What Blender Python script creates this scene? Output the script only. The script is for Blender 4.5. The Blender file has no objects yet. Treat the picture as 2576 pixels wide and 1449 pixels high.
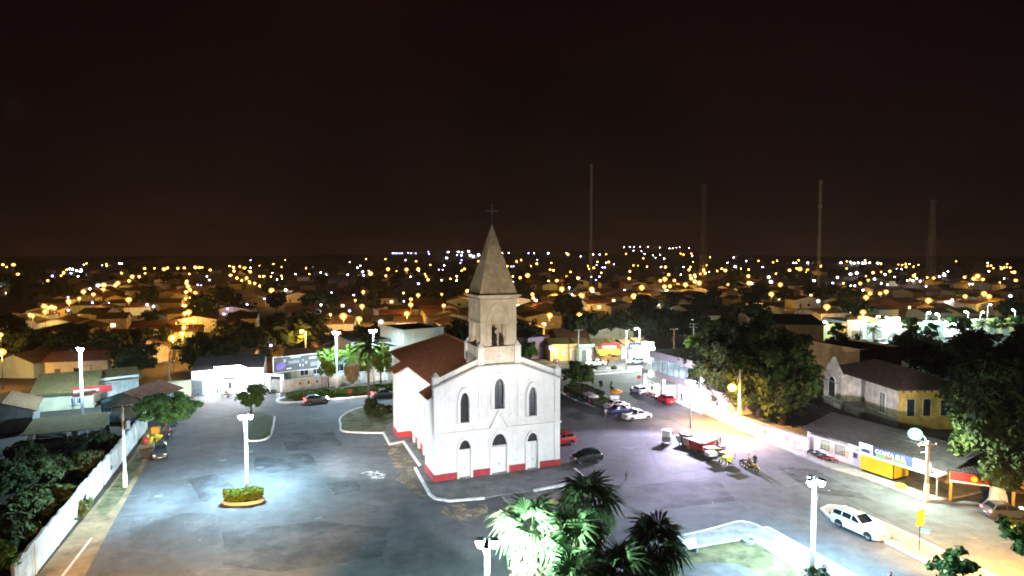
import bpy, math, random
import numpy as np
from mathutils import Vector, Matrix

random.seed(7)
sc = bpy.context.scene
COL = sc.collection
R = math.radians

# ------------------------------------------------------------------ camera
F, HY, HCAM, CX, CY = 1600.0, 638.0, 25.0, 1288.0, 724.5     # focal, horizon, drone height
PIT = math.atan((CY - HY) / F)
cam = bpy.data.cameras.new('camera'); camo = bpy.data.objects.new('camera', cam); COL.objects.link(camo)
cam.sensor_width = 36; cam.lens = 36 * F / 2576; cam.clip_end = 12000; cam.clip_start = 0.5
camo.location = (0, 0, HCAM); camo.rotation_euler = (math.pi / 2 - PIT, 0, 0)
sc.camera = camo

# ------------------------------------------------------------------ night sky
world = bpy.data.worlds.new('World'); sc.world = world; world.use_nodes = True
wn, wl = world.node_tree.nodes, world.node_tree.links
wn.clear()
w_out = wn.new('ShaderNodeOutputWorld')
w_sky = wn.new('ShaderNodeTexSky'); w_sky.sky_type = 'NISHITA'; w_sky.sun_disc = False
w_sky.sun_elevation = R(-8); w_sky.sun_rotation = R(200); w_sky.air_density = 1.0; w_sky.dust_density = 3.0
w_b1 = wn.new('ShaderNodeBackground'); w_b1.inputs[1].default_value = 0.05
wl.new(w_sky.outputs[0], w_b1.inputs[0])
w_tc = wn.new('ShaderNodeTexCoord'); w_sep = wn.new('ShaderNodeSeparateXYZ')
wl.new(w_tc.outputs['Generated'], w_sep.inputs[0])
w_ramp = wn.new('ShaderNodeValToRGB')
el = w_ramp.color_ramp.elements
el[0].position = 0.0; el[0].color = (0.0056, 0.0021, 0.0018, 1)
el[1].position = 0.5; el[1].color = (0.0019, 0.00042, 0.0006, 1)
for pos, c in ((0.03, (0.0034, 0.0013, 0.0012)), (0.08, (0.0020, 0.0007, 0.0009)), (0.2, (0.0016, 0.00052, 0.0007))):
    e = el.new(pos); e.color = (*c, 1)
wl.new(w_sep.outputs[2], w_ramp.inputs[0])
w_noi = wn.new('ShaderNodeTexNoise'); w_noi.inputs['Scale'].default_value = 2.2; w_noi.inputs['Detail'].default_value = 3
wl.new(w_tc.outputs['Generated'], w_noi.inputs['Vector'])
w_map = wn.new('ShaderNodeMapRange'); w_map.inputs[1].default_value = .3; w_map.inputs[2].default_value = .7
w_map.inputs[3].default_value = .55; w_map.inputs[4].default_value = 1.5
wl.new(w_noi.outputs[0], w_map.inputs[0])
w_b2 = wn.new('ShaderNodeBackground')
wl.new(w_ramp.outputs[0], w_b2.inputs[0]); wl.new(w_map.outputs[0], w_b2.inputs[1])
w_add = wn.new('ShaderNodeAddShader')
wl.new(w_b1.outputs[0], w_add.inputs[0]); wl.new(w_b2.outputs[0], w_add.inputs[1]); wl.new(w_add.outputs[0], w_out.inputs[0])

# ------------------------------------------------------------------ exposure and sampling
sc.view_settings.view_transform = 'Standard'; sc.view_settings.look = 'None'
sc.view_settings.exposure = 1.45; sc.view_settings.gamma = 1.0; sc.view_settings.use_curve_mapping = False
sc.render.engine = 'CYCLES'
cy = sc.cycles
cy.use_denoising = True
try: cy.denoiser = 'OPENIMAGEDENOISE'
except Exception: pass
cy.max_bounces = 5; cy.diffuse_bounces = 3; cy.glossy_bounces = 3; cy.transmission_bounces = 4; cy.volume_bounces = 0
cy.transparent_max_bounces = 6
cy.sample_clamp_indirect = 4.0
cy.use_light_tree = True
cy.filter_width = 1.8
cy.caustics_reflective = False; cy.caustics_refractive = False

# ------------------------------------------------------------------ photo geometry helpers
def ray(px, py):
    u = (px - CX) / F; v = (py - CY) / F
    return Vector((u, math.cos(PIT) - v * math.sin(PIT), -math.sin(PIT) - v * math.cos(PIT)))
def G(px, py, z=0.0):
    d = ray(px, py); t = (z - HCAM) / d.z
    return Vector((d.x * t, d.y * t, z))
def hgt(px, py, ty):
    """height of a vertical edge standing at ground pixel (px, py) whose top is seen at row ty"""
    g = G(px, py); d = ray(px, ty); return HCAM + d.z * g.y / d.y
def at_depth(px, py, y):
    d = ray(px, py); t = y / d.y
    return Vector((d.x * t, y, HCAM + d.z * t))

# ------------------------------------------------------------------ materials
MATS = {}
def pm(name, rgb, rough=.8, var=.18, scale=1.2, bump=0.0, metal=0.0, coat=0.0, spec=.35, detail=5, tint=None, bscale=None):
    if name in MATS: return MATS[name]
    m = bpy.data.materials.new(name); m.use_nodes = True
    n, l = m.node_tree.nodes, m.node_tree.links
    b = n['Principled BSDF']; b.inputs['Roughness'].default_value = rough; b.inputs['Metallic'].default_value = metal
    b.inputs['Specular IOR Level'].default_value = spec
    if coat: b.inputs['Coat Weight'].default_value = coat; b.inputs['Coat Roughness'].default_value = .08
    tc = n.new('ShaderNodeTexCoord')
    no = n.new('ShaderNodeTexNoise'); no.inputs['Scale'].default_value = scale; no.inputs['Detail'].default_value = detail
    no.inputs['Roughness'].default_value = .62
    l.new(tc.outputs['Object'], no.inputs['Vector'])
    rp = n.new('ShaderNodeValToRGB')
    lo = [max(0, c * (1 - var)) for c in rgb]
    hi = [min(1, c * (1 + var)) for c in (tint or rgb)]
    rp.color_ramp.elements[0].position = .34; rp.color_ramp.elements[1].position = .68
    rp.color_ramp.elements[0].color = (*lo, 1); rp.color_ramp.elements[1].color = (*hi, 1)
    l.new(no.outputs[0], rp.inputs[0]); l.new(rp.outputs[0], b.inputs['Base Color'])
    if bump:
        n2 = n.new('ShaderNodeTexNoise'); n2.inputs['Scale'].default_value = bscale or scale * 12; n2.inputs['Detail'].default_value = 4
        l.new(tc.outputs['Object'], n2.inputs['Vector'])
        bp = n.new('ShaderNodeBump'); bp.inputs['Strength'].default_value = bump; bp.inputs['Distance'].default_value = .05
        l.new(n2.outputs[0], bp.inputs['Height']); l.new(bp.outputs[0], b.inputs['Normal'])
    MATS[name] = m; return m
def em(name, rgb, s):
    if name in MATS: return MATS[name]
    m = bpy.data.materials.new(name); m.use_nodes = True
    n, l = m.node_tree.nodes, m.node_tree.links; n.clear()
    o = n.new('ShaderNodeOutputMaterial'); e = n.new('ShaderNodeEmission')
    e.inputs[0].default_value = (*rgb, 1); e.inputs[1].default_value = s
    l.new(e.outputs[0], o.inputs[0])
    try: m.cycles.emission_sampling = 'NONE'
    except Exception: pass
    MATS[name] = m; return m
def leafmat(name, c1, c2, rough=.8):
    if name in MATS: return MATS[name]
    m = bpy.data.materials.new(name); m.use_nodes = True
    n, l = m.node_tree.nodes, m.node_tree.links
    b = n['Principled BSDF']; b.inputs['Roughness'].default_value = rough; b.inputs['Specular IOR Level'].default_value = .1
    g = n.new('ShaderNodeNewGeometry'); rp = n.new('ShaderNodeValToRGB')
    rp.color_ramp.elements[0].color = (*c1, 1); rp.color_ramp.elements[1].color = (*c2, 1)
    l.new(g.outputs['Random Per Island'], rp.inputs[0]); l.new(rp.outputs[0], b.inputs['Base Color'])
    MATS[name] = m; return m
def tilemat(name, rgb, period=.28, axis='X', dark=.55):
    """ribbed clay-tile roof: relief and slight colour change per course"""
    if name in MATS: return MATS[name]
    m = pm(name, rgb, rough=.9, var=.3, scale=1.6, spec=.15)
    n, l = m.node_tree.nodes, m.node_tree.links; b = n['Principled BSDF']
    tc = n.new('ShaderNodeTexCoord')
    w = n.new('ShaderNodeTexWave'); w.wave_type = 'BANDS'; w.bands_direction = axis
    w.inputs['Scale'].default_value = 0.314 / period; w.inputs['Distortion'].default_value = .6; w.inputs['Detail'].default_value = 1
    l.new(tc.outputs['Object'], w.inputs['Vector'])
    bp = n.new('ShaderNodeBump'); bp.inputs['Strength'].default_value = .5; bp.inputs['Distance'].default_value = .06
    l.new(w.outputs['Fac'], bp.inputs['Height']); l.new(bp.outputs[0], b.inputs['Normal'])
    return m
def glassmat(name, rgb=(.02, .025, .03), rough=.08):
    return pm(name, rgb, rough=rough, var=.3, scale=2.0, spec=.6)

# asphalt with scuffs and worn aggregate
def asphalt(name, base, lo=.75, hi=1.5, scuff=.16):
    m = bpy.data.materials.new(name); m.use_nodes = True
    n, l = m.node_tree.nodes, m.node_tree.links
    b = n['Principled BSDF']; b.inputs['Roughness'].default_value = .82; b.inputs['Specular IOR Level'].default_value = .3
    tc = n.new('ShaderNodeTexCoord')
    def noise(scale, detail=5, rough=.6, sx=1, sy=1):
        mp = n.new('ShaderNodeMapping'); mp.inputs['Scale'].default_value = (sx, sy, 1)
        l.new(tc.outputs['Object'], mp.inputs['Vector'])
        t = n.new('ShaderNodeTexNoise'); t.inputs['Scale'].default_value = scale; t.inputs['Detail'].default_value = detail
        t.inputs['Roughness'].default_value = rough; l.new(mp.outputs[0], t.inputs['Vector']); return t
    big = noise(.09, 6, .65); mid = noise(.7, 6, .7); fine = noise(14, 3, .6); scf = noise(.28, 8, .72, .6, 1.4)
    mr = n.new('ShaderNodeMapRange'); mr.inputs[1].default_value = .3; mr.inputs[2].default_value = .72
    mr.inputs[3].default_value = lo; mr.inputs[4].default_value = hi; l.new(big.outputs[0], mr.inputs[0])
    mr2 = n.new('ShaderNodeMapRange'); mr2.inputs[1].default_value = .3; mr2.inputs[2].default_value = .7
    mr2.inputs[3].default_value = .72; mr2.inputs[4].default_value = 1.3; l.new(mid.outputs[0], mr2.inputs[0])
    mr3 = n.new('ShaderNodeMapRange'); mr3.inputs[1].default_value = .3; mr3.inputs[2].default_value = .7
    mr3.inputs[3].default_value = .85; mr3.inputs[4].default_value = 1.15; l.new(fine.outputs[0], mr3.inputs[0])
    def mul(a, c):
        q = n.new('ShaderNodeMath'); q.operation = 'MULTIPLY'; l.new(a, q.inputs[0]); l.new(c, q.inputs[1]); return q.outputs[0]
    k = mul(mul(mr.outputs[0], mr2.outputs[0]), mr3.outputs[0])
    col = n.new('ShaderNodeVectorMath'); col.operation = 'SCALE'; col.inputs[0].default_value = base
    l.new(k, col.inputs['Scale'])
    rp = n.new('ShaderNodeValToRGB'); rp.color_ramp.elements[0].position = .60; rp.color_ramp.elements[1].position = .74
    rp.color_ramp.elements[0].color = (0, 0, 0, 1); rp.color_ramp.elements[1].color = (1, 1, 1, 1)
    l.new(scf.outputs[0], rp.inputs[0])
    mx = n.new('ShaderNodeMix'); mx.data_type = 'RGBA'
    l.new(rp.outputs[0], mx.inputs['Factor']); l.new(col.outputs[0], mx.inputs['A'])
    mx.inputs['B'].default_value = (scuff, scuff * .98, scuff * .93, 1)
    l.new(mx.outputs['Result'], b.inputs['Base Color'])
    bp = n.new('ShaderNodeBump'); bp.inputs['Strength'].default_value = .35; bp.inputs['Distance'].default_value = .02
    l.new(fine.outputs[0], bp.inputs['Height']); l.new(bp.outputs[0], b.inputs['Normal'])
    MATS[name] = m; return m

asphalt('asphalt', (.084, .086, .091), lo=.62, hi=1.5, scuff=.22)
asphalt('asphalt_dark', (.058, .060, .064), scuff=.12)
asphalt('asphalt_pale', (.115, .116, .118), scuff=.2)
pm('concrete', (.24, .235, .225), .85, .3, .8, .25, tint=(.27, .262, .245))
pm('concrete_dark', (.13, .13, .128), .88, .35, .7, .25)
pm('concrete_pink', (.26, .215, .18), .88, .25, .7, .25)
pm('kerb_white', (.62, .62, .60), .7, .25, 2.5, .15)
pm('white_paint', (.70, .69, .67), .7, .07, .8, .08, tint=(.74, .73, .71))
pm('white_aged', (.60, .53, .44), .8, .14, .8, .1, tint=(.66, .59, .50))  # church white with the tower's warm light tinted into the colour
pm('white_wall', (.60, .60, .575), .8, .34, .7, .2)
pm('white_trim', (.72, .71, .69), .7, .06, 2)
pm('stain_grey', (.30, .29, .28), .85, .3, 3, .1)
pm('red_paint', (.34, .035, .04), .65, .2, 1.5, .08)
tilemat('roof_church', (.22, .075, .030), .34, 'Y')
tilemat('roof_tile', (.13, .075, .04), .3, 'X')
tilemat('roof_olive', (.16, .115, .045), .3, 'X')
tilemat('roof_dark', (.034, .031, .033), .35, 'X')
tilemat('roof_old', (.085, .052, .042), .3, 'X')
tilemat('roof_rust', (.14, .06, .035), .3, 'X')
pm('spire_stone', (.40, .32, .23), .9, .2, 1.4, .3, tint=(.46, .37, .27))
glassmat('glass_dark'); glassmat('glass_lead', (.03, .03, .035), .25)
pm('iron', (.03, .03, .032), .5, .2, 4, metal=.6)
pm('steel', (.35, .36, .37), .35, .15, 4, metal=.8)
pm('black', (.012, .012, .014), .5, .2, 4)
pm('rubber', (.02, .02, .02), .8, .2, 6)
pm('wood', (.14, .08, .045), .8, .3, 2, .2)
pm('bark', (.10, .075, .055), .95, .35, 3, .6)
pm('lime_wash', (.6, .59, .58), .85, .25, 3, .3)
pm('earth', (.045, .036, .028), .95, .4, .2, .3)
pm('dirt', (.20, .145, .085), .95, .3, .5, .35, tint=(.26, .19, .11))
pm('sand', (.30, .25, .17), .95, .3, .6, .3)
pm('grass', (.08, .085, .038), .95, .4, .7, .6, tint=(.135, .125, .06), bscale=25)
pm('grass_dark', (.035, .055, .02), .95, .4, .7, .6, bscale=25)
pm('blue_wall', (.20, .40, .52), .8, .15, .8, .1)
pm('cream_wall', (.55, .50, .34), .8, .2, .6, .1)
pm('yellow_wall', (.62, .47, .16), .8, .2, .8, .1)
pm('ochre_wall', (.50, .31, .07), .8, .35, .9, .15)
pm('purple_wall', (.33, .24, .36), .8, .2, .8, .1)
pm('pink_wall', (.58, .51, .47), .85, .4, .8, .15)
pm('grey_wall', (.22, .21, .20), .85, .3, .8, .15)
pm('brown_wall', (.28, .15, .06), .85, .25, .6, .1)
pm('brick_wall', (.20, .10, .06), .9, .3, 1.5, .3)
pm('mint_wall', (.48, .60, .55), .8, .12, .6, .08)
pm('yellow_steel', (.72, .55, .02), .5, .08, 1.0)
pm('sign_red', (.42, .03, .03), .5, .1, 2); pm('sign_orange', (.72, .28, .02), .5, .1, 2)
pm('sign_blue', (.05, .25, .6), .5, .1, 2); pm('sign_navy', (.03, .04, .12), .5, .1, 2)
pm('sign_white', (.72, .72, .70), .5, .05, 2); pm('sign_lime', (.55, .62, .03), .6, .1, 2)
pm('sign_yellow', (.8, .62, .05), .5, .1, 2); pm('sign_grey', (.11, .105, .11), .6, .3, 1.5)
pm('sign_violet', (.22, .16, .50), .6, .15, 1.5); pm('sign_green', (.12, .35, .08), .6, .2, 2)
pm('letter_dark', (.06, .06, .08), .6, .1, 2)
pm('skin', (.26, .14, .09), .6, .1, 5); pm('hair', (.02, .015, .012), .7, .2, 5)
for nm, c in dict(white=(.72, .72, .70), navy=(.03, .05, .14), yellow=(.75, .6, .03), orange=(.6, .22, .1), grey=(.25, .25, .26),
                  red=(.5, .05, .05), denim=(.05, .08, .16), black=(.02, .02, .022), rose=(.6, .2, .3), green=(.1, .3, .1)).items():
    pm('cloth_' + nm, c, .85, .15, 6)
leafmat('leaf_mango', (.018, .034, .010), (.060, .078, .022)); leafmat('leaf_lime', (.06, .11, .015), (.16, .22, .04))
leafmat('leaf_green', (.025, .06, .018), (.07, .13, .03)); leafmat('leaf_dark', (.014, .026, .010), (.035, .05, .018))
leafmat('leaf_hedge', (.03, .06, .012), (.10, .14, .025)); leafmat('leaf_shrub', (.035, .05, .015), (.09, .11, .04))
leafmat('leaf_palm', (.06, .11, .045), (.15, .20, .09)); leafmat('leaf_dead', (.22, .16, .10), (.42, .34, .24))
leafmat('leaf_royal', (.012, .03, .012), (.03, .06, .02))

def streaks(name, rgb, amt=.5):
    """rain streaks and grime running down a plastered wall"""
    m = MATS[name]; n, l = m.node_tree.nodes, m.node_tree.links; b = n['Principled BSDF']; src = b.inputs['Base Color'].links[0].from_socket
    tc = n.new('ShaderNodeTexCoord'); mp = n.new('ShaderNodeMapping'); mp.inputs['Scale'].default_value = (2.6, 2.6, .16); l.new(tc.outputs['Object'], mp.inputs['Vector'])
    t = n.new('ShaderNodeTexNoise'); t.inputs['Scale'].default_value = 1.0; t.inputs['Detail'].default_value = 7; t.inputs['Roughness'].default_value = .65; l.new(mp.outputs[0], t.inputs['Vector'])
    r = n.new('ShaderNodeMapRange'); r.inputs[1].default_value = .50; r.inputs[2].default_value = .72; r.inputs[4].default_value = amt; l.new(t.outputs[0], r.inputs[0])
    mx = n.new('ShaderNodeMix'); mx.data_type = 'RGBA'; mx.inputs['B'].default_value = (*rgb, 1); l.new(r.outputs[0], mx.inputs['Factor']); l.new(src, mx.inputs['A']); l.new(mx.outputs['Result'], b.inputs['Base Color'])
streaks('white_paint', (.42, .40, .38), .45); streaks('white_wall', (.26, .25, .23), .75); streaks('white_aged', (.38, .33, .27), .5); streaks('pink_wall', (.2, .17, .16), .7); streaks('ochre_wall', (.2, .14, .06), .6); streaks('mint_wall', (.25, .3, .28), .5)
streaks('spire_stone', (.20, .16, .11), .5)
def ragged(name, scale=.9, lo=.42, hi=.56, top=1.0):
    """worn-through edges: the layer is broken up by noise so the surface below shows"""
    m = MATS[name]; n, l = m.node_tree.nodes, m.node_tree.links; b = n['Principled BSDF']
    tc = n.new('ShaderNodeTexCoord'); t = n.new('ShaderNodeTexNoise'); t.inputs['Scale'].default_value = scale; t.inputs['Detail'].default_value = 8; t.inputs['Roughness'].default_value = .7
    l.new(tc.outputs['Object'], t.inputs['Vector'])
    r = n.new('ShaderNodeMapRange'); r.inputs[1].default_value = lo; r.inputs[2].default_value = hi; r.inputs[4].default_value = top; l.new(t.outputs[0], r.inputs[0]); l.new(r.outputs[0], b.inputs['Alpha'])
ragged('asphalt_dark', .3, .40, .68, .75); ragged('asphalt_pale', .3, .40, .68, .8)

# ------------------------------------------------------------------ mesh builder
class MB:
    def __init__(s): s.v = []; s.f = []; s.mi = []; s.m = 0
    def add(s, verts, faces):
        o = len(s.v); s.v += [tuple(v) for v in verts]
        for f in faces: s.f.append(tuple(i + o for i in f)); s.mi.append(s.m)
        return s
    def box(s, x0, x1, y0, y1, z0, z1):
        return s.add([(x0, y0, z0), (x1, y0, z0), (x1, y1, z0), (x0, y1, z0), (x0, y0, z1), (x1, y0, z1), (x1, y1, z1), (x0, y1, z1)],
                     [(0, 3, 2, 1), (4, 5, 6, 7), (0, 1, 5, 4), (1, 2, 6, 5), (2, 3, 7, 6), (3, 0, 4, 7)])
    def cyl(s, c, r0, r1, z0, z1, n=10):
        v = []
        for z, r in ((z0, r0), (z1, r1)):
            v += [(c[0] + r * math.cos(2 * math.pi * i / n), c[1] + r * math.sin(2 * math.pi * i / n), z) for i in range(n)]
        f = [(i, (i + 1) % n, n + (i + 1) % n, n + i) for i in range(n)] + [tuple(range(n - 1, -1, -1)), tuple(range(n, 2 * n))]
        return s.add(v, f)
    def lathe(s, prof, c=(0, 0), n=12):
        v = []
        for r, z in prof: v += [(c[0] + r * math.cos(2 * math.pi * i / n), c[1] + r * math.sin(2 * math.pi * i / n), z) for i in range(n)]
        f = []
        for k in range(len(prof) - 1):
            f += [(k * n + i, k * n + (i + 1) % n, (k + 1) * n + (i + 1) % n, (k + 1) * n + i) for i in range(n)]
        f += [tuple(range(n - 1, -1, -1)), tuple(range((len(prof) - 1) * n, len(prof) * n))]
        return s.add(v, f)
    def tube(s, pts, rad, n=7):
        pts = [Vector(p) for p in pts]; m = len(pts)
        rad = rad if isinstance(rad, (list, tuple)) else [rad] * m
        v = []
        for k, p in enumerate(pts):
            t = (pts[min(k + 1, m - 1)] - pts[max(k - 1, 0)]).normalized()
            a = t.cross(Vector((0, 0, 1))) if abs(t.z) < .95 else t.cross(Vector((1, 0, 0)))
            a.normalize(); b = t.cross(a)
            for i in range(n):
                w = 2 * math.pi * i / n; v.append(tuple(p + rad[k] * (math.cos(w) * a + math.sin(w) * b)))
        f = []
        for k in range(m - 1):
            f += [(k * n + i, k * n + (i + 1) % n, (k + 1) * n + (i + 1) % n, (k + 1) * n + i) for i in range(n)]
        f += [tuple(range(n - 1, -1, -1)), tuple(range((m - 1) * n, m * n))]
        return s.add(v, f)
    def prism(s, poly, y0, y1):
        """outline in x,z extruded along y"""
        n = len(poly)
        v = [(x, y0, z) for x, z in poly] + [(x, y1, z) for x, z in poly]
        f = [tuple(range(n)), tuple(range(2 * n - 1, n - 1, -1))] + [(i, n + i, n + (i + 1) % n, (i + 1) % n) for i in range(n)]
        return s.add(v, f)
    def slab(s, poly, z0, z1):
        """outline in x,y extruded upwards"""
        n = len(poly)
        v = [(p[0], p[1], z0) for p in poly] + [(p[0], p[1], z1) for p in poly]
        f = [tuple(range(n, 2 * n)), tuple(range(n - 1, -1, -1))] + [(i, (i + 1) % n, n + (i + 1) % n, n + i) for i in range(n)]
        return s.add(v, f)
    def ring(s, outer, inner, y0, y1):
        """frame between two outlines (x,z) of equal length, extruded along y"""
        n = len(outer)
        v = [(x, y0, z) for x, z in outer] + [(x, y0, z) for x, z in inner] + [(x, y1, z) for x, z in outer] + [(x, y1, z) for x, z in inner]
        f = []
        for i in range(n):
            j = (i + 1) % n
            f += [(i, j, n + j, n + i), (i, 2 * n + i, 2 * n + j, j), (n + i, n + j, 3 * n + j, 3 * n + i)]
        return s.add(v, f)
    def sphere(s, c, r, n=8, k=5, sz=1.0):
        prof = [(max(r * math.sin(math.pi * i / k), r * .02), c[2] - r * sz * math.cos(math.pi * i / k)) for i in range(k + 1)]
        return s.lathe(prof, (c[0], c[1]), n)
    def mesh(s, name, *mats):
        me = bpy.data.meshes.new(name); me.from_pydata(s.v, [], s.f)
        for m in mats: me.materials.append(MATS[m] if isinstance(m, str) else m)
        if len(mats) > 1: me.polygons.foreach_set('material_index', s.mi)
        me.update(); return me
    def build(s, name, mat, parent=None, smooth=False):
        me = s.mesh(name, *(mat if isinstance(mat, (list, tuple)) else [mat]))
        if smooth: me.polygons.foreach_set('use_smooth', [True] * len(me.polygons))
        return put(name, me, parent)
def put(name, me, parent=None, loc=None, rot=None, scale=None):
    o = bpy.data.objects.new(name, me); COL.objects.link(o)
    if parent is not None: o.parent = parent
    if loc is not None: o.location = loc
    if rot is not None: o.rotation_euler = rot
    if scale is not None: o.scale = scale if not isinstance(scale, (int, float)) else (scale,) * 3
    return o
def tag(o, label=None, cat=None, group=None, kind=None):
    if label: o['label'] = label
    if cat: o['category'] = cat
    if group: o['group'] = group
    if kind: o['kind'] = kind
    return o
def thing(name, label, cat, loc=(0, 0, 0), rz=0.0, group=None):
    o = bpy.data.objects.new(name, None); COL.objects.link(o); o.location = loc; o.rotation_euler = (0, 0, rz)
    o.empty_display_size = .3
    return tag(o, label, cat, group)
def copy_tree(o, parent=None):
    c = o.copy(); COL.objects.link(c); c.parent = parent
    for ch in o.children: copy_tree(ch, c)
    return c
def frame(name, label, cat, A, B, group=None):
    """thing whose local x runs from ground pixel A to ground pixel B; returns thing and width"""
    a, b = G(*A), G(*B); d = b - a
    return thing(name, label, cat, a, math.atan2(d.y, d.x), group), d.length
def lamp(parent, kind, loc, energy, color, radius=.25, rot=None, size=None, blend=.5, name='light'):
    li = bpy.data.lights.new(name, kind); li.energy = energy; li.color = color
    if kind in ('POINT', 'SPOT'): li.shadow_soft_size = radius
    if kind == 'SPOT': li.spot_size = R(size or 160); li.spot_blend = blend
    if kind == 'AREA': li.shape = 'RECTANGLE'; li.size, li.size_y = radius
    o = bpy.data.objects.new(name, li); COL.objects.link(o); o.parent = parent; o.location = loc
    if rot: o.rotation_euler = rot
    return o
def text(body, size, mat, parent, loc, rot, name='lettering', depth=.015, align='LEFT', width=None):
    cu = bpy.data.curves.new('t', 'FONT'); cu.body = body; cu.size = size; cu.extrude = depth; cu.align_x = align
    ob = bpy.data.objects.new('t', cu); COL.objects.link(ob)
    bpy.context.view_layer.update()
    me = bpy.data.meshes.new_from_object(ob.evaluated_get(bpy.context.evaluated_depsgraph_get()))
    bpy.data.objects.remove(ob); bpy.data.curves.remove(cu)
    me.materials.clear(); me.materials.append(MATS[mat])
    o = put(name, me, parent, loc, rot)
    if width and me.vertices:
        xs = [v.co.x for v in me.vertices]; w = max(xs) - min(xs); o.scale = (width / w, 1, 1)
    return o

# ------------------------------------------------------------------ ground, plaza, pavements
def gp(pts, z=0.0): return [G(x, y) for x, y in pts]
def sheet(name, pts, z, mat, parent=None, px=True):
    P = gp(pts) if px else [Vector((*p, 0)) for p in pts]
    b = MB(); b.add([(p.x, p.y, z) for p in P], [tuple(range(len(P)))])
    me = b.mesh(name, mat)
    if me.polygons[0].normal.z < 0: me.flip_normals()
    return put(name, me, parent)
def raised(name, pts, mat, h=.15, parent=None):
    P = gp(pts)
    area = sum(P[i].x * P[(i + 1) % len(P)].y - P[(i + 1) % len(P)].x * P[i].y for i in range(len(P)))
    if area < 0: P.reverse()
    return MB().slab(P, -.05, h).build(name, mat, parent)
def strip(pts, w, z0, z1, closed=False, inset=0.0):
    """a bar of width w along ground points"""
    P = [Vector((p[0], p[1], 0)) for p in pts]; n = len(P); L, Rr = [], []
    for i, p in enumerate(P):
        a = P[(i - 1) % n] if (closed or i > 0) else p; c = P[(i + 1) % n] if (closed or i < n - 1) else p
        d1 = (p - a).normalized() if (p - a).length > 1e-6 else (c - p).normalized()
        d2 = (c - p).normalized() if (c - p).length > 1e-6 else d1
        t = (d1 + d2); t = t.normalized() if t.length > .05 else d1
        nn = Vector((-t.y, t.x, 0)); k = 1 / max(.5, nn.dot(Vector((-d1.y, d1.x, 0))))
        L.append(p + nn * (w / 2 + inset) * k); Rr.append(p - nn * (w / 2 - inset) * k)
    v = [(q.x, q.y, z) for q in L for z in (z0, z1)] + [(q.x, q.y, z) for q in Rr for z in (z0, z1)]
    f = []; o = 2 * n
    for i in range(n if closed else n - 1):
        j = (i + 1) % n
        f += [(2 * i + 1, o + 2 * i + 1, o + 2 * j + 1, 2 * j + 1), (2 * i, 2 * i + 1, 2 * j + 1, 2 * j), (o + 2 * i + 1, o + 2 * i, o + 2 * j, o + 2 * j + 1)]
    if not closed: f += [(0, o, o + 1, 1), (2 * n - 2, 2 * n - 1, o + 2 * n - 1, o + 2 * n - 2)]
    return v, f
def kerb(pts, parent, w=.28, h=.19, mat='kerb_white', closed=False, smooth=0, name='kerb'):
    P = gp(pts)
    if smooth:
        Q = []
        n = len(P)
        for i in range(n if closed else n - 1):
            p0, p1, p2, p3 = P[(i - 1) % n] if closed or i else P[0], P[i], P[(i + 1) % n], P[(i + 2) % n] if closed or i + 2 < n else P[-1]
            for k in range(smooth):
                t = k / smooth
                Q.append(.5 * (2 * p1 + (p2 - p0) * t + (2 * p0 - 5 * p1 + 4 * p2 - p3) * t * t + (3 * p1 - p0 - 3 * p2 + p3) * t ** 3))
        if not closed: Q.append(P[-1])
        P = Q
    b = MB(); b.add(*strip(P, w, -.04, h, closed)); return b.build(name, mat, parent)
def ST(o): return tag(o, kind='structure')

def hill_h(x, y):
    return 26 * math.exp(-((x - 120) / 900) ** 2) * max(0, min(1, (y - 1150) / 500)) + 8 * max(0, min(1, (y - 1500) / 900))
b = MB(); NX, NY = 46, 40
xs = np.linspace(-3600, 3600, NX); ys = np.concatenate([np.linspace(-150, 1100, 8), np.linspace(1150, 5200, NY - 8)])
b.add([(x, y, hill_h(x, y) - .08) for y in ys for x in xs],
      [(j * NX + i, j * NX + i + 1, (j + 1) * NX + i + 1, (j + 1) * NX + i) for j in range(NY - 1) for i in range(NX - 1)])
ST(b.build('ground', 'earth'))

plaza = ST(sheet('plaza_asphalt', [(60, 1800), (213, 1449), (284, 1316), (351, 1196), (378, 1147), (405, 1085), (440, 1030), (484, 998), (666, 985),
      (712, 990), (985, 957), (1100, 948), (1385, 914), (1560, 912), (1720, 905), (1830, 960), (1900, 1000), (2150, 1060), (2900, 1150), (3300, 1300), (3300, 1800)], 0.0, 'asphalt'))
ST(sheet('verge', [(75, 1470), (-70, 1800), (60, 1800), (213, 1449), (284, 1316), (351, 1196), (378, 1147), (405, 1085), (372, 1078), (338, 1140), (275, 1225)], -.004, 'dirt'))
# grass growing at the foot of the wall
sheet('grass_patch', [(276, 1232), (240, 1280), (262, 1300), (300, 1262), (342, 1190), (362, 1150), (345, 1142)], .008, 'grass', bpy.data.objects['verge'])
sheet('painted_line', [(153, 1449), (161, 1449), (233, 1354), (229, 1352)], .008, 'kerb_white', bpy.data.objects['verge'])
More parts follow.
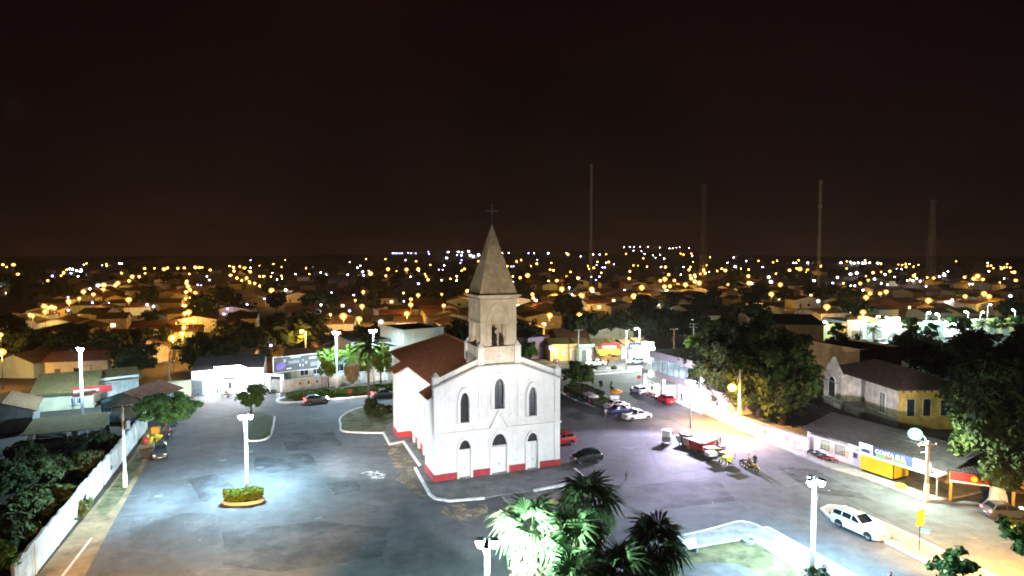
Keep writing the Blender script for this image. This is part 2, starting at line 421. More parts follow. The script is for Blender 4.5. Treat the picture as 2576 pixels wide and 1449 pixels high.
# repair patches in the asphalt
rp_ = [([(385, 1220), (470, 1205), (520, 1225), (505, 1262), (420, 1275), (370, 1260)], 'asphalt_pale'),
       ([(470, 1205), (560, 1190), (590, 1230), (520, 1262), (505, 1262)], 'asphalt_dark'),
       ([(330, 1300), (480, 1290), (560, 1300), (545, 1370), (400, 1390), (320, 1375)], 'asphalt_pale'),
       ([(560, 1340), (800, 1310), (980, 1330), (960, 1400), (700, 1440), (560, 1420)], 'asphalt_dark'),
       ([(640, 1150), (780, 1140), (800, 1170), (690, 1190), (640, 1185)], 'asphalt_dark'),
       ([(820, 1215), (900, 1205), (905, 1235), (840, 1245)], 'asphalt_pale'),
       ([(700, 1090), (840, 1085), (860, 1120), (720, 1135)], 'asphalt_dark'),
       ([(1530, 1230), (1800, 1200), (1850, 1260), (1600, 1290)], 'asphalt_dark'),
       ([(1620, 1100), (1700, 1085), (1780, 1180), (1660, 1200)], 'asphalt_pale'),
       ([(1950, 1170), (2050, 1180), (2200, 1260), (2050, 1240)], 'asphalt_dark'),
       ([(240, 1449), (300, 1385), (420, 1395), (500, 1449)], 'asphalt_pale')]
def jag(pts, seed, amp=1.0):
    """break straight patch outlines into ragged ones"""
    rnd = random.Random(seed); out = []
    for i in range(len(pts)):
        a, c = pts[i], pts[(i + 1) % len(pts)]
        out.append(a)
        for k in range(1, 5):
            t = k / 5 + rnd.uniform(-.05, .05)
            out.append((a[0] + (c[0] - a[0]) * t + rnd.uniform(-4, 4) * amp, a[1] + (c[1] - a[1]) * t + rnd.uniform(-1.6, 1.6) * amp))
    return out
for i, (pts, m) in enumerate(rp_): sheet('asphalt_patch', jag(pts, i), .004 + .0004 * i, m, plaza)
pm('chalk_stain', (.42, .44, .44), .9, .4, 2.0); pm('chalk_faint', (.17, .175, .18), .9, .4, 1.5); pm('sand_film', (.28, .23, .155), .95, .3, .6, .3); pm('dirt_film', (.20, .16, .11), .95, .3, .6, .3)
for q_ in ('chalk_stain', 'chalk_faint'): ragged(q_, 1.6, .42, .58)
ragged('sand_film', .9, .40, .62); ragged('dirt_film', .7, .36, .60)
for i, (pts, m) in enumerate([
        ([(908, 1190), (925, 1186), (948, 1184), (972, 1194), (962, 1204), (940, 1208), (930, 1200), (922, 1193)], 'chalk_stain'),
        ([(985, 1196), (1018, 1192), (1040, 1215), (1022, 1222), (1000, 1212)], 'sand_film'),
        ([(1648, 1320), (1690, 1312), (1728, 1320), (1700, 1333), (1668, 1332)], 'concrete_dark'),
        ([(1448, 1168), (1500, 1163), (1530, 1172), (1480, 1180)], 'chalk_faint'),
        ([(1110, 1275), (1150, 1268), (1225, 1270), (1228, 1290), (1190, 1312), (1140, 1308), (1112, 1295)], 'sand_film'),
        ([(962, 1095), (984, 1120), (1015, 1116), (1050, 1176), (1042, 1180), (1078, 1246), (1060, 1256), (1020, 1222), (998, 1180), (975, 1140)], 'dirt_film'),
        ([(548, 1158), (566, 1156), (570, 1160), (552, 1163)], 'chalk_stain'), ([(620, 1134), (637, 1132), (640, 1136), (622, 1138)], 'chalk_stain'),
        ([(670, 1140), (688, 1139), (690, 1142), (672, 1143)], 'chalk_faint'), ([(780, 1300), (820, 1297), (824, 1304), (786, 1308)], 'chalk_faint'),
        ([(375, 1303), (402, 1299), (400, 1307), (380, 1311)], 'chalk_faint'), ([(499, 1358), (506, 1356), (508, 1361), (500, 1362)], 'chalk_stain')]):
    sheet('ground_stain', jag(pts, 50 + i, .8), .012 + .0004 * i, m, plaza)
pm('tar', (.046, .046, .05), 1.0, .3, 2, spec=.02)
for i, pts in enumerate(([(300, 1300), (420, 1292), (540, 1296)], [(640, 1170), (800, 1160), (960, 1168)], [(1960, 1180), (2100, 1240), (2220, 1300), (2400, 1390)], [(1600, 1040), (1700, 1060), (1840, 1130)])):
    Q = [G(*q) for q in jag(pts, 90 + i, .5)[:5 * (len(pts) - 1) + 1]]
    b = MB(); b.add(*strip(Q, .06, .0, .0075)); b.build('tar_seam', 'tar', plaza)
# manhole covers
for px, py in ((400, 1248), (2445, 1352), (470, 1198), (655, 1176)):
    g = G(px, py); put('manhole_cover', MB().cyl((0, 0), .45, .45, .0, .02, 16).mesh('manhole_cover', 'concrete_dark'), plaza, (g.x, g.y, .006))

# church forecourt
fc = ST(raised('forecourt', [(964, 1090), (980, 1119), (1015, 1112), (1058, 1175), (1045, 1179), (1081, 1245), (1095, 1256), (1130, 1262), (1219, 1255), (1262, 1247),
                          (1342, 1236), (1467, 1208), (1445, 1182), (1420, 1165), (1300, 1120), (1000, 1060), (975, 1070)], 'concrete_dark'))
kerb([(964, 1089), (980, 1119.5), (1015, 1112.5), (1057, 1174)], fc)
kerb([(1044.5, 1179), (1081, 1246), (1095, 1256.5), (1130, 1262.5), (1219, 1255.5)], fc)
kerb([(1342, 1237), (1410, 1224), (1467.5, 1209), (1467, 1202), (1445, 1182)], fc, w=.34, h=.22)
ramp = ST(sheet('concrete_apron', [(1262, 1248), (1342, 1237), (1470, 1211), (1500, 1330), (1440, 1345), (1330, 1330)], .02, 'concrete_dark'))
for ln in ([(1262, 1248), (1309, 1298), (1330, 1320)], [(1349, 1240), (1384, 1268), (1400, 1285)]):
    kerb(ln, ramp, w=.16, h=.04, mat='concrete', name='joint_strip')

# grass bed left of the church
bed = ST(raised('grass_bed', [(856, 1054), (858, 1072), (861, 1085), (963, 1090), (1000, 1062), (992, 1028), (930, 1020), (895, 1030)], 'grass', .12))
kerb([(920, 1024), (880, 1036), (856, 1054), (857, 1070), (861, 1085.5), (910, 1090), (963, 1090.5)], bed, smooth=4)
isl = ST(raised('grass_island', [(612, 1060), (622, 1108), (655, 1109), (676, 1101), (688, 1075), (690, 1052), (660, 1038), (625, 1036)], 'grass_dark', .12))
kerb([(612, 1062), (616, 1088), (622, 1108.5), (640, 1110.5), (658, 1109), (676, 1101), (686, 1080), (691, 1050)], isl, smooth=4)
# long planted median behind the church
med = ST(raised('hedge_median', [(698, 1009), (720, 1001), (990, 978), (1000, 985), (990, 992), (740, 1013), (708, 1015)], 'concrete_dark', .12))
kerb([(990, 977.5), (850, 989), (730, 1000), (701, 1006), (698, 1011), (712, 1015), (760, 1012.5), (990, 993)], med, w=.4, h=.25, smooth=5)
kerb([(990, 973), (850, 984.5), (728, 997)], med, w=.3, h=.2)
# right-hand pavements
cst = ST(raised('corner_pavement', [(1871, 1088), (1940, 1116.6), (2101, 1184), (2186, 1209), (2257, 1235), (2327, 1263), (2412, 1250), (2491, 1232), (2700, 1190), (2700, 1120),
                             (2480, 1150), (2200, 1150), (2035, 1120), (1900, 1060), (1800, 1020), (1767, 1040)], 'concrete'))
kerb([(1767, 1040), (1871, 1088.5), (1940, 1117), (2101, 1184.5), (2186, 1209.5), (2257, 1235.5), (2327, 1263.5), (2412, 1250.5), (2491, 1232.5), (2700, 1190.5)], cst, w=.3, h=.18, mat='concrete')
rmed = ST(raised('road_median', [(2068, 1283), (2087, 1274.5), (2118, 1277), (2180, 1300), (2260, 1336), (2426, 1415), (2600, 1500), (2500, 1500), (2384, 1444), (2229, 1365), (2150, 1330), (2085, 1300)], 'concrete_pink', .14))
kerb([(2600, 1500.5), (2426, 1415), (2260, 1336), (2180, 1300), (2118, 1277), (2087, 1274), (2067, 1283), (2085, 1301), (2150, 1331), (2229, 1365.5), (2384, 1445), (2500, 1501)], rmed, w=.24, h=.18)
# park corner at the bottom right
park = ST(raised('park_walk', [(1560, 1392), (1680, 1359), (1771, 1339), (1852, 1316.6), (1868, 1315), (1884, 1318), (1902, 1324), (1917, 1332), (1933, 1331), (2019, 1379), (2145, 1449), (2300, 1540), (2200, 1700), (1500, 1700)], 'concrete', .15))
kerb([(1560, 1392), (1680, 1359), (1771, 1339), (1852, 1316.6), (1868, 1315), (1884, 1318), (1902, 1324), (1917, 1332)], park, w=.2, h=.19)
kerb([(1917, 1332), (1933, 1331), (2019, 1379), (2145, 1449), (2300, 1540)], park, w=.2, h=.19)
kerb([(1917, 1337), (1990, 1380), (2130, 1470)], park, w=.1, h=.165, mat='white_trim')
lawn = ST(raised('lawn', [(1640, 1408), (1691, 1396), (1780, 1377), (1881, 1359), (1895, 1364), (2019, 1444), (2120, 1520), (2000, 1700), (1560, 1700)], 'grass', .175))
kerb([(1640, 1408), (1691, 1396), (1780, 1377), (1881, 1359.5), (1895, 1365), (2019, 1445), (2110, 1512)], lawn, w=.16, h=.24)
sheet('lawn_path', [(1700, 1440), (1730, 1426), (1790, 1419), (1850, 1424), (1890, 1438), (1920, 1470), (1700, 1490)], .19, 'concrete_dark', lawn)
g = G(1882, 1368); put('stone_ring', MB().lathe([(.55, 0), (.55, .3), (.4, .3), (.4, .2)], n=14).mesh('stone_ring', 'concrete'), lawn, (g.x, g.y, .1))
# street median before the shop row
sm = ST(raised('street_median', [(1470, 945), (1614, 936), (1690, 925), (1690, 917), (1600, 921), (1500, 931), (1470, 935)], 'concrete_dark', .12))
kerb([(1470, 945.5), (1614, 936.5), (1690, 926)], sm, w=.5, h=.22)
kerb([(1490, 936), (1555, 932.5), (1558, 927), (1500, 931)], sm, w=.35, h=.3, closed=True)
sh = ST(raised('shop_pavement', [(1300, 916), (1385, 913), (1560, 913), (1665, 906), (1665, 898), (1385, 900), (1300, 905)], 'concrete_dark', .12))
# triangular planted bed right of the church
tb = ST(raised('planted_bed', [(1412, 988), (1438, 974), (1482, 981), (1530, 1003), (1545, 1018), (1500, 1024), (1450, 1008)], 'grass_dark', .12))
kerb([(1412, 988), (1438, 973.5), (1482, 980.5), (1530, 1002.5), (1545, 1018), (1500, 1024.5), (1450, 1008.5)], tb, closed=True, w=.3, h=.25)
# pavement in front of the glass building
gpv = ST(raised('building_pavement', [(1600, 974), (1640, 988), (1700, 1012), (1765, 1040), (1790, 1030), (1700, 985), (1630, 955)], 'concrete', .14))
kerb([(1600, 975), (1640, 989), (1700, 1013), (1765, 1041)], gpv, w=.3, h=.18)
# far avenue on the right
ST(sheet('avenue', [(1990, 858), (2576, 838), (2900, 828), (2900, 846), (2576, 862), (2000, 880)], .0, 'asphalt'))
am = ST(raised('avenue_median', [(2280, 852), (2576, 842), (2900, 833), (2900, 836), (2576, 847), (2285, 856)], 'grass_dark', .15))
kerb([(2280, 852), (2576, 841.8), (2900, 833)], am, w=.4, h=.2)
# lit streets in the town
for pts in ([(440, 905), (520, 905), (505, 800), (485, 700), (470, 680), (462, 680), (465, 780)], [(0, 850), (60, 830), (200, 745), (300, 705), (360, 688), (350, 686), (180, 740), (0, 825)]):
    ST(sheet('town_street', pts, -.02, 'dirt'))
for pts in ([(1480, 752), (1880, 742), (1880, 748), (1480, 760)], [(1320, 812), (1500, 806), (1500, 818), (1320, 826)], [(1600, 720), (1800, 700), (1805, 703), (1610, 727)], [(820, 812), (1010, 808), (1010, 818), (820, 824)], [(1880, 770), (2180, 772), (2180, 782), (1880, 780)], [(900, 690), (1180, 686), (1180, 690), (900, 694)], [(640, 720), (700, 745), (720, 740), (655, 716)], [(2330, 735), (2576, 728), (2576, 736), (2330, 744)]):
    ST(sheet('town_street', pts, -.02, 'dirt'))

# ------------------------------------------------------------------ church
P0, P1 = G(1092, 1215.5), G(1407.6, 1173)
CH = thing('church', 'large white church with red plinth, tower and pointed spire in the middle of the plaza', 'church', P0, math.atan2((P1 - P0).y, (P1 - P0).x))
W = (P1 - P0).length; MX = W / 2
def zroof(x): return 13.4 - .52 * abs(x - MX)
def mir(x): return W - x
# facade with raking top
fac = MB().prism([(0, 0), (W, 0), (W, 10.6), (mir(5.05), 12.6), (5.05, 12.6), (0, 10.6)], 0, .6).build('facade_wall', 'white_paint', CH)
CUT = MB()
MB().prism([(.02, 0), (W - .02, 0), (W - .02, zroof(0) - .12), (MX, 13.2), (.02, zroof(0) - .12)], .6, 4.1).build('narthex_wall', 'white_paint', CH)
nave = MB(); nave.prism([(1.4, 0), (mir(1.4), 0), (mir(1.4), zroof(1.4) - .12), (MX, 13.2), (1.4, zroof(1.4) - .12)], 4.1, 21.5)
nave.box(1.4, mir(1.4), 21.5, 30, 0, zroof(1.4) - .12)
nave = nave.build('nave_wall', 'white_paint', CH)
for k in range(4):
    for sx in (0, 1):
        x0, x1 = (1.12, 1.4) if not sx else (mir(1.4), mir(1.12))
        MB().prism([(x0, 0), (x1, 0), (x1, 8.6), (x0, 8.2)] if not sx else [(x0, 0), (x1, 0), (x1, 8.2), (x0, 8.6)], 6.4 + 2.9 * k, 6.95 + 2.9 * k).build('buttress', 'white_paint', nave)
for sx in (0, 1):
    x0, x1 = (-.35, 1.4) if not sx else (mir(1.4), mir(-.35))
    zl, zr = (zroof(-.35), zroof(1.4)) if not sx else (zroof(1.4), zroof(-.35))
    tr = MB().prism([(x0, 0), (x1, 0), (x1, zr - .12), (x0, zl - .12)], 18, 21.3).build('side_chapel_wall', 'white_paint', CH)
    xa = x0 if not sx else x1 - .5
    MB().box(xa - (.06 if not sx else 0), xa + .5 + (.06 if sx else 0), 17.93, 18.4, 0, 8.6).build('pilaster', 'white_trim', tr)
    MB().box(x0 + .02, x1 - .02, 17.96, 18, 4.55, 4.68).build('moulding', 'white_trim', tr)
# red plinth
pl = MB()
for a, c in ((-.07, 2.74), (4.24, 6.5), (mir(6.5), mir(4.24)), (mir(2.74), W + .07)): pl.box(a, c, -.07, .05, 0, .9)
pl.box(-.07, .05, .05, 4.17, 0, .92); pl.box(W - .05, W + .07, .05, 4.17, 0, .92); pl.box(.05, 1.33, 4.05, 4.17, 0, .91)
pl.box(1.33, 1.5, 4.17, 17.93, 0, .93); pl.box(mir(1.5), mir(1.33), 4.17, 17.93, 0, .93)
for x0, x1, xs in ((-.43, 1.33, -.43), (mir(1.33), mir(-.43), mir(-.43) - .16)):
    pl.box(x0, x1, 17.88, 18.05, 0, .95); pl.box(xs, xs + .16, 18.05, 21.37, 0, .95)
pl.build('plinth', 'red_paint', CH)
MB().box(-.12, .9, -.12, -.07, 0, .88).build('plinth_pad', 'red_paint', CH); MB().box(W - .9, W + .12, -.12, -.07, 0, .88).build('plinth_pad', 'red_paint', CH)
# corner pilasters, string courses
for x0 in (0, W - .7): MB().box(x0, x0 + .7, -.09, 0, .9, 10.6).build('pilaster', 'white_trim', fac)
def bar(a, c, w, y0, y1):
    """moulding in the facade plane from (x,z) a to c"""
    A, C = Vector((a[0], 0, a[1])), Vector((c[0], 0, c[1])); d = (C - A).normalized(); n = Vector((-d.z, 0, d.x)) * w / 2
    q = [A + n, C + n, C - n, A - n]
    return [(p.x, p.z) for p in q], y0, y1
sc_ = MB()
for a, c in (((-.15, 5.36), (6.5, 5.36)), ((mir(6.5), 5.36), (W + .15, 5.36))): sc_.prism(*bar(a, c, .16, -.22, 0))
sc_.prism(*bar((6.42, 5.3), (MX, 7.42), .2, -.26, -.02)); sc_.prism(*bar((MX, 7.42), (mir(6.42), 5.3), .2, -.25, -.01))
sc_.build('string_course', 'white_trim', fac)
MB().prism([(6.62, 5.42), (mir(6.62), 5.42), (MX, 7.25)], -.05, 0).build('door_gable', 'white_trim', fac)
for z in (8.5, 6.42):
    for a, c in ((.7, 2.55 if z > 8 else 2.6), (4.4, 5.15), (mir(5.15), mir(4.4)), (mir(2.55), W - .7)): MB().box(a, c, -.05, 0, z - .05, z + .05).build('moulding', 'white_trim', fac)
# raking cornice (weather-stained), parapet, pinnacles
cn = MB()
cn.prism(*bar((-.25, 10.5), (5.08, 12.61), .22, -.32, 0)); cn.prism(*bar((mir(-.25), 10.5), (mir(5.08), 12.61), .22, -.321, 0)); cn.box(5.08, mir(5.08), -.3, 0, 12.5, 12.68)
cn.build('raking_cornice', 'stain_grey', fac)
for m_ in (0, 1): MB().prism(*bar((mir(.7) if m_ else .7, 10.62), (mir(5.08) if m_ else 5.08, 12.38), .1, -.14, 0)).build('cornice_fillet', 'white_trim', fac)
dn = MB()
for k in range(17):
    for m_ in (0, 1):
        x = .95 + k * .25; z = 10.42 + .402 * (x - .25)
        x = mir(x) if m_ else x; dn.box(x - .05, x + .05, -.07, 0, z - .3, z - .18)
tag(dn.build('dentil_row', 'white_trim', fac), kind='stuff')
MB().prism([(.5, 10.82), (5.1, 12.66), (5.1, 13.35), (.5, 11.5)], .05, .45).build('parapet', 'white_paint', fac)
MB().prism([(mir(.5), 10.82), (mir(.5), 11.5), (mir(5.1), 13.35), (mir(5.1), 12.66)], .05, .45).build('parapet', 'white_paint', fac)
for x in (.3, W - .3):
    p = MB(); p.box(x - .36, x + .36, -.1, .62, 10.61, 11.55); p.box(x - .42, x + .42, -.16, .68, 11.55, 11.66)
    p.add([(x - .38, -.12, 11.66), (x + .38, -.12, 11.66), (x + .38, .64, 11.66), (x - .38, .64, 11.66), (x, .26, 12.15)], [(0, 1, 4), (1, 2, 4), (2, 3, 4), (3, 0, 4)])
    p.build('pinnacle', 'white_paint', fac)
# central panel relief
rb = MB()
for k in range(9):
    for m_ in (0, 1):
        x = 5.3 + k * .19
        if x > 6.55: continue
        x = mir(x) if m_ else x; rb.box(x - .045, x + .045, -.06, 0, 10.15, 12.25)
for x in (5.22, mir(5.22)): rb.box(x - .08, x + .08, -.1, 0, 6.4, 12.45)
for x0, x1 in ((5.05, 6.55), (mir(6.55), mir(5.05))): rb.box(x0, x1, -.14, 0, 9.88, 10.02); rb.box(x0 + .1, x1, -.08, 0, 9.6, 9.7)
tag(rb.build('facade_panelling', 'white_trim', fac), kind='stuff')
def lancet(xc, z0, zs, za, hw, n=7):
    """pointed-arch outline, anticlockwise from bottom left"""
    q = [(xc - hw, z0), (xc + hw, z0)]
    for k in range(n + 1):
        t = k / n; ang = t * math.pi / 2
        q.append((xc + hw * math.cos(ang) ** .9 if k < n else xc, zs + (za - zs) * math.sin(ang * .999) ** 1.25 if k else zs))
    for k in range(n - 1, -1, -1):
        x, z = q[2 + k]; q.append((2 * xc - x, z))
    return q
for x in (5.9, mir(5.9)):
    pn = MB(); pn.ring(lancet(x, 6.55, 8.9, 9.4, .42), lancet(x, 6.65, 8.8, 9.2, .33), -.06, 0); pn.ring(lancet(x, 6.7, 7.5, 8.3, .2), lancet(x, 6.75, 7.45, 8.1, .13), -.05, 0)
    pn.build('blind_niche', 'white_trim', fac)
def church_window(xc, z0, zs, za, hw, fw=.3):
    w = MB(); w.ring(lancet(xc, z0 - .06, zs + .05, za + fw * 1.9, hw + fw), lancet(xc, z0, zs, za, hw), -.2, 0)
    w.box(xc - hw - .12, xc + hw + .12, -.26, 0, z0 - .16, z0)
    w = w.build('window', 'white_trim', fac); CUT.prism(lancet(xc, z0, zs, za, hw), -.5, .36)
    MB().prism(lancet(xc, z0, zs, za, hw - .002), .26, .34).build('pane', 'glass_lead', w)
    bars = MB()
    bars.box(xc - .02, xc + .02, .22, .258, z0, za - .3)
    k = z0 + .55
    while k < zs + .2: bars.box(xc - hw + .01, xc + hw - .01, .223, .257, k - .018, k + .018); k += .55
    bars.build('glazing_bars', 'iron', w)
church_window(3.5, 6.4, 8.6, 9.72, .52); church_window(MX, 7.58, 9.9, 11.0, .61, .36); church_window(mir(3.5), 6.4, 8.6, 9.72, .5)
def church_door(xc, hw, zt, za):
    d = MB(); d.ring(lancet(xc, 0, zt + .05, za + .28, hw + .2), lancet(xc, 0, zt, za, hw), -.16, 0); d.box(xc - hw - .45, xc + hw + .45, -.12, 0, zt - .1, zt - .02) if hw > .8 else None
    d = d.build('door', 'white_trim', fac); CUT.prism(lancet(xc, .02, zt, za, hw), -.5, .4)
    for s in (-1, 1): MB().box(min(xc + s * .015, xc + s * (hw - .01)), max(xc + s * .015, xc + s * (hw - .01)), -.0 + .2, .26, .2, zt - .03).build('door_leaf', 'white_trim', d)
    MB().prism([(x, max(z, zt + .02)) for x, z in lancet(xc, zt, zt + .05, za - .002, hw - .002)], .27, .34).build('pane', 'glass_lead', d)
    MB().box(xc - hw + .01, xc + hw - .01, -.3, .36, .0, .2).build('door_step', 'concrete', d)
    MB().box(xc - hw + .005, xc + hw - .005, .1, .28, zt - .04, zt + .06).build('transom', 'white_trim', d)
    MB().box(xc + .06, xc + .1, .14, .2, 1.1, 1.35).build('handle', 'iron', d)
church_door(3.5, .7, 3.25, 4.4); church_door(MX, .92, 3.27, 4.7); church_door(mir(3.5), .68, 3.27, 4.4)
cutter = CUT.build('cutter', 'white_paint'); cutter.parent = CH
bm_ = fac.modifiers.new('cut', 'BOOLEAN'); bm_.object = cutter; bm_.solver = 'EXACT'; bm_.operation = 'DIFFERENCE'
bpy.context.view_layer.update()
nm_ = bpy.data.meshes.new_from_object(fac.evaluated_get(bpy.context.evaluated_depsgraph_get())); fac.modifiers.clear(); fac.data = nm_; bpy.data.objects.remove(cutter)
hd = MB(); hd.ring(lancet(MX, 3.25, 3.5, 5.25, 1.35), lancet(MX, 3.25, 3.4, 4.98, 1.14), -.1, 0); hd.build('door_hood', 'white_trim', fac)
# tower
TX0, TX1, TY0, TY1 = 5.42, mir(5.42), .15, 4.45
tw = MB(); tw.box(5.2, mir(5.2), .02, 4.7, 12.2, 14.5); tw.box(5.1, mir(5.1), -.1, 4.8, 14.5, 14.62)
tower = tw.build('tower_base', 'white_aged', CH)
for x in (5.38, mir(5.38)):
    for y in (.05, 4.6):
        p = MB(); p.box(x - .36, x + .36, y - .3, y + .3, 12.65, 14.55); p.add([(x - .42, y - .36, 14.55), (x + .42, y - .36, 14.55), (x + .42, y + .36, 14.55), (x - .42, y + .36, 14.55), (x, y, 15.25)], [(0, 1, 4), (1, 2, 4), (2, 3, 4), (3, 0, 4), (3, 2, 1, 0)])
        p.build('pinnacle', 'white_paint', tower)
MB().ring(lancet(MX, 13.2, 13.5, 14.0, .55), lancet(MX, 13.3, 13.45, 13.85, .42), -.05, .02).build('arch_relief', 'white_trim', tower)
t = .5; bf = MB()
o0, o1, ys0, ys1 = 6.65, mir(6.65), 1.5, 3.1
for x0, x1 in ((TX0, o0), (o1, TX1)):
    bf.box(x0, x1, TY0, TY0 + t, 14.62, 17.1); bf.box(x0, x1, TY1 - t, TY1, 14.62, 17.1)
for x0 in (TX0, TX1 - t):
    bf.box(x0, x0 + t, TY0 + t, ys0, 14.62, 17.1); bf.box(x0, x0 + t, ys1, TY1 - t, 14.62, 17.1)
bf.box(TX0, TX1, TY0, TY1, 17.1, 20.1)
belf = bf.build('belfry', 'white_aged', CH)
bd = MB(); bd.box(TX0 - .1, o0 - .25, TY0 - .1, TY0, 17.22, 17.36); bd.box(o1 + .25, TX1 + .1, TY0 - .1, TY0, 17.22, 17.36); bd.box(TX0 - .1, TX0, TY0, TY1 + .1, 17.22, 17.36); bd.box(TX1, TX1 + .1, TY0, TY1 + .1, 17.22, 17.36)
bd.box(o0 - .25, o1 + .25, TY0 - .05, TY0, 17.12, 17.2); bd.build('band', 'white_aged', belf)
for yy, nm in ((-1, 0),):
    ar = MB(); ar.ring(lancet(MX, 14.7, 17.3, 19.5, 1.42), lancet(MX, 14.7, 17.3, 19.2, 1.24), TY0 - .09, TY0)
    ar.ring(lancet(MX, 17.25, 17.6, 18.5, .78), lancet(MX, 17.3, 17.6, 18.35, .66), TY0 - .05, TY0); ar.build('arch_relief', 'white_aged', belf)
la = MB(); la.ring(lancet(2.3, 14.7, 17.3, 19.5, 1.42), lancet(2.3, 14.7, 17.3, 19.2, 1.24), -.09, 0)
for sxx in (TX0, TX1):
    me = bpy.data.meshes.new('arch_relief'); s_ = -1 if sxx == TX0 else 1
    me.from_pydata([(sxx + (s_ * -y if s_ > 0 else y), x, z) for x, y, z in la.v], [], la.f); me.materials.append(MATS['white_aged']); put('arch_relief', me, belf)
for y in (TY0 + .25, TY1 - .25):
    for x in (MX, o0 + .08, o1 - .08):
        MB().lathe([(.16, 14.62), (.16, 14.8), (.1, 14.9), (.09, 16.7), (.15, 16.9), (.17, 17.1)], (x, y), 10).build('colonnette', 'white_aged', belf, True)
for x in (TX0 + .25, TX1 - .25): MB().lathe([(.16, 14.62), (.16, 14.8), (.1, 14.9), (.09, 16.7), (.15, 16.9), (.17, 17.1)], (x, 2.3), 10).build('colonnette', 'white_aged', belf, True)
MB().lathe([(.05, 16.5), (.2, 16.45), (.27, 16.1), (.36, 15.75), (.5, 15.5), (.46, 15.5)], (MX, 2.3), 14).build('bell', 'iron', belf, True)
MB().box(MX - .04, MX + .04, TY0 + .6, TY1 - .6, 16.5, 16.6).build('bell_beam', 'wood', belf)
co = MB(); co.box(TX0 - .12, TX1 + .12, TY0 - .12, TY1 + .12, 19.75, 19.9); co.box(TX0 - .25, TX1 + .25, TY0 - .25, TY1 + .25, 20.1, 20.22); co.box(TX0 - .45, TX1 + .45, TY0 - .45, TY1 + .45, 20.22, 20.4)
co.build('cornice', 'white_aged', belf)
cxs, cys = MX, (TY0 + TY1) / 2
sp = MB(); hb = 2.28
lv = [(hb, 20.4), (hb - .12, 20.75), (hb * .5, 24.2), (.12, 28.0), (.02, 28.15)]
v = []
for h, z in lv: v += [(cxs - h, cys - h, z), (cxs + h, cys - h, z), (cxs + h, cys + h, z), (cxs - h, cys + h, z)]
sp.add(v, [(4 * k + i, 4 * k + (i + 1) % 4, 4 * k + 4 + (i + 1) % 4, 4 * k + 4 + i) for k in range(4) for i in range(4)] + [(16, 17, 18, 19)])
spire = sp.build('spire', 'spire_stone', CH)
cr = MB(); cr.tube([(cxs, cys, 28.0), (cxs, cys, 30.55)], .045, 6); cr.tube([(cxs - .62, cys, 29.85), (cxs + .62, cys, 29.85)], .04, 6)
for dx, dz in ((0, 30.55), (-.62, 29.85), (.62, 29.85)): cr.sphere((cxs + dx, cys, dz), .09, 6, 4)
rg = [(cxs + .26 * math.cos(a), cys, 29.85 + .26 * math.sin(a)) for a in np.linspace(0, 2 * math.pi, 13)]
cr.tube(rg, .025, 5); cr.sphere((cxs, cys, 28.25), .17, 8, 5); cr.build('cross', 'steel', spire)
# roof: one sloping surface each side with notches over narthex and chapels
def slope(pts):
    b = MB(); n = len(pts)
    top = [(x, y, zroof(x)) for x, y in pts]; bot = [(x, y, zroof(x) - .14) for x, y in pts]
    b.add(top + bot, [tuple(range(n)), tuple(range(2 * n - 1, n - 1, -1))] + [(i, n + i, n + (i + 1) % n, (i + 1) % n) for i in range(n)])
    return b
L = [(MX, .6), (MX, 22.2), (.9, 30.5), (.9, 21.75), (-.85, 21.75), (-.85, 17.55), (.9, 17.55), (.9, 4.55), (-.55, 4.55), (-.55, .6)]
slope(L).build('roof', 'roof_church', CH); slope([(mir(x), y) for x, y in reversed(L)]).build('roof', 'roof_church', CH)
MB().add([(.9, 30.5, zroof(.9)), (mir(.9), 30.5, zroof(.9)), (MX, 22.2, 13.4)], [(0, 1, 2)]).build('roof', 'roof_church', CH)
rt = MB(); rt.tube([(MX, .7, 13.42), (MX, 22.2, 13.42), (.9, 30.5, zroof(.9) + .03)], .13, 6); rt.tube([(MX, 22.2, 13.42), (mir(.9), 30.5, zroof(.9) + .03)], .13, 6)
rt.build('ridge_tiles', 'roof_church', CH)

# ------------------------------------------------------------------ vegetation builders
def leaves_mesh(name, pos, nrm, size, mat, seed=0, aspect=1.9):
    rng = np.random.default_rng(seed); n = len(pos)
    nrm = nrm / np.maximum(np.linalg.norm(nrm, axis=1, keepdims=True), 1e-6)
    r = rng.normal(size=(n, 3)); t = np.cross(nrm, r); t /= np.maximum(np.linalg.norm(t, axis=1, keepdims=True), 1e-6)
    bt = np.cross(nrm, t); s = size * rng.uniform(.6, 1.35, (n, 1))
    a = t * s * aspect / 2; c = bt * s / 2
    v = np.stack([pos - a, pos + c * .9 - a * .1, pos + a, pos - c * .9 - a * .1], 1).reshape(-1, 3)
    me = bpy.data.meshes.new(name); me.vertices.add(4 * n); me.loops.add(4 * n); me.polygons.add(n)
    me.vertices.foreach_set('co', v.astype(np.float32).ravel())
    me.loops.foreach_set('vertex_index', np.arange(4 * n, dtype=np.int32))
    me.polygons.foreach_set('loop_start', np.arange(0, 4 * n, 4, dtype=np.int32))
    me.materials.append(MATS[mat]); me.update(); me.validate(); return me
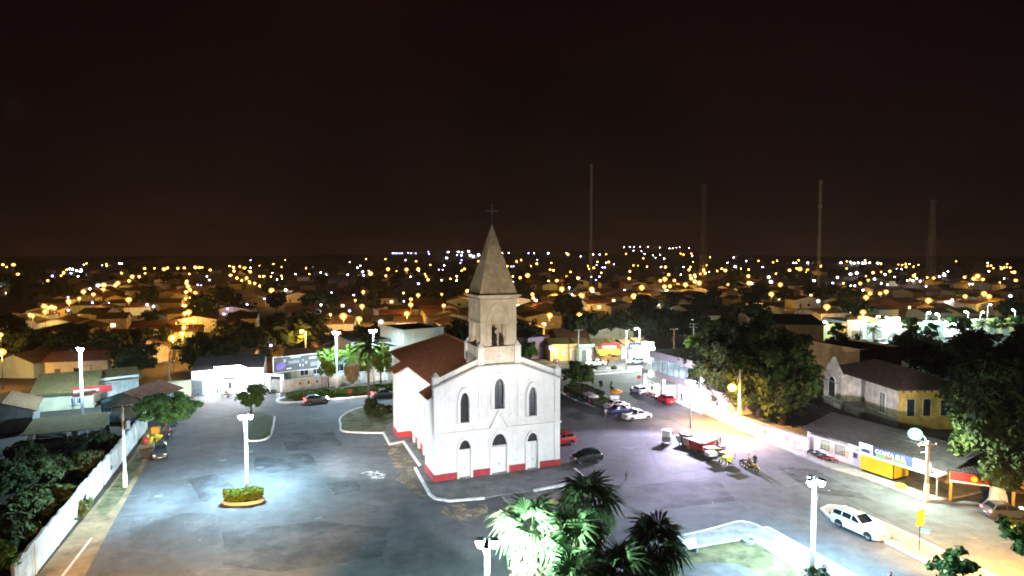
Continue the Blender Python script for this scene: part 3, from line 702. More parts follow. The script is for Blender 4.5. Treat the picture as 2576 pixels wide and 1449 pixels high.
def crown_points(rx, ry, rz, n, seed, clumps=45, cr=.26, zmin=-1.0):
    rng = np.random.default_rng(seed)
    d = rng.normal(size=(clumps, 3)); d /= np.linalg.norm(d, axis=1, keepdims=True)
    d[:, 2] = np.maximum(d[:, 2], zmin)
    rad = rng.uniform(.45, .95, (clumps, 1)) * (1 + .12 * rng.normal(size=(clumps, 1)))
    c = d * rad; k = rng.integers(0, clumps, n)
    csz = cr * rng.uniform(.6, 1.35, (clumps, 1))
    off = rng.normal(size=(n, 3)); off /= np.linalg.norm(off, axis=1, keepdims=True); off *= rng.uniform(.35, 1, (n, 1)) * csz[k]
    p = c[k] + off
    nr = off / np.linalg.norm(off, axis=1, keepdims=True) + .6 * p + .6 * rng.normal(size=(n, 3)) + np.array([0, 0, .5])
    return p * np.array([rx, ry, rz]), nr
CROWNS = {}
def crown(key, rx, ry, rz, n, leaf, mat, seed, **kw):
    if key in CROWNS: return CROWNS[key]
    p, nr = crown_points(rx, ry, rz, n, seed, **kw)
    CROWNS[key] = leaves_mesh('crown', p, nr, leaf, mat, seed); return CROWNS[key]
def trunk_mb(h, r, spread, seed, limbs=5, zc=None):
    rnd = random.Random(seed); b = MB(); zc = zc or h * 1.7
    pts = [(rnd.uniform(-.1, .1) * k, rnd.uniform(-.1, .1) * k, h * k / 3) for k in range(4)]
    b.tube(pts, [r * 1.35, r, r * .85, r * .75], 8)
    for i in range(limbs):
        a = 2 * math.pi * (i + rnd.random() * .6) / limbs; q = spread * rnd.uniform(.45, .75)
        e = (pts[-1][0] + q * math.cos(a), pts[-1][1] + q * math.sin(a), h + (zc - h) * rnd.uniform(.5, .95))
        m_ = (e[0] * .4, e[1] * .4, h + (e[2] - h) * .55)
        b.tube([pts[-1], m_, e], [r * .55, r * .38, r * .15], 6)
    return b
def tree(name, label, loc, h, rx, rz, mesh, r=.2, sc_xy=1.0, group=None, seed=1, bark='bark', rz_rot=None, white=0, limbs=5):
    """crown mesh is centred on its own middle; h = height of crown centre"""
    t = thing(name, label, 'tree', loc, 0, group)
    ht = max(.4, h - rz * .72)
    trunk_mb(ht, r, rx * .7, seed, limbs, h).build('trunk', bark, t, True)
    c = put('crown', mesh, t, (0, 0, h), (0, 0, rz_rot if rz_rot is not None else seed * 1.3)); c.scale = (sc_xy, sc_xy, 1)
    if white: MB().lathe([(r * 1.6, 0), (r * 1.42, white * .4), (r * 1.25, white)], n=8).build('lime_wash', 'lime_wash', t)
    return t
def fan_frond(seed, n=15, R_=1.15, droop=.35):
    rnd = random.Random(seed); b = MB()
    b.add([(0, -.02, 0), (.75, -.012, .03), (.75, .012, .03), (0, .02, 0)], [(0, 1, 2, 3)])
    for i in range(n):
        a = R(-118 + 236 * i / (n - 1)) ; L = R_ * (1 - .28 * abs(a) / 2.1) * rnd.uniform(.9, 1.05)
        w = .075; ca, sa = math.cos(a), math.sin(a)
        p0 = (.72, 0, .03); pm_ = (.72 + L * .55 * ca, L * .55 * sa, .06 - .02 * rnd.random()); p1 = (.72 + L * .9 * ca, L * .9 * sa, -droop * rnd.uniform(.8, 2.0))
        b.add([p0, (pm_[0] - w * sa, pm_[1] + w * ca, pm_[2] - .02), p1, (pm_[0] + w * sa, pm_[1] - w * ca, pm_[2] - .02), pm_], [(0, 4, 1), (1, 4, 2), (2, 4, 3), (3, 4, 0)])
    return b
FAN = [fan_frond(k).mesh('frond', 'leaf_palm') for k in range(3)]
DEADF = [fan_frond(10 + k, droop=.5, n=13).mesh('frond', 'leaf_dead') for k in range(2)]
def feather_frond(seed, L=2.6, mat='leaf_royal'):
    rnd = random.Random(seed); b = MB(); P = []
    for k in range(9):
        t = k / 8; P.append(Vector((L * (t - .12 * t * t), 0, L * (.34 * t - .62 * t * t))))
    b.tube(P, [.05, .045, .04, .035, .03, .025, .02, .015, .01], 5)
    for k in range(1, 27):
        t = k / 27; i = min(7, int(t * 8)); p = P[i].lerp(P[i + 1], t * 8 - i); q = .75 * math.sin(math.pi * min(1, t * .85 + .14)) * rnd.uniform(.8, 1.1)
        for s in (-1, 1):
            e = p + Vector((q * .45, s * q * .75, -q * rnd.uniform(.2, .7))); m_ = p.lerp(e, .5) + Vector((.05, 0, .04))
            b.add([p, m_ + Vector((.045, 0, 0)), e, m_ - Vector((.045, 0, 0))], [(0, 1, 2, 3)])
    return b.mesh('frond', mat)
FEATHER = [feather_frond(k) for k in range(2)]; FEATHER_L = [feather_frond(5 + k, 2.4, 'leaf_lime') for k in range(2)]
def palm(label, loc, h, fr, nf=34, fmesh=FAN, skirt=0, r=.2, seed=1, scale=1.0, up=72, down=-35, white=0, trunkmat='bark', name='fan_palm'):
    t = thing(name, label, 'palm tree', loc); rnd = random.Random(seed)
    MB().lathe([(r * 1.5, 0), (r * 1.1, .5), (r, h * .5), (r * .85, h)], n=9).build('trunk', trunkmat, t, True)
    for i in range(nf):
        k = i / (nf - 1); pitch = R(up + (down - up) * k ** .8 + rnd.uniform(-8, 8)); yaw = i * 2.39996 + rnd.uniform(-.2, .2)
        o = put('frond', rnd.choice(fmesh), t, (0, 0, h - .25 * k), (rnd.uniform(-.25, .25), -pitch, yaw)); s = fr * scale * rnd.uniform(.85, 1.1); o.scale = (s, s, s)
    if skirt:
        for i in range(skirt):
            k = i / skirt; yaw = i * 2.39996; pitch = R(-32 - 44 * k ** .6 + rnd.uniform(-8, 8))
            o = put('dead_frond', rnd.choice(DEADF), t, (0, 0, h - .3 - k * h * .42), (rnd.uniform(-.4, .4), -pitch, yaw)); s = fr * .95 * rnd.uniform(.8, 1.05); o.scale = (s, s, s)
    if white: MB().lathe([(r * 1.58, 0), (r * 1.2, .5), (r * 1.12, white)], n=9).build('lime_wash', 'lime_wash', t)
    return t
def hedge_mesh(poly, h0, h1, leaf, mat, seed, dens=60, bulge=.12):
    """leafy block over a polygon of ground points (x,y)"""
    rng = np.random.default_rng(seed); P = np.array([(p[0], p[1]) for p in poly]); lo, hi = P.min(0), P.max(0)
    n = int(dens * np.prod(hi - lo) * 2); q = rng.uniform(lo, hi, (n, 2)); ins = np.zeros(n, bool); j = len(P) - 1
    for i in range(len(P)):
        c = (P[i, 1] > q[:, 1]) != (P[j, 1] > q[:, 1])
        with np.errstate(divide='ignore', invalid='ignore'):
            xi = (P[j, 0] - P[i, 0]) * (q[:, 1] - P[i, 1]) / (P[j, 1] - P[i, 1]) + P[i, 0]
        ins ^= c & (q[:, 0] < xi); j = i
    q = q[ins]; n = len(q)
    z = h0 + (h1 - h0) * rng.beta(2.2, 1, n) + bulge * (np.sin(q[:, 0] * 2.1) + np.cos(q[:, 1] * 2.7)) * .5
    return leaves_mesh('foliage', np.column_stack([q, z]), rng.normal(size=(n, 3)) + np.array([0, 0, .9]), leaf, mat, seed)
def bush(label, loc, r, h, n, leaf, mat, seed, group=None, name='bush'):
    p, nr = crown_points(r, r, h / 2, n, seed, clumps=16, cr=.34)
    t = thing(name, label, 'bush', loc, 0, group)
    put('foliage', leaves_mesh('foliage', p, nr, leaf, mat, seed), t, (0, 0, h * .52))
    MB().tube([(0, 0, 0), (.05, .02, h * .5)], [.06, .03], 5).build('stem', 'bark', t); return t

# ------------------------------------------------------------------ lamps
COOL = (.48, .80, 1.0); LAV = (.74, .67, 1.0); NEU = (.94, .93, 1.0); AMB = (1.0, .50, .10); TEAL = (.62, 1.0, .93); WHT = (.95, .98, 1.0); WARM = (1.0, .78, .52)
em('glow_cool', (.75, .95, 1.0), 60); em('glow_lav', (.9, .88, 1.0), 60); em('glow_amber', (1.0, .45, .05), 30); em('glow_teal', (.6, 1.0, .92), 70); em('glow_white', (.95, .98, 1.0), 40)
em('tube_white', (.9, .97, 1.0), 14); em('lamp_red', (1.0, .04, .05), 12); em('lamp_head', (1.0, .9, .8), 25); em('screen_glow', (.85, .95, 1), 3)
def halomat(name, rgb, s, fac):  # see-through emissive shell that paints a glow halo around a lamp
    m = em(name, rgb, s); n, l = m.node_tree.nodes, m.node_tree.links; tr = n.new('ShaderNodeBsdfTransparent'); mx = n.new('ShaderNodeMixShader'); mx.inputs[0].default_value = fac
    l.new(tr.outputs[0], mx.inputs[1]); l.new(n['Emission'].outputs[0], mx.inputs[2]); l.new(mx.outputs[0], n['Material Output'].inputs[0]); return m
halomat('diffuser_amber', (1.0, .36, .03), 1.7, .3); halomat('diffuser_white', (.8, .9, 1.0), .8, .2); halomat('diffuser_teal', (.22, 1.0, .80), 1.5, .35)
GLOW = {COOL: 'glow_cool', LAV: 'glow_lav', AMB: 'glow_amber', TEAL: 'glow_teal', WHT: 'glow_white', (.86, 1.0, .9): 'glow_white'}
def lamp_post(label, base, h, color, watts, heads=3, polemat='concrete', yaw0=0.0, r=.14, cone=165, white_base=0, group=None, loc=None, lens=.16, aims=(), up=.12):
    p = loc if loc is not None else G(*base)
    t = thing('lamp_post', label, 'lamp post', (p[0], p[1], 0), yaw0, group)
    MB().lathe([(r * 1.35, 0), (r * 1.2, 1.0), (r * .8, h)], n=10).build('pole', polemat, t, True)
    if white_base: MB().lathe([(r * 1.38, 0), (r * 1.3, white_base)], n=10).build('painted_base', 'lime_wash', t)
    MB().cyl((0, 0), .12, .12, h - .25, h + .03, 8).build('collar', 'iron', t)
    for i in range(heads):
        a = 2 * math.pi * i / heads; c, s = math.cos(a), math.sin(a); hx = .62
        hb = MB(); hb.tube([(0, 0, h - .05), (.22, 0, h + .02), (.3, 0, h + .02)], .035, 5)
        hb.add([(.25, -.14, h + .13), (.95, -.2, h + .06), (.95, .2, h + .06), (.25, .14, h + .13), (.25, -.17, h - .02), (.97, -.24, h - .1), (.97, .24, h - .1), (.25, .17, h - .02)],
               [(0, 1, 2, 3), (0, 4, 5, 1), (1, 5, 6, 2), (2, 6, 7, 3), (3, 7, 4, 0)])
        hd = hb.build('lamp_head', 'black', t); hd.rotation_euler = (0, 0, a); hd.scale = (.78, .78, 1)
        ln = MB(); ln.add([(.3, -lens, h - .03), (.95, -lens * 1.3, h - .1), (.95, lens * 1.3, h - .1), (.3, lens, h - .03), (.34, -lens * .8, h - .16), (.9, -lens * 1.1, h - .26), (.9, lens * 1.1, h - .26), (.34, lens * .8, h - .16)], [(4, 7, 6, 5), (0, 4, 5, 1), (1, 5, 6, 2), (2, 6, 7, 3), (3, 7, 4, 0)])
        ln.sphere((.62, 0, h - .3), .26, 8, 5); ln.build('lens', GLOW[color], hd)  # glowing ball added under each lens for the lamp's glare
    lamp(t, 'SPOT', (0, 0, h - .3), watts * .85, color, .35, (0, 0, 0), 174, .22); lamp(t, 'POINT', (0, 0, h - .45), watts * up, color, .3)
    for tgt, wt, cn_, *ac in aims:      # extra beams, several added to brighten or warm their target
        o = lamp(t, 'SPOT', (0, 0, h + .2), wt, ac[0] if ac else color, .3, None, cn_, .7, 'floodlight_beam'); d = Vector(tgt) - Vector((p[0], p[1], h + .2)); d.rotate(Matrix.Rotation(-yaw0, 3, 'Z'))
        u_ = d.normalized(); o.location = (u_.x * 1.1, u_.y * 1.1, h - .1); o.rotation_euler = d.to_track_quat('-Z', 'Y').to_euler()
    return t
def street_light(label, base, h, arm, color, watts, polemat='concrete', square=True, cone=170, bulb=.22, drop=.0, white_base=0, crossarm=False, group=None, lcol=None, side=.12, spot=None, tilt=None, loc=None):
    """pole with one arm; arm = (dx,dy,dz) from the pole top to the lamp"""
    p = Vector(loc) if loc else G(*base); t = thing('street_light', label, 'street light', (p.x, p.y, 0), 0, group)
    b = MB()
    if square: b.add([(-.17, -.12, 0), (.17, -.12, 0), (.17, .12, 0), (-.17, .12, 0), (-.1, -.08, h), (.1, -.08, h), (.1, .08, h), (-.1, .08, h)], [(0, 1, 5, 4), (1, 2, 6, 5), (2, 3, 7, 6), (3, 0, 4, 7), (4, 5, 6, 7)])
    else: b.lathe([(.14, 0), (.09, h)], n=9)
    b.build('pole', polemat, t)
    if white_base: MB().box(-.19, .19, -.14, .14, 0, white_base).build('painted_base', 'lime_wash', t)
    z0 = h - drop; e = Vector(arm) + Vector((0, 0, z0))
    MB().tube([(0, 0, z0 - .3), (arm[0] * .5, arm[1] * .5, z0 + arm[2] * .75), tuple(e)], .035, 6).build('arm', 'steel', t)
    d = Vector((arm[0], arm[1], 0)).normalized() if abs(arm[0]) + abs(arm[1]) > 0 else Vector((1, 0, 0))
    hb = MB(); q = e + d * .28; hb.sphere((q.x, q.y, q.z + .06), .2, 8, 4, .6); hd = hb.build('lamp_head', 'steel', t)
    MB().sphere((q.x, q.y, q.z - .1), bulb, 10, 6, .8).build('bulb', GLOW[color], hd)
    MB().sphere((q.x, q.y, q.z - .1), bulb * 1.22, 14, 8, .9).build('diffuser', 'diffuser_amber' if color == AMB else 'diffuser_teal' if color == TEAL else 'diffuser_white', hd, True)  # shell added around the bulb as its halo of glow
    if spot:
        o = lamp(t, 'SPOT', (q.x, q.y, q.z - .12 - bulb), watts, color, .15, (0, 0, 0), spot, .6)
        lamp(t, 'POINT', (q.x, q.y, q.z - .12 - bulb), watts * side, color, .15)
        if tilt: o.rotation_euler = (Vector(tilt) - Vector((p.x, p.y, 0)) - Vector((q.x, q.y, q.z))).to_track_quat('-Z', 'Y').to_euler()
    else: lamp(t, 'POINT', (q.x, q.y, q.z - .12 - bulb), watts, lcol or color, .12)
    if crossarm:
        ca = MB(); ca.box(-.9, .9, -.06, .06, h - .5, h - .38); ca.box(-.7, .7, -.05, .05, h - 1.2, h - 1.1); ca.build('crossarm', 'wood', t)
        for x in (-.8, -.3, .3, .8): MB().lathe([(.03, h - .38), (.06, h - .32), (.05, h - .22), (.02, h - .18)], (x, 0), 6).build('insulator', 'white_trim', t)
    return t
def power_pole(label, base, h, arms=2, mat='concrete', group=None, trafo=False, sl=1.0):
    p = G(*base); t = thing('power_pole', label, 'utility pole', (p.x, p.y, 0), .2, group)
    MB().add([(-.17 * sl, -.12, 0), (.17 * sl, -.12, 0), (.17 * sl, .12, 0), (-.17 * sl, .12, 0), (-.1 * sl, -.08, h), (.1 * sl, -.08, h), (.1 * sl, .08, h), (-.1 * sl, .08, h)], [(0, 1, 5, 4), (1, 2, 6, 5), (2, 3, 7, 6), (3, 0, 4, 7), (4, 5, 6, 7)]).build('pole', mat, t)
    for k in range(arms):
        z = h - .25 - .8 * k; MB().box(-1.0, 1.0, -.06, .06, z, z + .12).build('crossarm', 'wood', t)
        for x in (-.9, -.4, .4, .9): MB().lathe([(.03, z + .12), (.06, z + .17), (.05, z + .27), (.02, z + .3)], (x, 0), 6).build('insulator', 'white_trim', t)
    if trafo: MB().lathe([(.3, h - 2.6), (.33, h - 2.5), (.33, h - 1.7), (.28, h - 1.6)], (.38, 0), 10).build('transformer', 'steel', t)
    return t
def wire(a, c, sag=.5, label='thin sagging power cable', r=.018, group='overhead cables'):
    a, c = Vector(a), Vector(c); P = []
    for k in range(11):
        t = k / 10; q = a.lerp(c, t); q.z -= sag * 4 * t * (1 - t); P.append(q - a)
    o = MB().tube(P, r, 4).build('power_cable', 'black'); o.location = a
    return tag(o, label, 'cable', group)

# ------------------------------------------------------------------ vehicles
for nm, c in dict(white=(.72, .72, .72), black=(.008, .008, .01), red=(.42, .012, .02), blue=(.03, .05, .16), silver=(.3, .31, .33), grey=(.05, .055, .06)).items():
    pm('paint_' + nm, c, .28, .03, 2, metal=0, coat=.8, spec=.5)
glassmat('car_glass', (.012, .014, .018), .05); pm('chrome', (.6, .6, .62), .15, .05, 3, metal=.95); pm('lens_red', (.3, .01, .01), .2, .1, 3); pm('lens_clear', (.6, .62, .65), .1, .05, 3, spec=.8)
def wheel_meshes(r, w):
    ty = MB(); n = 18
    prof = [(r * .66, -w / 2), (r * .95, -w / 2), (r, -w * .3), (r, w * .3), (r * .95, w / 2), (r * .66, w / 2)]
    v = [];
    for rr, y in prof: v += [(rr * math.cos(2 * math.pi * i / n), y, rr * math.sin(2 * math.pi * i / n)) for i in range(n)]
    ty.add(v, [(k * n + i, (k + 1) * n + i, (k + 1) * n + (i + 1) % n, k * n + (i + 1) % n) for k in range(5) for i in range(n)])
    rm = MB(); m = 10
    for y in (-w * .36, w * .36):
        rm.add([(r * .16 * math.cos(2 * math.pi * i / m), y, r * .16 * math.sin(2 * math.pi * i / m)) for i in range(m)], [tuple(range(m))])
        for k in range(5):
            a = 2 * math.pi * k / 5; c, s = math.cos(a), math.sin(a); q = .13 * r
            rm.add([(r * .1 * c - q * s, y, r * .1 * s + q * c), (r * .66 * c - q * s, y, r * .66 * s + q * c), (r * .66 * c + q * s, y, r * .66 * s - q * c), (r * .1 * c + q * s, y, r * .1 * s - q * c)], [(0, 1, 2, 3)])
    rr = []
    for y, q in ((-w * .4, r * .68), (-w * .4, r * .56), (w * .4, r * .56), (w * .4, r * .68)): rr += [(q * math.cos(2 * math.pi * i / n), y, q * math.sin(2 * math.pi * i / n)) for i in range(n)]
    rm.add(rr, [(k * n + i, k * n + (i + 1) % n, (k + 1) * n + (i + 1) % n, (k + 1) * n + i) for k in range(3) for i in range(n)])
    return ty.mesh('tyre', 'rubber'), rm.mesh('rim', 'steel')
WH = {}
PROF = {  # t from rear to front, height fraction, greenhouse flag
 'hatch': [(0, .42, 0), (.015, .60, 0), (.045, .66, 0), (.075, .70, 1), (.17, .965, 1), (.33, 1.0, 1), (.52, .985, 1), (.715, .665, 1), (.80, .62, 0), (.92, .55, 0), (.985, .44, 0), (1.0, .36, 0)],
 'sedan': [(0, .42, 0), (.012, .58, 0), (.06, .645, 0), (.15, .665, 0), (.175, .675, 1), (.30, .965, 1), (.42, 1.0, 1), (.54, .985, 1), (.70, .665, 1), (.79, .63, 0), (.92, .56, 0), (.985, .44, 0), (1.0, .36, 0)],
 'suv': [(0, .40, 0), (.012, .60, 0), (.03, .66, 0), (.045, .68, 1), (.10, .955, 1), (.30, 1.0, 1), (.52, .985, 1), (.69, .67, 1), (.80, .635, 0), (.92, .585, 0), (.985, .46, 0), (1.0, .38, 0)],
 'pickup': [(0, .40, 0), (.008, .60, 0), (.30, .60, 0), (.40, .605, 0), (.41, .62, 1), (.44, .965, 1), (.52, 1.0, 1), (.60, .985, 1), (.735, .66, 1), (.82, .62, 0), (.93, .55, 0), (.985, .44, 0), (1.0, .36, 0)]}
def car(label, kind, paint, pos, head, L=4.0, Wd=1.7, H=1.5, wb=None, group=None, rack=False, lights=False, name='car', cat='car'):
    t = thing(name, label, cat, (pos[0], pos[1], .01), head, group); pf = PROF[kind]; hw = Wd / 2; belt = .655 * H
    rw_ = .33 if H < 1.62 else .36; wb = wb or L * .62; xf = -L / 2 + L * .5 + wb / 2 + .02 * L; xr = xf - wb
    S = []
    for tt, hf, gh in pf:
        x = -L / 2 + tt * L; e = min(tt, 1 - tt); nar = 1 - .16 * max(0, (.09 - e) / .09) ** 1.5; w = hw * nar; top = hf * H
        b0 = .2 if .04 < tt < .96 else .3
        bz = min(belt, top)
        if gh:
            fr = max(0, (top - belt) / (H - belt)); sec = [(w * .88, b0), (w * .985, b0 + .12), (w, .36 * H), (w * .965, bz), (w * (.93 - .19 * fr), top - .05 * fr), (w * (.86 - .2 * fr), top)]
        else: sec = [(w * .88, b0), (w * .985, b0 + .12), (w, min(.36 * H, top * .8)), (w * .97, top * .93), (w * .9, top * .985), (w * .82, top)]
        S.append((x, sec))
    b = MB(); k = 6; v = []
    for x, sec in S:
        v += [(x, -y, z) for y, z in sec] + [(x, y, z) for y, z in reversed(sec)]
    m = 2 * k; f = []
    for i in range(len(S) - 1):
        for j in range(m - 1): f.append((i * m + j, (i + 1) * m + j, (i + 1) * m + j + 1, i * m + j + 1))
        f.append((i * m + m - 1, (i + 1) * m + m - 1, (i + 1) * m, i * m))
    f += [tuple(range(m)), tuple(range(len(S) * m - 1, (len(S) - 1) * m - 1, -1))]
    b.add(v, f); body = b.build('body', paint, t, True)
    try: body.modifiers.new('edge', 'EDGE_SPLIT').split_angle = R(32)
    except Exception: pass
    G_ = [i for i, q in enumerate(pf) if q[2]]
    roof = [i for i in G_ if pf[i][1] > .94]
    def P(i, j, sgn, off=.012):
        x, sec = S[i]; y, z = sec[j]; return Vector((x, sgn * (y + off), z))
    # side glass, split by pillars
    for sgn in (-1, 1):
        lo = [P(i, 3, sgn) for i in G_]; hi = [P(i, 4, sgn) for i in G_]
        def onl(pl, x):
            for a, c in zip(pl, pl[1:]):
                if a.x <= x <= c.x + 1e-6: return a.lerp(c, (x - a.x) / max(1e-6, c.x - a.x))
            return pl[0] if x < pl[0].x else pl[-1]
        x0 = S[G_[0]][0] + .06; x1 = S[G_[-1]][0] - .1
        ncut = {'hatch': 2, 'sedan': 2, 'suv': 3, 'pickup': 1}[kind]
        xa, xb = S[roof[0]][0], S[roof[-1]][0]
        cuts = np.linspace(x0 + .05, x1, ncut + 1)
        for c in range(ncut):
            a, e = cuts[c] + .05, cuts[c + 1] - .05; q = MB(); N = 6; vv = []
            for u in range(N + 1):
                x = a + (e - a) * u / N; l_, h_ = onl(lo, x), onl(hi, x); dz = h_.z - l_.z
                vv += [tuple(l_.lerp(h_, .1)), tuple(l_.lerp(h_, .9))]
            q.add(vv, [((2 * u, 2 * u + 2, 2 * u + 3, 2 * u + 1) if sgn < 0 else (2 * u, 2 * u + 1, 2 * u + 3, 2 * u + 2)) for u in range(N)])
            q.build('side_window', 'car_glass', t)
    def slant(i0, i1, name):
        up = Vector((0, 0, .016)); a, c, d, e = P(i0, 5, -1, -.03), P(i1, 5, -1, -.03), P(i1, 5, 1, -.03), P(i0, 5, 1, -.03)
        dx = Vector((.016 if S[i1][0] > S[i0][0] and pf[i1][1] < pf[i0][1] else -.016, 0, 0))
        q = [a.lerp(c, .06), a.lerp(c, .93), e.lerp(d, .93), e.lerp(d, .06)]
        MB().add([tuple(p + up + dx) for p in q], [(0, 1, 2, 3)]).build(name, 'car_glass', t)
    slant(roof[-1], G_[-1], 'windscreen'); slant(roof[0], G_[0], 'rear_window')
    r = .205 * H if kind != 'suv' else .21 * H
    key = round(r, 2)
    if key not in WH: WH[key] = wheel_meshes(key, .2)
    for x in (xr, xf):
        for s in (-1, 1):
            w = put('wheel', MB().lathe([(r * .3, -.06), (r * .3, .06)], n=8).mesh('hub', 'black'), t, (x, s * (hw - .1), key)); w.rotation_euler = (0, 0, 0)
            w.data.transform(Matrix.Rotation(math.pi / 2, 4, 'X'))
            put('tyre', WH[key][0], w); put('rim', WH[key][1], w)
        MB().add([(x + key * 1.22 * math.cos(a), s * (hw + .003), key * 1.0 + key * 1.22 * math.sin(a)) for s in (-1, 1) for a in np.linspace(0, math.pi, 9)] , [tuple(range(9)), tuple(range(17, 8, -1))]).build('wheel_arch', 'black', t)
    zl = .50 * H if kind != 'suv' else .53 * H
    for s in (-1, 1):
        q = sorted((s * hw * .5, s * hw * .86)); MB().box(L / 2 - .22, L / 2 - .045, q[0], q[1], zl - .09, zl + .05).build('headlight', 'lamp_head' if lights else 'lens_clear', t)
        q = sorted((s * hw * .62, s * hw * .9)); MB().box(-L / 2 - .005, -L / 2 + .14, q[0], q[1], .5 * H, .62 * H).build('tail_light', 'lamp_red' if lights else 'lens_red', t)
        MB().box(.14 * L, .14 * L + .12, *sorted((s * (hw - .02), s * (hw + .17))), belt + .0, belt + .14).build('mirror', paint, t)
        for hx in (-.08, .1): MB().box(hx * L, hx * L + .16, *sorted((s * hw * .97, s * (hw + .012))), belt - .13, belt - .10).build('door_handle', 'chrome', t)
        MB().box(xr + key * 1.3, xf - key * 1.3, *sorted((s * hw * .9, s * (hw * .985 + .006))), .17, .26).build('sill', 'black', t)
    gr = MB(); gr.box(L / 2 - .06, L / 2 + .006, -hw * .45, hw * .45, .30 * H, .36 * H); gr.box(L / 2 - .06, L / 2 + .004, -hw * .3, hw * .3, .39 * H, .43 * H); gr.build('grille', 'black', t)
    MB().box(L / 2 + .004, L / 2 + .016, -.2, .2, .245 * H, .29 * H).build('number_plate', 'sign_white', t); MB().box(-L / 2 - .016, -L / 2 + .002, -.2, .2, .34 * H, .4 * H).build('number_plate', 'sign_white', t)
    if kind == 'pickup':
        MB().box(-L / 2 + .08, -L / 2 + .395 * L, -hw * .8, hw * .8, .58 * H, .612 * H).build('cargo_cover', 'black', t)
    if rack:
        rk = MB()
        for s in (-1, 1): rk.tube([(S[roof[0]][0] + .1, s * hw * .62, H + .015), (S[roof[-1]][0] - .2, s * hw * .62, H + .03)], .022, 5)
        for x in (-.28 * L, -.1 * L): rk.tube([(x, -hw * .62, H + .035), (x, hw * .62, H + .035)], .02, 5)
        rk.build('roof_rack', 'iron', t)
    if lights:
        for s in (-1, 1): lamp(t, 'SPOT', (L / 2 + .05, s * hw * .68, zl), 300, (1, .93, .82), .06, (0, R(-78), 0), 60, .6, 'beam')
    return t
def moto_meshes():
    ty = MB(); n = 16; r, w = .29, .1
    v = []
    for rr, y in ((r * .78, -w / 2), (r, -w * .35), (r, w * .35), (r * .78, w / 2)): v += [(rr * math.cos(2 * math.pi * i / n), y, rr * math.sin(2 * math.pi * i / n)) for i in range(n)]
    ty.add(v, [(k * n + i, (k + 1) * n + i, (k + 1) * n + (i + 1) % n, k * n + (i + 1) % n) for k in range(3) for i in range(n)] + [(3 * n + i, i, (i + 1) % n, 3 * n + (i + 1) % n) for i in range(n)])
    sp_ = MB()
    for k in range(8):
        a = 2 * math.pi * k / 8; sp_.tube([(.03 * math.cos(a), 0, .03 * math.sin(a)), (r * .8 * math.cos(a), 0, r * .8 * math.sin(a))], .008, 4)
    fr = MB()
    fr.tube([(-.6, -.08, .29), (-.2, -.1, .42), (.25, -.06, .45), (.5, 0, .82)], .03, 6); fr.tube([(-.6, .08, .29), (-.2, .1, .42), (.25, .06, .45)], .03, 6)
    fr.tube([(.5, 0, .88), (.62, -.07, .55), (.68, -.07, .29)], .028, 6); fr.tube([(.5, 0, .88), (.62, .07, .55), (.68, .07, .29)], .028, 6)
    fr.box(-.14, .2, -.12, .12, .25, .52); fr.tube([(.1, .14, .25), (-.2, .17, .26), (-.75, .17, .36)], [.03, .04, .05], 6)
    fr.tube([(-.55, 0, .72), (-.85, 0, .66), (-.92, 0, .6)], .05, 5)
    tk = MB(); tk.lathe([(.03, -.24), (.13, -.18), (.16, 0), (.12, .2), (.04, .26)], n=10); tk.v = [(z + .22, x, .76 + y * .75) for x, y, z in tk.v]
    fe = MB()
    for cx in (.68, -.6):
        P_ = [(cx + .35 * math.cos(a), 0, .29 + .35 * math.sin(a)) for a in np.linspace(.5, 2.7, 7)]
        fe.tube(P_, .055, 5)
    se = MB(); se.box(-.62, .02, -.13, .13, .74, .82); se.box(-.62, -.25, -.11, .11, .82, .86)
    hbm = MB(); hbm.tube([(.42, -.36, 1.03), (.48, -.18, 1.0), (.5, 0, .95), (.48, .18, 1.0), (.42, .36, 1.03)], .018, 5)
    for s in (-1, 1): hbm.tube([(.46, s * .2, 1.0), (.5, s * .3, 1.17)], .01, 4); hbm.box(.485, .51, s * .3 - .06, s * .3 + .06, 1.14, 1.22)
    hl = MB(); hl.sphere((.6, 0, .88), .1, 8, 5)
    return dict(tyre=ty.mesh('tyre', 'rubber'), spokes=sp_.mesh('spokes', 'steel'), frame=fr.mesh('frame', 'iron'), seat=se.mesh('seat', 'black'),
                handlebar=hbm.mesh('handlebar', 'iron'), headlight=hl.mesh('headlight', 'lens_clear')), tk, fe
MM, TK, FE = moto_meshes(); TANK = {}
def motorcycle(label, pos, head, col='red', group=None):
    t = thing('motorcycle', label, 'motorcycle', (pos[0], pos[1], .005), head, group)
    inner = []
    for k in ('frame', 'seat', 'handlebar', 'headlight'): put(k, MM[k], t)
    if col not in TANK: TANK[col] = (TK.mesh('fuel_tank', col), FE.mesh('mudguards', col))
    put('fuel_tank', TANK[col][0], t); put('mudguards', TANK[col][1], t)
    for x in (.68, -.6):
        w = put('wheel', MM['tyre'], t, (x, 0, .29)); put('spokes', MM['spokes'], w)
    t.rotation_euler = (R(-9), 0, head)
    return t

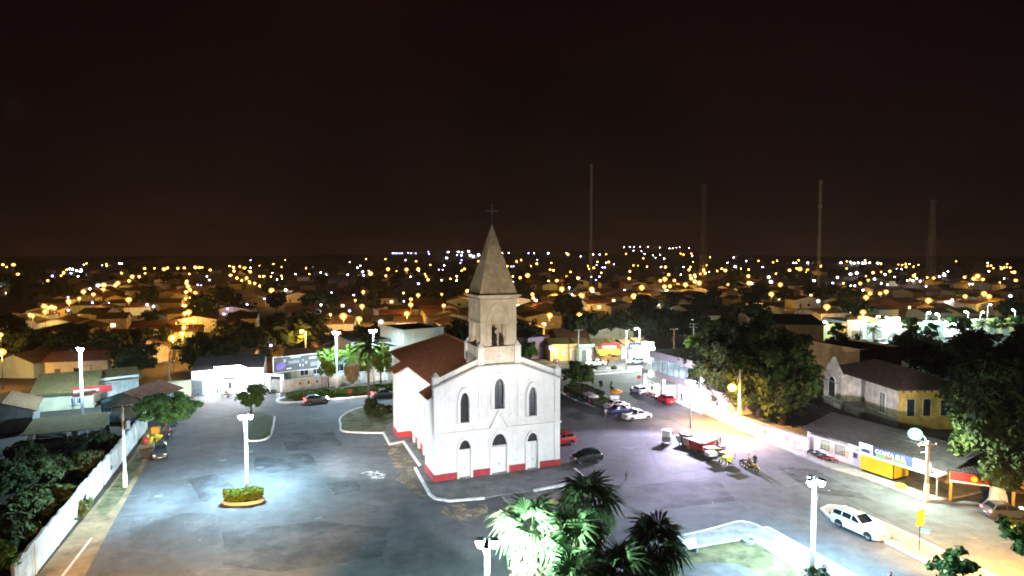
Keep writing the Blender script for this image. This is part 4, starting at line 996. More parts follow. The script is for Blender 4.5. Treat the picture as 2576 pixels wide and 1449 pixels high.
# ------------------------------------------------------------------ people
def person(label, pos, head, shirt='white', legs='denim', pose='stand', h=1.68, z0=0.0, group=None, hair='hair', seed=0):
    k = h / 1.68
    J = {}  # joints: name -> (pos, radius)
    def a(n, p, r): J[n] = (Vector(p) * k, r * k)
    a('pel', (0, 0, .93), .135); a('bel', (.0, 0, 1.08), .13); a('che', (.0, 0, 1.28), .145); a('nek', (.01, 0, 1.43), .06); a('hd0', (.03, 0, 1.52), .085); a('hd1', (.04, 0, 1.61), .088); a('top', (.03, 0, 1.66), .05); a('nos', (.115, 0, 1.57), .022)
    for s, n in ((1, 'l'), (-1, 'r')):
        sw = .12 * s * (1 if pose == 'walk' else .15)
        a('sh' + n, (0, .17 * s, 1.38), .065); a('el' + n, (-.02 - sw, .24 * s, 1.12), .046)
        a('wr' + n, (.06 - sw, .25 * s, .9), .032); a('ha' + n, (.08 - sw, .25 * s, .8), .036)
        a('hi' + n, (0, .09 * s, .88), .1); a('kn' + n, (.03 + sw * 1.3, .1 * s, .48), .066); a('an' + n, (sw * 1.6 - .02, .1 * s, .08), .042); a('to' + n, (.15 + sw * 1.6, .11 * s, .035), .036)
        if pose == 'sit':
            a('kn' + n, (.42, .14 * s, .93 - .02), .07); a('an' + n, (.44, .14 * s, .5), .042); a('to' + n, (.6, .14 * s, .46), .036)
            a('el' + n, (.12, .26 * s, 1.13), .046); a('wr' + n, (.34, .2 * s, 1.05), .032); a('ha' + n, (.42, .19 * s, 1.04), .036)
        if pose == 'ride':
            a('kn' + n, (.36, .2 * s, .86), .07); a('an' + n, (.1, .19 * s, .45), .042); a('to' + n, (.26, .2 * s, .42), .036)
            a('el' + n, (.25, .32 * s, 1.15), .046); a('wr' + n, (.5, .32 * s, 1.08), .032); a('ha' + n, (.58, .32 * s, 1.07), .036)
    names = list(J); ix = {n: i for i, n in enumerate(names)}
    E = [('pel', 'bel'), ('bel', 'che'), ('che', 'nek'), ('nek', 'hd0'), ('hd0', 'hd1'), ('hd1', 'top'), ('hd0', 'nos')]
    for n in 'lr': E += [('che', 'sh' + n), ('sh' + n, 'el' + n), ('el' + n, 'wr' + n), ('wr' + n, 'ha' + n), ('pel', 'hi' + n), ('hi' + n, 'kn' + n), ('kn' + n, 'an' + n), ('an' + n, 'to' + n)]
    me = bpy.data.meshes.new('b'); me.from_pydata([tuple(J[n][0]) for n in names], [(ix[p], ix[q]) for p, q in E], [])
    ob = bpy.data.objects.new('b', me); COL.objects.link(ob); ob.modifiers.new('s', 'SKIN'); ob.modifiers.new('u', 'SUBSURF').levels = 1
    sv = me.skin_vertices[0].data
    for n in names: sv[ix[n]].radius = (J[n][1],) * 2; sv[ix[n]].use_root = n == 'pel'
    bpy.context.view_layer.update()
    em_ = bpy.data.meshes.new_from_object(ob.evaluated_get(bpy.context.evaluated_depsgraph_get())); bpy.data.objects.remove(ob); bpy.data.meshes.remove(me)
    em_.name = 'body'; em_.materials.clear()
    for m in ('skin', 'cloth_' + shirt, 'cloth_' + legs, hair, 'black'): em_.materials.append(MATS[m])
    # cloth by nearest joint
    groups = {}
    for n in names:
        if n in ('che', 'bel') or n[:2] == 'sh': groups[n] = 1
        elif n == 'pel' or n[:2] in ('hi', 'kn', 'an'): groups[n] = 2
        elif n == 'top': groups[n] = 3
        elif n[:2] == 'to': groups[n] = 4
        else: groups[n] = 0
    mi = []
    for p in em_.polygons:
        c = p.center; n = min(names, key=lambda q: (c - J[q][0]).length - J[q][1] * .6); g_ = groups[n]
        if n == 'hd1' and c.x < J['hd1'][0].x - .01: g_ = 3
        mi.append(g_)
    em_.polygons.foreach_set('material_index', mi); em_.polygons.foreach_set('use_smooth', [True] * len(mi))
    dz = {'sit': -.47 * k, 'ride': -.06}.get(pose, 0)
    o = put('person', em_); o.location = (pos[0], pos[1], z0 + dz); o.rotation_euler = (0, 0, head)
    return tag(o, label, 'person', group)

# ------------------------------------------------------------------ building helpers
def opening(par, x0, x1, z0, z1, kind='window', y=0.0, mat='glass_dark', fr='white_trim', lit=None, panes=2, side=False):
    """a framed window or door standing proud of the wall plane y (local)"""
    f = MB(); f.ring([(x0 - .1, z0 - .1), (x1 + .1, z0 - .1), (x1 + .1, z1 + .1), (x0 - .1, z1 + .1)], [(x0, z0), (x1, z0), (x1, z1), (x0, z1)], y - .08, y + .02)
    o = f.build(kind, fr, par)
    MB().box(x0, x1, y - .035, y - .004, z0, z1).build('pane' if kind == 'window' else 'door_leaf', lit or mat, o)
    if kind == 'window' and panes > 1:
        g_ = MB()
        for k in range(1, panes): x = x0 + (x1 - x0) * k / panes; g_.box(x - .025, x + .025, y - .06, y - .036, z0, z1)
        g_.build('glazing_bar', fr, o)
        MB().box(x0 - .15, x1 + .15, y - .16, y - .081, z0 - .16, z0 - .1).build('sill', fr, o)
    return o
def side_opening(par, y0, y1, z0, z1, x, kind='window', mat='glass_dark', fr='white_trim', sgn=1):
    a, c = (x - .02, x + .08) if sgn > 0 else (x - .08, x + .02)
    f = MB(); f.box(a, c, y0 - .1, y0, z0 - .1, z1 + .1); f.box(a, c, y1, y1 + .1, z0 - .1, z1 + .1); f.box(a, c, y0, y1, z1, z1 + .1); f.box(a, c, y0, y1, z0 - .1, z0)
    o = f.build(kind, fr, par); q = sorted((x + sgn * .004, x + sgn * .04)); MB().box(q[0], q[1], y0, y1, z0, z1).build('pane', mat, o); return o
def gable(w, d, h, rise, axis='x', ov=.5, th=.14):
    """gabled roof mesh over a w x d box; ridge along axis"""
    b = MB()
    if axis == 'x':
        pr = [(-ov, h - rise * ov / (d / 2)), (d / 2, h + rise), (d + ov, h - rise * ov / (d / 2)), (d + ov, h - rise * ov / (d / 2) + th), (d / 2, h + rise + th), (-ov, h - rise * ov / (d / 2) + th)]
        v = [(x, y, z) for x in (-ov, w + ov) for y, z in pr]
    else:
        pr = [(-ov, h - rise * ov / (w / 2)), (w / 2, h + rise), (w + ov, h - rise * ov / (w / 2)), (w + ov, h - rise * ov / (w / 2) + th), (w / 2, h + rise + th), (-ov, h - rise * ov / (w / 2) + th)]
        v = [(x, y, z) for y in (-ov, d + ov) for x, z in pr]
    b.add(v, [(0, 1, 7, 6), (1, 2, 8, 7), (2, 3, 9, 8), (3, 4, 10, 9), (4, 5, 11, 10), (5, 0, 6, 11), (0, 5, 4, 1), (1, 4, 3, 2), (6, 7, 10, 11), (7, 8, 9, 10)])
    return b
def hip(w, d, h, rise, ov=.6):
    r = min(w, d) / 2; b = MB()
    if w >= d: a, c = (r, d / 2), (w - r, d / 2)
    else: a, c = (w / 2, r), (w / 2, d - r)
    q = [(-ov, -ov, h), (w + ov, -ov, h), (w + ov, d + ov, h), (-ov, d + ov, h)]; low = [(x, y, z - .14) for x, y, z in q]
    v = q + [(*a, h + rise), (*c, h + rise)] + low
    f = ([(0, 1, 5, 4), (1, 2, 5), (2, 3, 4, 5), (3, 0, 4)] if w >= d else [(0, 1, 4), (1, 2, 5, 4), (2, 3, 5), (3, 0, 4, 5)])
    return b.add(v, f + [(0, 6, 7, 1), (1, 7, 8, 2), (2, 8, 9, 3), (3, 9, 6, 0), (6, 9, 8, 7)])
def house(label, A, B, depth, h, rise, wall, roof, axis='x', name='house', ov=.5, group=None, cat='house', parapet=0, flat=False):
    t, w = frame(name, label, cat, A, B, group)
    b = MB()
    if flat: b.box(0, w, 0, depth, 0, h)
    elif axis == 'x': b.add([(x, y, z) for x in (0, w) for y, z in ((0, 0), (0, h), (depth / 2, h + rise), (depth, h), (depth, 0))], [(0, 1, 2, 3, 4), (9, 8, 7, 6, 5), (0, 5, 6, 1), (4, 3, 8, 9), (0, 4, 9, 5)])
    elif axis == 'y': b.add([(x, y, z) for y in (0, depth) for x, z in ((0, 0), (0, h), (w / 2, h + rise), (w, h), (w, 0))], [(4, 3, 2, 1, 0), (5, 6, 7, 8, 9), (0, 1, 6, 5), (4, 9, 8, 3), (0, 5, 9, 4)])
    else: b.box(0, w, 0, depth, 0, h)
    b.build('wall', wall, t)
    if flat:
        MB().box(.25, w - .25, .25, depth - .25, h - .3, h - .2 + .22).build('roof', roof, t) if not parapet else None
        if parapet:
            p = MB(); p.box(0, w, -.02, .2, h, h + parapet); p.box(0, .2, .2, depth, h, h + parapet); p.box(w - .2, w, .2, depth, h, h + parapet); p.build('parapet', wall, t)
            MB().box(.2, w - .2, .2, depth, h, h + .06).build('roof', roof, t)
    else: (hip(w, depth, h, rise, ov) if axis == 'hip' else gable(w, depth, h + .02, rise, axis, ov)).build('roof', roof, t)
    return t, w

# ------------------------------------------------------------------ main lamp posts of the square
lamp_post('tall white lamp post rising from the oval hedge planter', (622, 1232), 8.1, COOL, 20000, 2, 'white_trim', yaw0=.3, r=.15, aims=[((-12, 80, 3), 9000, 80, WHT), ((-42, 60, 1), 14000, 80), ((-58, 94, 2.5), 14000, 40)])  # last beam added to brighten the blue house
p_ = G(1225, 1362, 7.7)
lamp_post('lamp post with three black floodlights beside the brightly lit palm', None, 7.7, TEAL, 13000, 3, 'white_trim', yaw0=.5, loc=p_, r=.17, aims=[((-2.0, 70, 3.0), 13500, 50, NEU), ((-1.5, 71, 18), 11000, 30, WARM), ((3.5, 42, 3.5), 8000, 110)])  # warm beam onto the tower added to tint it
lamp_post('white lamp post at the park corner in front of the white estate car', (2043, 1449), 7.7, COOL, 19000, 3, 'white_trim', yaw0=-.5, r=.16, aims=[((2, 72, 4), 7000, 50, NEU), ((49, 88, 5.6), 42000, 17, NEU)])  # narrow beam added to brighten the old house
lamp_post('dazzling lamp post in front of the glass-fronted building', (1737, 1077), 7.0, LAV, 5000, 3, 'steel', yaw0=.9, r=.1, aims=[((28, 77, 0), 24000, 100), ((15, 80, 0), 16000, 84), ((27, 106, 6.5), 6000, 110)])  # last beam added to whiten the building fascia
lamp_post('white lamp post standing between the lime tree and the shaggy palm', (848, 988), 11.1, COOL, 11000, 2, 'white_trim', yaw0=-.4, r=.16, white_base=1.5)
lamp_post('lamp post rising behind the dark royal palm', (940, 968), 10.6, WHT, 6000, 2, 'white_trim', yaw0=.4, r=.14)
lamp_post('tall white lamp post before the cream compound wall on the left', (208, 1050), hgt(208, 1050, 874), COOL, 17000, 2, 'white_trim', yaw0=2.6, r=.2)
street_light('concrete pole with orange sodium lamp by the mango trees', (1859, 1074), 8.4, (-1.1, -.6, -2.4), AMB, 16000, 'concrete', bulb=.55, drop=.0, spot=150)
street_light('corner utility pole with glaring blue-green lamp and white base', (2330, 1262), 6.2, (-.9, .2, .75), TEAL, 7200, 'concrete', lcol=(.82, 1.0, .78), bulb=.55, white_base=1.9, crossarm=True)
street_light('double-arm lamp post in the street median before the shops', (1575, 931), 8.5, (1.6, 0, .5), (.86, 1.0, .9), 9000, 'white_trim', square=False, bulb=.16, white_base=1.4)
street_light('sodium street light beyond the lower left corner of the square', None, 8.5, (-.6, 1.0, .3), AMB, 80000, side=.01, spot=58, tilt=(-25, 48, 0), loc=(-21, 25, 0))
street_light('sodium street light beyond the right edge by the median', (2640, 1500), 7.0, (-1.2, 0, .3), AMB, 19000, side=.015, spot=104, tilt=(38, 52, 0))
street_light('blue-white lamp above the Hebar shop', (1608, 905), 7.4, (-.6, -.8, .3), WHT, 2600, 'concrete', bulb=.2)
power_pole('concrete power pole beside the white compound wall', (315, 1225), 8.9, 1, 'kerb_white', trafo=True, sl=.75)
MB().box(-.17, .17, -.14, .14, 0, 1.6).build('painted_base', 'lime_wash', bpy.data.objects['power_pole'])
power_pole('weathered pole behind the red-signed shop', (232, 1004), 6.0, 1, 'wood')
power_pole('weathered pole beside the yellow wall left of the bright store', (427, 1002), 6.6, 1, 'wood')
power_pole('concrete pole in front of the cream corner shop', (1455, 912), 7.6, 1)
power_pole('tall pole with two crossarms behind the glass building roof', (1744, 905), 8.6, 2)
power_pole('thin pole left of the lime-lit bush behind the shops', (1695, 900), 7.0, 1, 'wood')

# ------------------------------------------------------------------ oval planter under the left lamp
pc = G(613, 1262)
pt = thing('planter', 'oval white planter with clipped hedge under the left lamp post', 'planter', pc, .15)
el_ = [(2.0 * math.cos(a), 1.05 * math.sin(a)) for a in np.linspace(0, 2 * math.pi, 29)[:-1]]
MB().slab(el_, 0, .3).build('kerb_wall', 'kerb_white', pt); MB().slab([(x * .92, y * .88) for x, y in el_], .3, .33).build('soil', 'earth', pt)
put('hedge', hedge_mesh([(x * .97, y * .97) for x, y in el_], .32, 1.2, .15, 'leaf_lime', 3, 520, .2), pt)

# ------------------------------------------------------------------ white compound wall on the left
wl_, w_ = frame('compound_wall', 'long white plastered wall with ragged top along the left verge', 'wall', (40, 1510), (372, 1078))
b = MB(); rnd = random.Random(5); n = 60; pr = [(0, 0), (w_, 0)]
for k in range(n, -1, -1): pr.append((w_ * k / n, 2.62 + rnd.uniform(-.12, .14)))
b.prism(pr, 0, .22); b.build('wall_face', 'white_wall', wl_)
k = 4.0
while k < w_: MB().box(k - .15, k + .15, -.06, 0, 0, 2.55).build('pier', 'white_wall', wl_); k += 5.2
house('grey masonry pier house standing at the far left edge in shadow', (-70, 1100), (84, 1082), 9, 2.9, 1.3, 'grey_wall', 'roof_tile', 'y')
t, w = house('long cream-walled house under a broad olive tiled roof', (86, 1038), (236, 1025), 13, 2.9, 2.0, 'cream_wall', 'roof_olive')
opening(t, w * .62, w * .62 + .7, .9, 1.8); opening(t, w * .7, w * .7 + .7, .9, 1.8)
sg = thing('shop_sign', 'red and white shop sign over the cream house end', 'sign', G(184, 1030), math.atan2((G(236, 1025) - G(184, 1030)).y, (G(236, 1025) - G(184, 1030)).x))
MB().box(0, 5.4, -.35, -.2, 2.5, 3.5).build('panel', 'sign_red', sg); MB().box(.2, 3.6, -.37, -.35, 2.7, 3.1).build('band', 'sign_white', sg); MB().box(0, .1, -.3, -.2, 0, 2.5).build('post', 'steel', sg)
t, w = house('small white shop with lettered fascia and olive roof', (240, 1004), (350, 990), 8, 3.0, 1.2, 'white_wall', 'roof_olive')
MB().box(0, w, -.3, -.05, 2.6, 3.5).build('fascia', 'sign_white', t); MB().box(w * .35, w * .85, -.33, -.3, 2.95, 3.15).build('sign_band', 'letter_dark', t)
t, w = house('pale blue gabled house behind the compound wall', (256, 1062), (372, 1062), 9, 3.2, 1.2, 'blue_wall', 'roof_rust', 'y')
opening(t, .5, 1.5, 1.2, 2.2, mat='sign_blue')
t, w = house('distant cream cottage with dark roof up the left slope', (85, 952), (160, 934), 8, 3.2, 1.6, 'mint_wall', 'roof_tile')
opening(t, w * .38, w * .38 + 1.5, .6, 2.3); opening(t, w * .72, w * .72 + 1.3, .4, 2.2)
t, w = house('pale blue-lit end wall of a shed beside the cottage', (164, 934), (188, 928), 5, 4.2, .6, 'white_wall', 'roof_dark', 'y'); opening(t, 1, 1.9, 1.8, 3.0)
t, w = frame('carport', 'low dark tiled carport with pale posts behind the wall', 'carport', (70, 1132), (255, 1112))
MB().add([(-.5, -.6, 2.1), (w + .5, -.6, 2.1), (w + .5, 6, 2.7), (-.5, 6, 2.7), (-.5, -.6, 1.97), (w + .5, -.6, 1.97), (w + .5, 6, 2.57), (-.5, 6, 2.57)], [(0, 1, 2, 3), (4, 7, 6, 5), (0, 4, 5, 1), (1, 5, 6, 2), (3, 2, 6, 7), (0, 3, 7, 4)]).build('roof', 'roof_olive', t)
for x in (.3, w * .5, w * .78, w - .3): MB().box(x - .22, x + .22, -.2, .2, 0, 1.98).build('post', 'grey_wall', t)
MB().box(-.3, w + .3, 5.5, 5.7, 0, 2.5).build('back_wall', 'grey_wall', t)
t, w = frame('yellow_wall', 'low yellow boundary wall left of the bright store', 'wall', (404, 1006), (482, 998)); MB().box(0, w, 0, .2, 0, 2.9).build('wall_face', 'cream_wall', t); MB().box(-.05, w + .02, -.05, .25, 2.9, 3.0).build('coping', 'concrete', t)

# ------------------------------------------------------------------ brightly lit store
t, w = frame('store', 'white store front with two dazzling open doorways and lit sign', 'shop', (483, 997), (665, 985))
hs = 4.4; fr_ = [(.0, .146), (.184, .428), (.604, .846)]
b = MB(); ed = [0] + [w * q for p in fr_ for q in p] + [w]
for i in range(0, len(ed), 2):
    if ed[i + 1] - ed[i] > .02: b.box(ed[i], ed[i + 1], 0, .3, 0, 2.9)
b.box(0, w, 0, .3, 2.9, hs); b.box(0, .3, .3, 14, 0, hs); b.box(w - .3, w, .3, 14, 0, hs); b.box(.3, w - .3, 13.7, 14, 0, hs); b.build('wall', 'white_wall', t)
MB().box(.3, w - .3, .3, 13.7, 2.95, 3.05).build('ceiling', 'white_trim', t); MB().box(.3, w - .3, .3, 13.7, .0, .06).build('shop_floor', 'white_trim', t)
gable(w, 14, hs - .2, 1.6, 'x', .0).build('roof', 'roof_dark', t)
MB().box(w * .004, w * .144, .05, .12, 0, 2.85).build('roller_door', 'steel', t)
sgn = MB(); sgn.prism([(w * .29, 3.05), (w * .80, 3.05), (w * .80, 4.3), (w * .69, 5.0), (w * .33, 4.95), (w * .29, 4.5)], -.3, -.02); sgn = sgn.build('sign_board', 'sign_white', t)
MB().box(w * .5, w * .72, -.33, -.3, 4.15, 4.35).build('red_lettering', 'sign_red', sgn); MB().box(w * .46, w * .74, -.33, -.3, 3.5, 3.66).build('grey_lettering', 'sign_grey', sgn)
for x0, x1, z in ((.31, .52, 4.98), (.5, .68, 5.03), (.08, .14, 3.35), (.24, .30, 3.6), (.72, .79, 3.9)):
    tb_ = MB().box(w * x0, w * x1, -.75, -.62, z, z + .1).build('light_tube', 'tube_white', t); MB().tube([(w * (x0 + x1) / 2, 0, z - .1), (w * (x0 + x1) / 2, -.68, z + .1)], .02, 4).build('bracket', 'steel', tb_)
for x in (.2, .42, .64, .84): lamp(t, 'POINT', (w * x, -1.1, 4.6), 600, WHT, .3)
for p in fr_[1:]:
    for y in (2, 6, 10):
        MB().box(w * p[0] + .3, w * p[1] - .3, y - .15, y + .15, 2.86, 2.94).build('ceiling_light', 'tube_white', t)
    lamp(t, 'POINT', (w * (p[0] + p[1]) / 2, 3, 2.5), 1800, WHT, .4); lamp(t, 'POINT', (w * (p[0] + p[1]) / 2, 9, 2.5), 1800, WHT, .4)
    for k in range(3): MB().box(w * p[0] + .2 + k * .1, w * p[0] + .9 + k * .1, 4 + 3 * k, 4.6 + 3 * k, .06, 1.7).build('shelf', 'white_trim', t)
MB().box(w * .50, w * .54, -.03, 0, 1.0, 2.1).build('notice', 'letter_dark', t)
g_, gw = frame('entrance_gate', 'white gateway with dark slot and marbled metal gate beside the store', 'gate', (667, 985), (712, 988))
MB().box(0, gw * .3, 0, .3, 0, 3.3).build('gate_pier', 'white_paint', g_); MB().box(gw * .86, gw, -.05, .35, 0, 3.35).build('gate_pier', 'white_paint', g_); MB().box(gw * .3, gw * .86, 0, .3, 2.9, 3.3).build('lintel', 'white_paint', g_)
MB().box(gw * .32, gw * .84, .1, .16, 0, 2.3).build('gate_leaf', 'stain_grey', g_); MB().box(gw * .32, gw * .84, .12, .2, 2.35, 2.85).build('dark_slot', 'black', g_)
# billboard
bb, bw = frame('billboard', 'wide grey billboard with violet figure above the white wall', 'billboard', (690, 986), (800, 972))
zb, zt = 3.5, 6.2
MB().box(0, bw, 0, .12, zb, zt).build('panel', 'sign_grey', bb); MB().ring([(-.1, zb - .12), (bw + .1, zb - .12), (bw + .1, zt + .12), (-.1, zt + .12)], [(0, zb), (bw, zb), (bw, zt), (0, zt)], -.06, .16).build('panel_frame', 'sign_white', bb)
vf = MB(); vf.prism([(.5, zb + .5), (1.3, zb + .35), (2.0, zb + .8), (2.1, zb + 1.4), (1.5, zb + 1.75), (.9, zb + 1.7), (.4, zb + 1.1)], -.03, -.005); vf.build('violet_figure', 'sign_violet', bb)
for x0, x1, z0, z1, m in ((2.6, 4.6, 1.3, 1.9, 'stain_grey'), (3.0, 4.9, 2.35, 2.62, 'sign_white'), (1.7, 2.2, 1.7, 2.3, 'pink_wall'), (5.0, 5.5, 1.5, 2.0, 'stain_grey'), (4.6, 4.9, .7, 1.2, 'sign_white'), (5.2, 5.4, .6, 1.1, 'sign_white'), (5.7, 6.1, 1.1, 1.5, 'sign_white'), (6.4, 8.0, 1.9, 2.25, 'sign_white'), (2.2, 3.2, .35, .62, 'sign_white'), (6.6, 7.9, .5, 1.3, 'stain_grey')):
    MB().prism([(x0, zb + z0), (x1, zb + z0 + .06), (x1 - .05, zb + z1), (x0 + .08, zb + z1 - .05)], -.025, -.006).build('print', m, bb)
for x in (.8, bw * .5, bw - .8): MB().box(x - .08, x + .08, .12, .28, 0, zt - .2).build('post', 'steel', bb)
# white wall along the back street, house behind it
t, w = frame('street_wall', 'long white wall along the street behind the church', 'wall', (712, 988), (1000, 953)); MB().box(0, w, 0, .2, 0, 2.2).build('wall_face', 'white_wall', t)
for k in range(9): MB().box(w * k / 8 - .14, w * k / 8 + .14, -.05, .25, 0, 2.26).build('pier', 'white_wall', t)
MB().box(w * .31, w * .36, -.04, -.005, 0, 2.0).build('gate_leaf', 'stain_grey', t); MB().box(0, w, -.06, .26, 2.2, 2.28).build('coping', 'white_trim', t)
for x in (.13, .2, .27): MB().box(w * x, w * x + .3, -.1, -.002, 1.1, 1.6).build('meter_box', 'letter_dark', t)
t, w = house('low pale green house with flat parapet behind the street wall', (735, 974), (990, 940), 10, 4.1, .5, 'mint_wall', 'roof_dark', flat=True, parapet=.5)
for k in range(9):
    x = 1.6 + k * w / 9; opening(t, x, x + 1.5, 2.0, 3.3)
MB().box(-.1, w + .1, -.12, -.025, 3.75, 3.95).build('band', 'white_trim', t)
house('tall plain mint-white hall behind the church roof', (1016, 948), (1117, 936), 12, 9.3, .5, 'mint_wall', 'roof_dark', flat=True, parapet=.3)
house('lower mint-white annex left of the tall hall', (975, 958), (1016, 952), 8, 6.4, .5, 'mint_wall', 'roof_dark', flat=True, parapet=.3)
house('dark windowless warehouse behind the palm trees', (885, 946), (1014, 934), 12, 7.0, .5, 'grey_wall', 'roof_dark', flat=True)
t, w = house('orange-lit house behind the lime tree', (705, 905), (805, 893), 10, 3.8, 1.4, 'ochre_wall', 'roof_rust'); opening(t, w * .6, w * .6 + 1.6, .8, 2.4)
street_light('sodium street light glaring at the orange-lit house', (770, 910), 7.0, (-.4, -.8, .3), AMB, 3500, bulb=.4)

# ------------------------------------------------------------------ shop row beyond the street
def shop(label, x0, x1, wall, h, roof='roof_olive', depth=11, ya=910, yb=908, parapet=.6, name='shop'):
    t, w = frame(name, label, 'shop', (x0, ya), (x1, yb)); MB().box(0, w, 0, depth, 0, h - .1).build('wall', wall, t)
    MB().box(0, w, -.06, .25, h - .1, h + parapet).build('parapet', wall, t); MB().box(-.02, w + .02, -.22, -.06, h - .3, h - .1).build('cornice', 'stain_grey', t)
    o = gable(w, depth - .3, h - .1, 1.3, 'x', 0).build('roof', roof, t); o.location.y = .27
    return t, w
t, w = frame('shop', 'lilac two-storey side house left of the cream shop', 'shop', (1328, 906), (1372, 900)); MB().box(0, w, 0, 11, 0, 5.2).build('wall', 'purple_wall', t); gable(w, 11, 5.2, 1, 'y', .3).build('roof', 'roof_dark', t)
opening(t, 1.0, 2.2, 2.4, 4.2, mat='brick_wall', fr='pink_wall')
t, w = shop('cream corner shop with grey window and shutter', 1385, 1453, 'yellow_wall', 3.4)
opening(t, w * .45, w * .62, 1.5, 2.5, mat='stain_grey'); opening(t, w * .76, w * .98, .05, 2.6, 'door', mat='stain_grey'); opening(t, w * .06, w * .16, .05, 2.5, 'door', mat='brown_wall')
MB().box(w * .42, w * .82, -.09, -.065, 3.55, 3.8).build('worn_lettering', 'pink_wall', t)
MB().box(-.6, w * .06, -.9, -.1, 3.0, 3.9).build('violet_sign', 'sign_violet', t)
lamp(t, 'POINT', (.6, -1.6, 2.8), 500, (1, .75, .3), .2); MB().sphere((.6, -1.4, 3.0), .14, 8, 5).build('bulb', 'glow_amber', t)
t, w = shop('pale green shop with two doorways beside the cream shop', 1455, 1496, 'mint_wall', 3.4)
opening(t, w * .2, w * .46, .05, 2.7, 'door', mat='grey_wall'); opening(t, w * .56, w * .92, .05, 2.6, 'door', mat='white_trim')
t, w = shop('shop with red sign above a scalloped lime awning', 1497, 1562, 'brown_wall', 3.3, parapet=.2)
sg = MB().prism([(w * .12, 2.9), (w * .98, 2.9), (w * .94, 4.3), (w * .3, 4.2), (w * .18, 3.8)], -.3, -.07).build('red_sign', 'sign_red', t); MB().box(w * .26, w * .8, -.33, -.3, 3.15, 3.65).build('plaque', 'sign_white', sg); text('ARMARINHO', .42, 'letter_dark', sg, (w * .28, -.34, 3.24), (math.pi / 2, 0, 0), width=w * .5)
aw = MB()
for a, c in ((.02, .48), (.52, 1.0)):
    N = 10; vv = []
    for i in range(N + 1):
        u = i / N; x = w * (a + (c - a) * u); zz = 1.55 + .55 * abs(2 * u - 1) ** 2.2; vv += [(x, -.25, 2.9), (x, -1.0, zz)]
    aw.add(vv, [(2 * i, 2 * i + 1, 2 * i + 3, 2 * i + 2) for i in range(N)])
aw.build('awning', 'sign_lime', t); lamp(t, 'POINT', (w * .5, -.5, 2.6), 120, (1, .9, .5), .2)
t, w = shop('narrow white shutter bay left of the Hebar shop', 1563, 1579, 'grey_wall', 3.2, parapet=.4); opening(t, .2, w - .2, .8, 2.9, 'door', mat='white_trim')
t, w = shop('blue-lit shop with dark Hebar sign', 1580, 1614, 'grey_wall', 3.2, parapet=.3)
sg = MB().box(0, w, -.4, -.23, 3.0, 4.4).build('sign_board', 'sign_navy', t); text('Hebar', 1.0, 'sign_white', sg, (w * .08, -.42, 3.35), (math.pi / 2, 0, 0), width=w * .84)
opening(t, w * .22, w * .9, .05, 2.7, 'door', mat='blue_wall'); MB().box(w * .05, w * .12, -.6, -.4, 0, 2.2).build('banner', 'sign_white', t); lamp(t, 'POINT', (w * .55, -.9, 2.7), 420, (.6, .85, 1), .2)
MB().box(w * .3, w * .8, -.75, -.66, 2.78, 2.84).build('light_tube', 'tube_white', t)
t, w = shop('white-fronted shop with hanging panels right of the Hebar sign', 1615, 1645, 'white_wall', 3.6, parapet=.9); MB().box(0, w * .6, -.3, -.1, 2.0, 3.4).build('panel', 'sign_white', t); MB().box(.1, w - .1, -.25, -.08, 3.7, 4.0).build('stripe', 'sign_grey', t)
MB().sphere((w * .8, -.8, 3.0), .25, 8, 5).build('globe_lamp', 'glow_white', t); lamp(t, 'POINT', (w * .8, -1.2, 3.0), 900, WHT, .25)
house('low tiled house behind the cream shop with lamplit roof', (1405, 888), (1480, 886), 10, 3.6, 1.9, 'brown_wall', 'roof_rust')

# ------------------------------------------------------------------ glass-fronted building
A_, B_ = G(1614, 975), G(1765, 1029); dv = B_ - A_
GB = thing('glass_building', 'modern two-storey building with glass front and white fascia', 'building', A_, math.atan2(dv.y, dv.x)); w = dv.length; dp = 13.0
MB().box(0, w, 0, dp, 2.85, 3.72).build('floor_band', 'white_paint', GB)
MB().box(3.0, w, -.4, dp, 6.3, 7.5).build('fascia', 'white_paint', GB); MB().box(3.4, w - .3, 0, dp - .4, 7.5, 7.54).build('roof', 'roof_dark', GB)
MB().box(w, w + .3, -.42, dp, 0, 7.62).build('end_wall', 'white_paint', GB)
MB().box(3.2, w, dp - .3, dp, 3.72, 6.3).build('back_wall', 'grey_wall', GB); MB().box(.2, w, dp - .3, dp, 0, 2.85).build('ground_back_wall', 'white_trim', GB)
MB().box(.2, w, .2, dp, -.02, .06).build('ground_floor', 'concrete', GB)
gm = bpy.data.materials.new('clear_glass'); gm.use_nodes = True; nn_, ll_ = gm.node_tree.nodes, gm.node_tree.links; bs = nn_['Principled BSDF']
bs.inputs['Base Color'].default_value = (.55, .7, .72, 1); bs.inputs['Roughness'].default_value = .04; bs.inputs['Alpha'].default_value = .32; bs.inputs['Specular IOR Level'].default_value = .8; MATS['clear_glass'] = gm
nw = 9; gl = (w - 3.2) / nw
for k in range(nw):
    f = MB(); x0, x1 = 3.2 + gl * k, 3.2 + gl * (k + 1); f.ring([(x0, 3.72), (x1, 3.72), (x1, 6.3), (x0, 6.3)], [(x0 + .04, 3.77), (x1 - .04, 3.77), (x1 - .04, 6.25), (x0 + .04, 6.25)], .15, .23)
    f = f.build('window', 'steel', GB); MB().box(x0 + .04, x1 - .04, .18, .195, 3.77, 6.25).build('pane', 'clear_glass', f)
for k in range(5):
    f = MB(); y0, y1 = .25 + 2.5 * k, 2.7 + 2.5 * k; f.box(3.16, 3.22, y0, y0 + .06, 3.72, 6.3); f = f.build('window', 'steel', GB); MB().box(3.18, 3.2, y0 + .06, y1, 3.72, 6.3).build('pane', 'clear_glass', f)
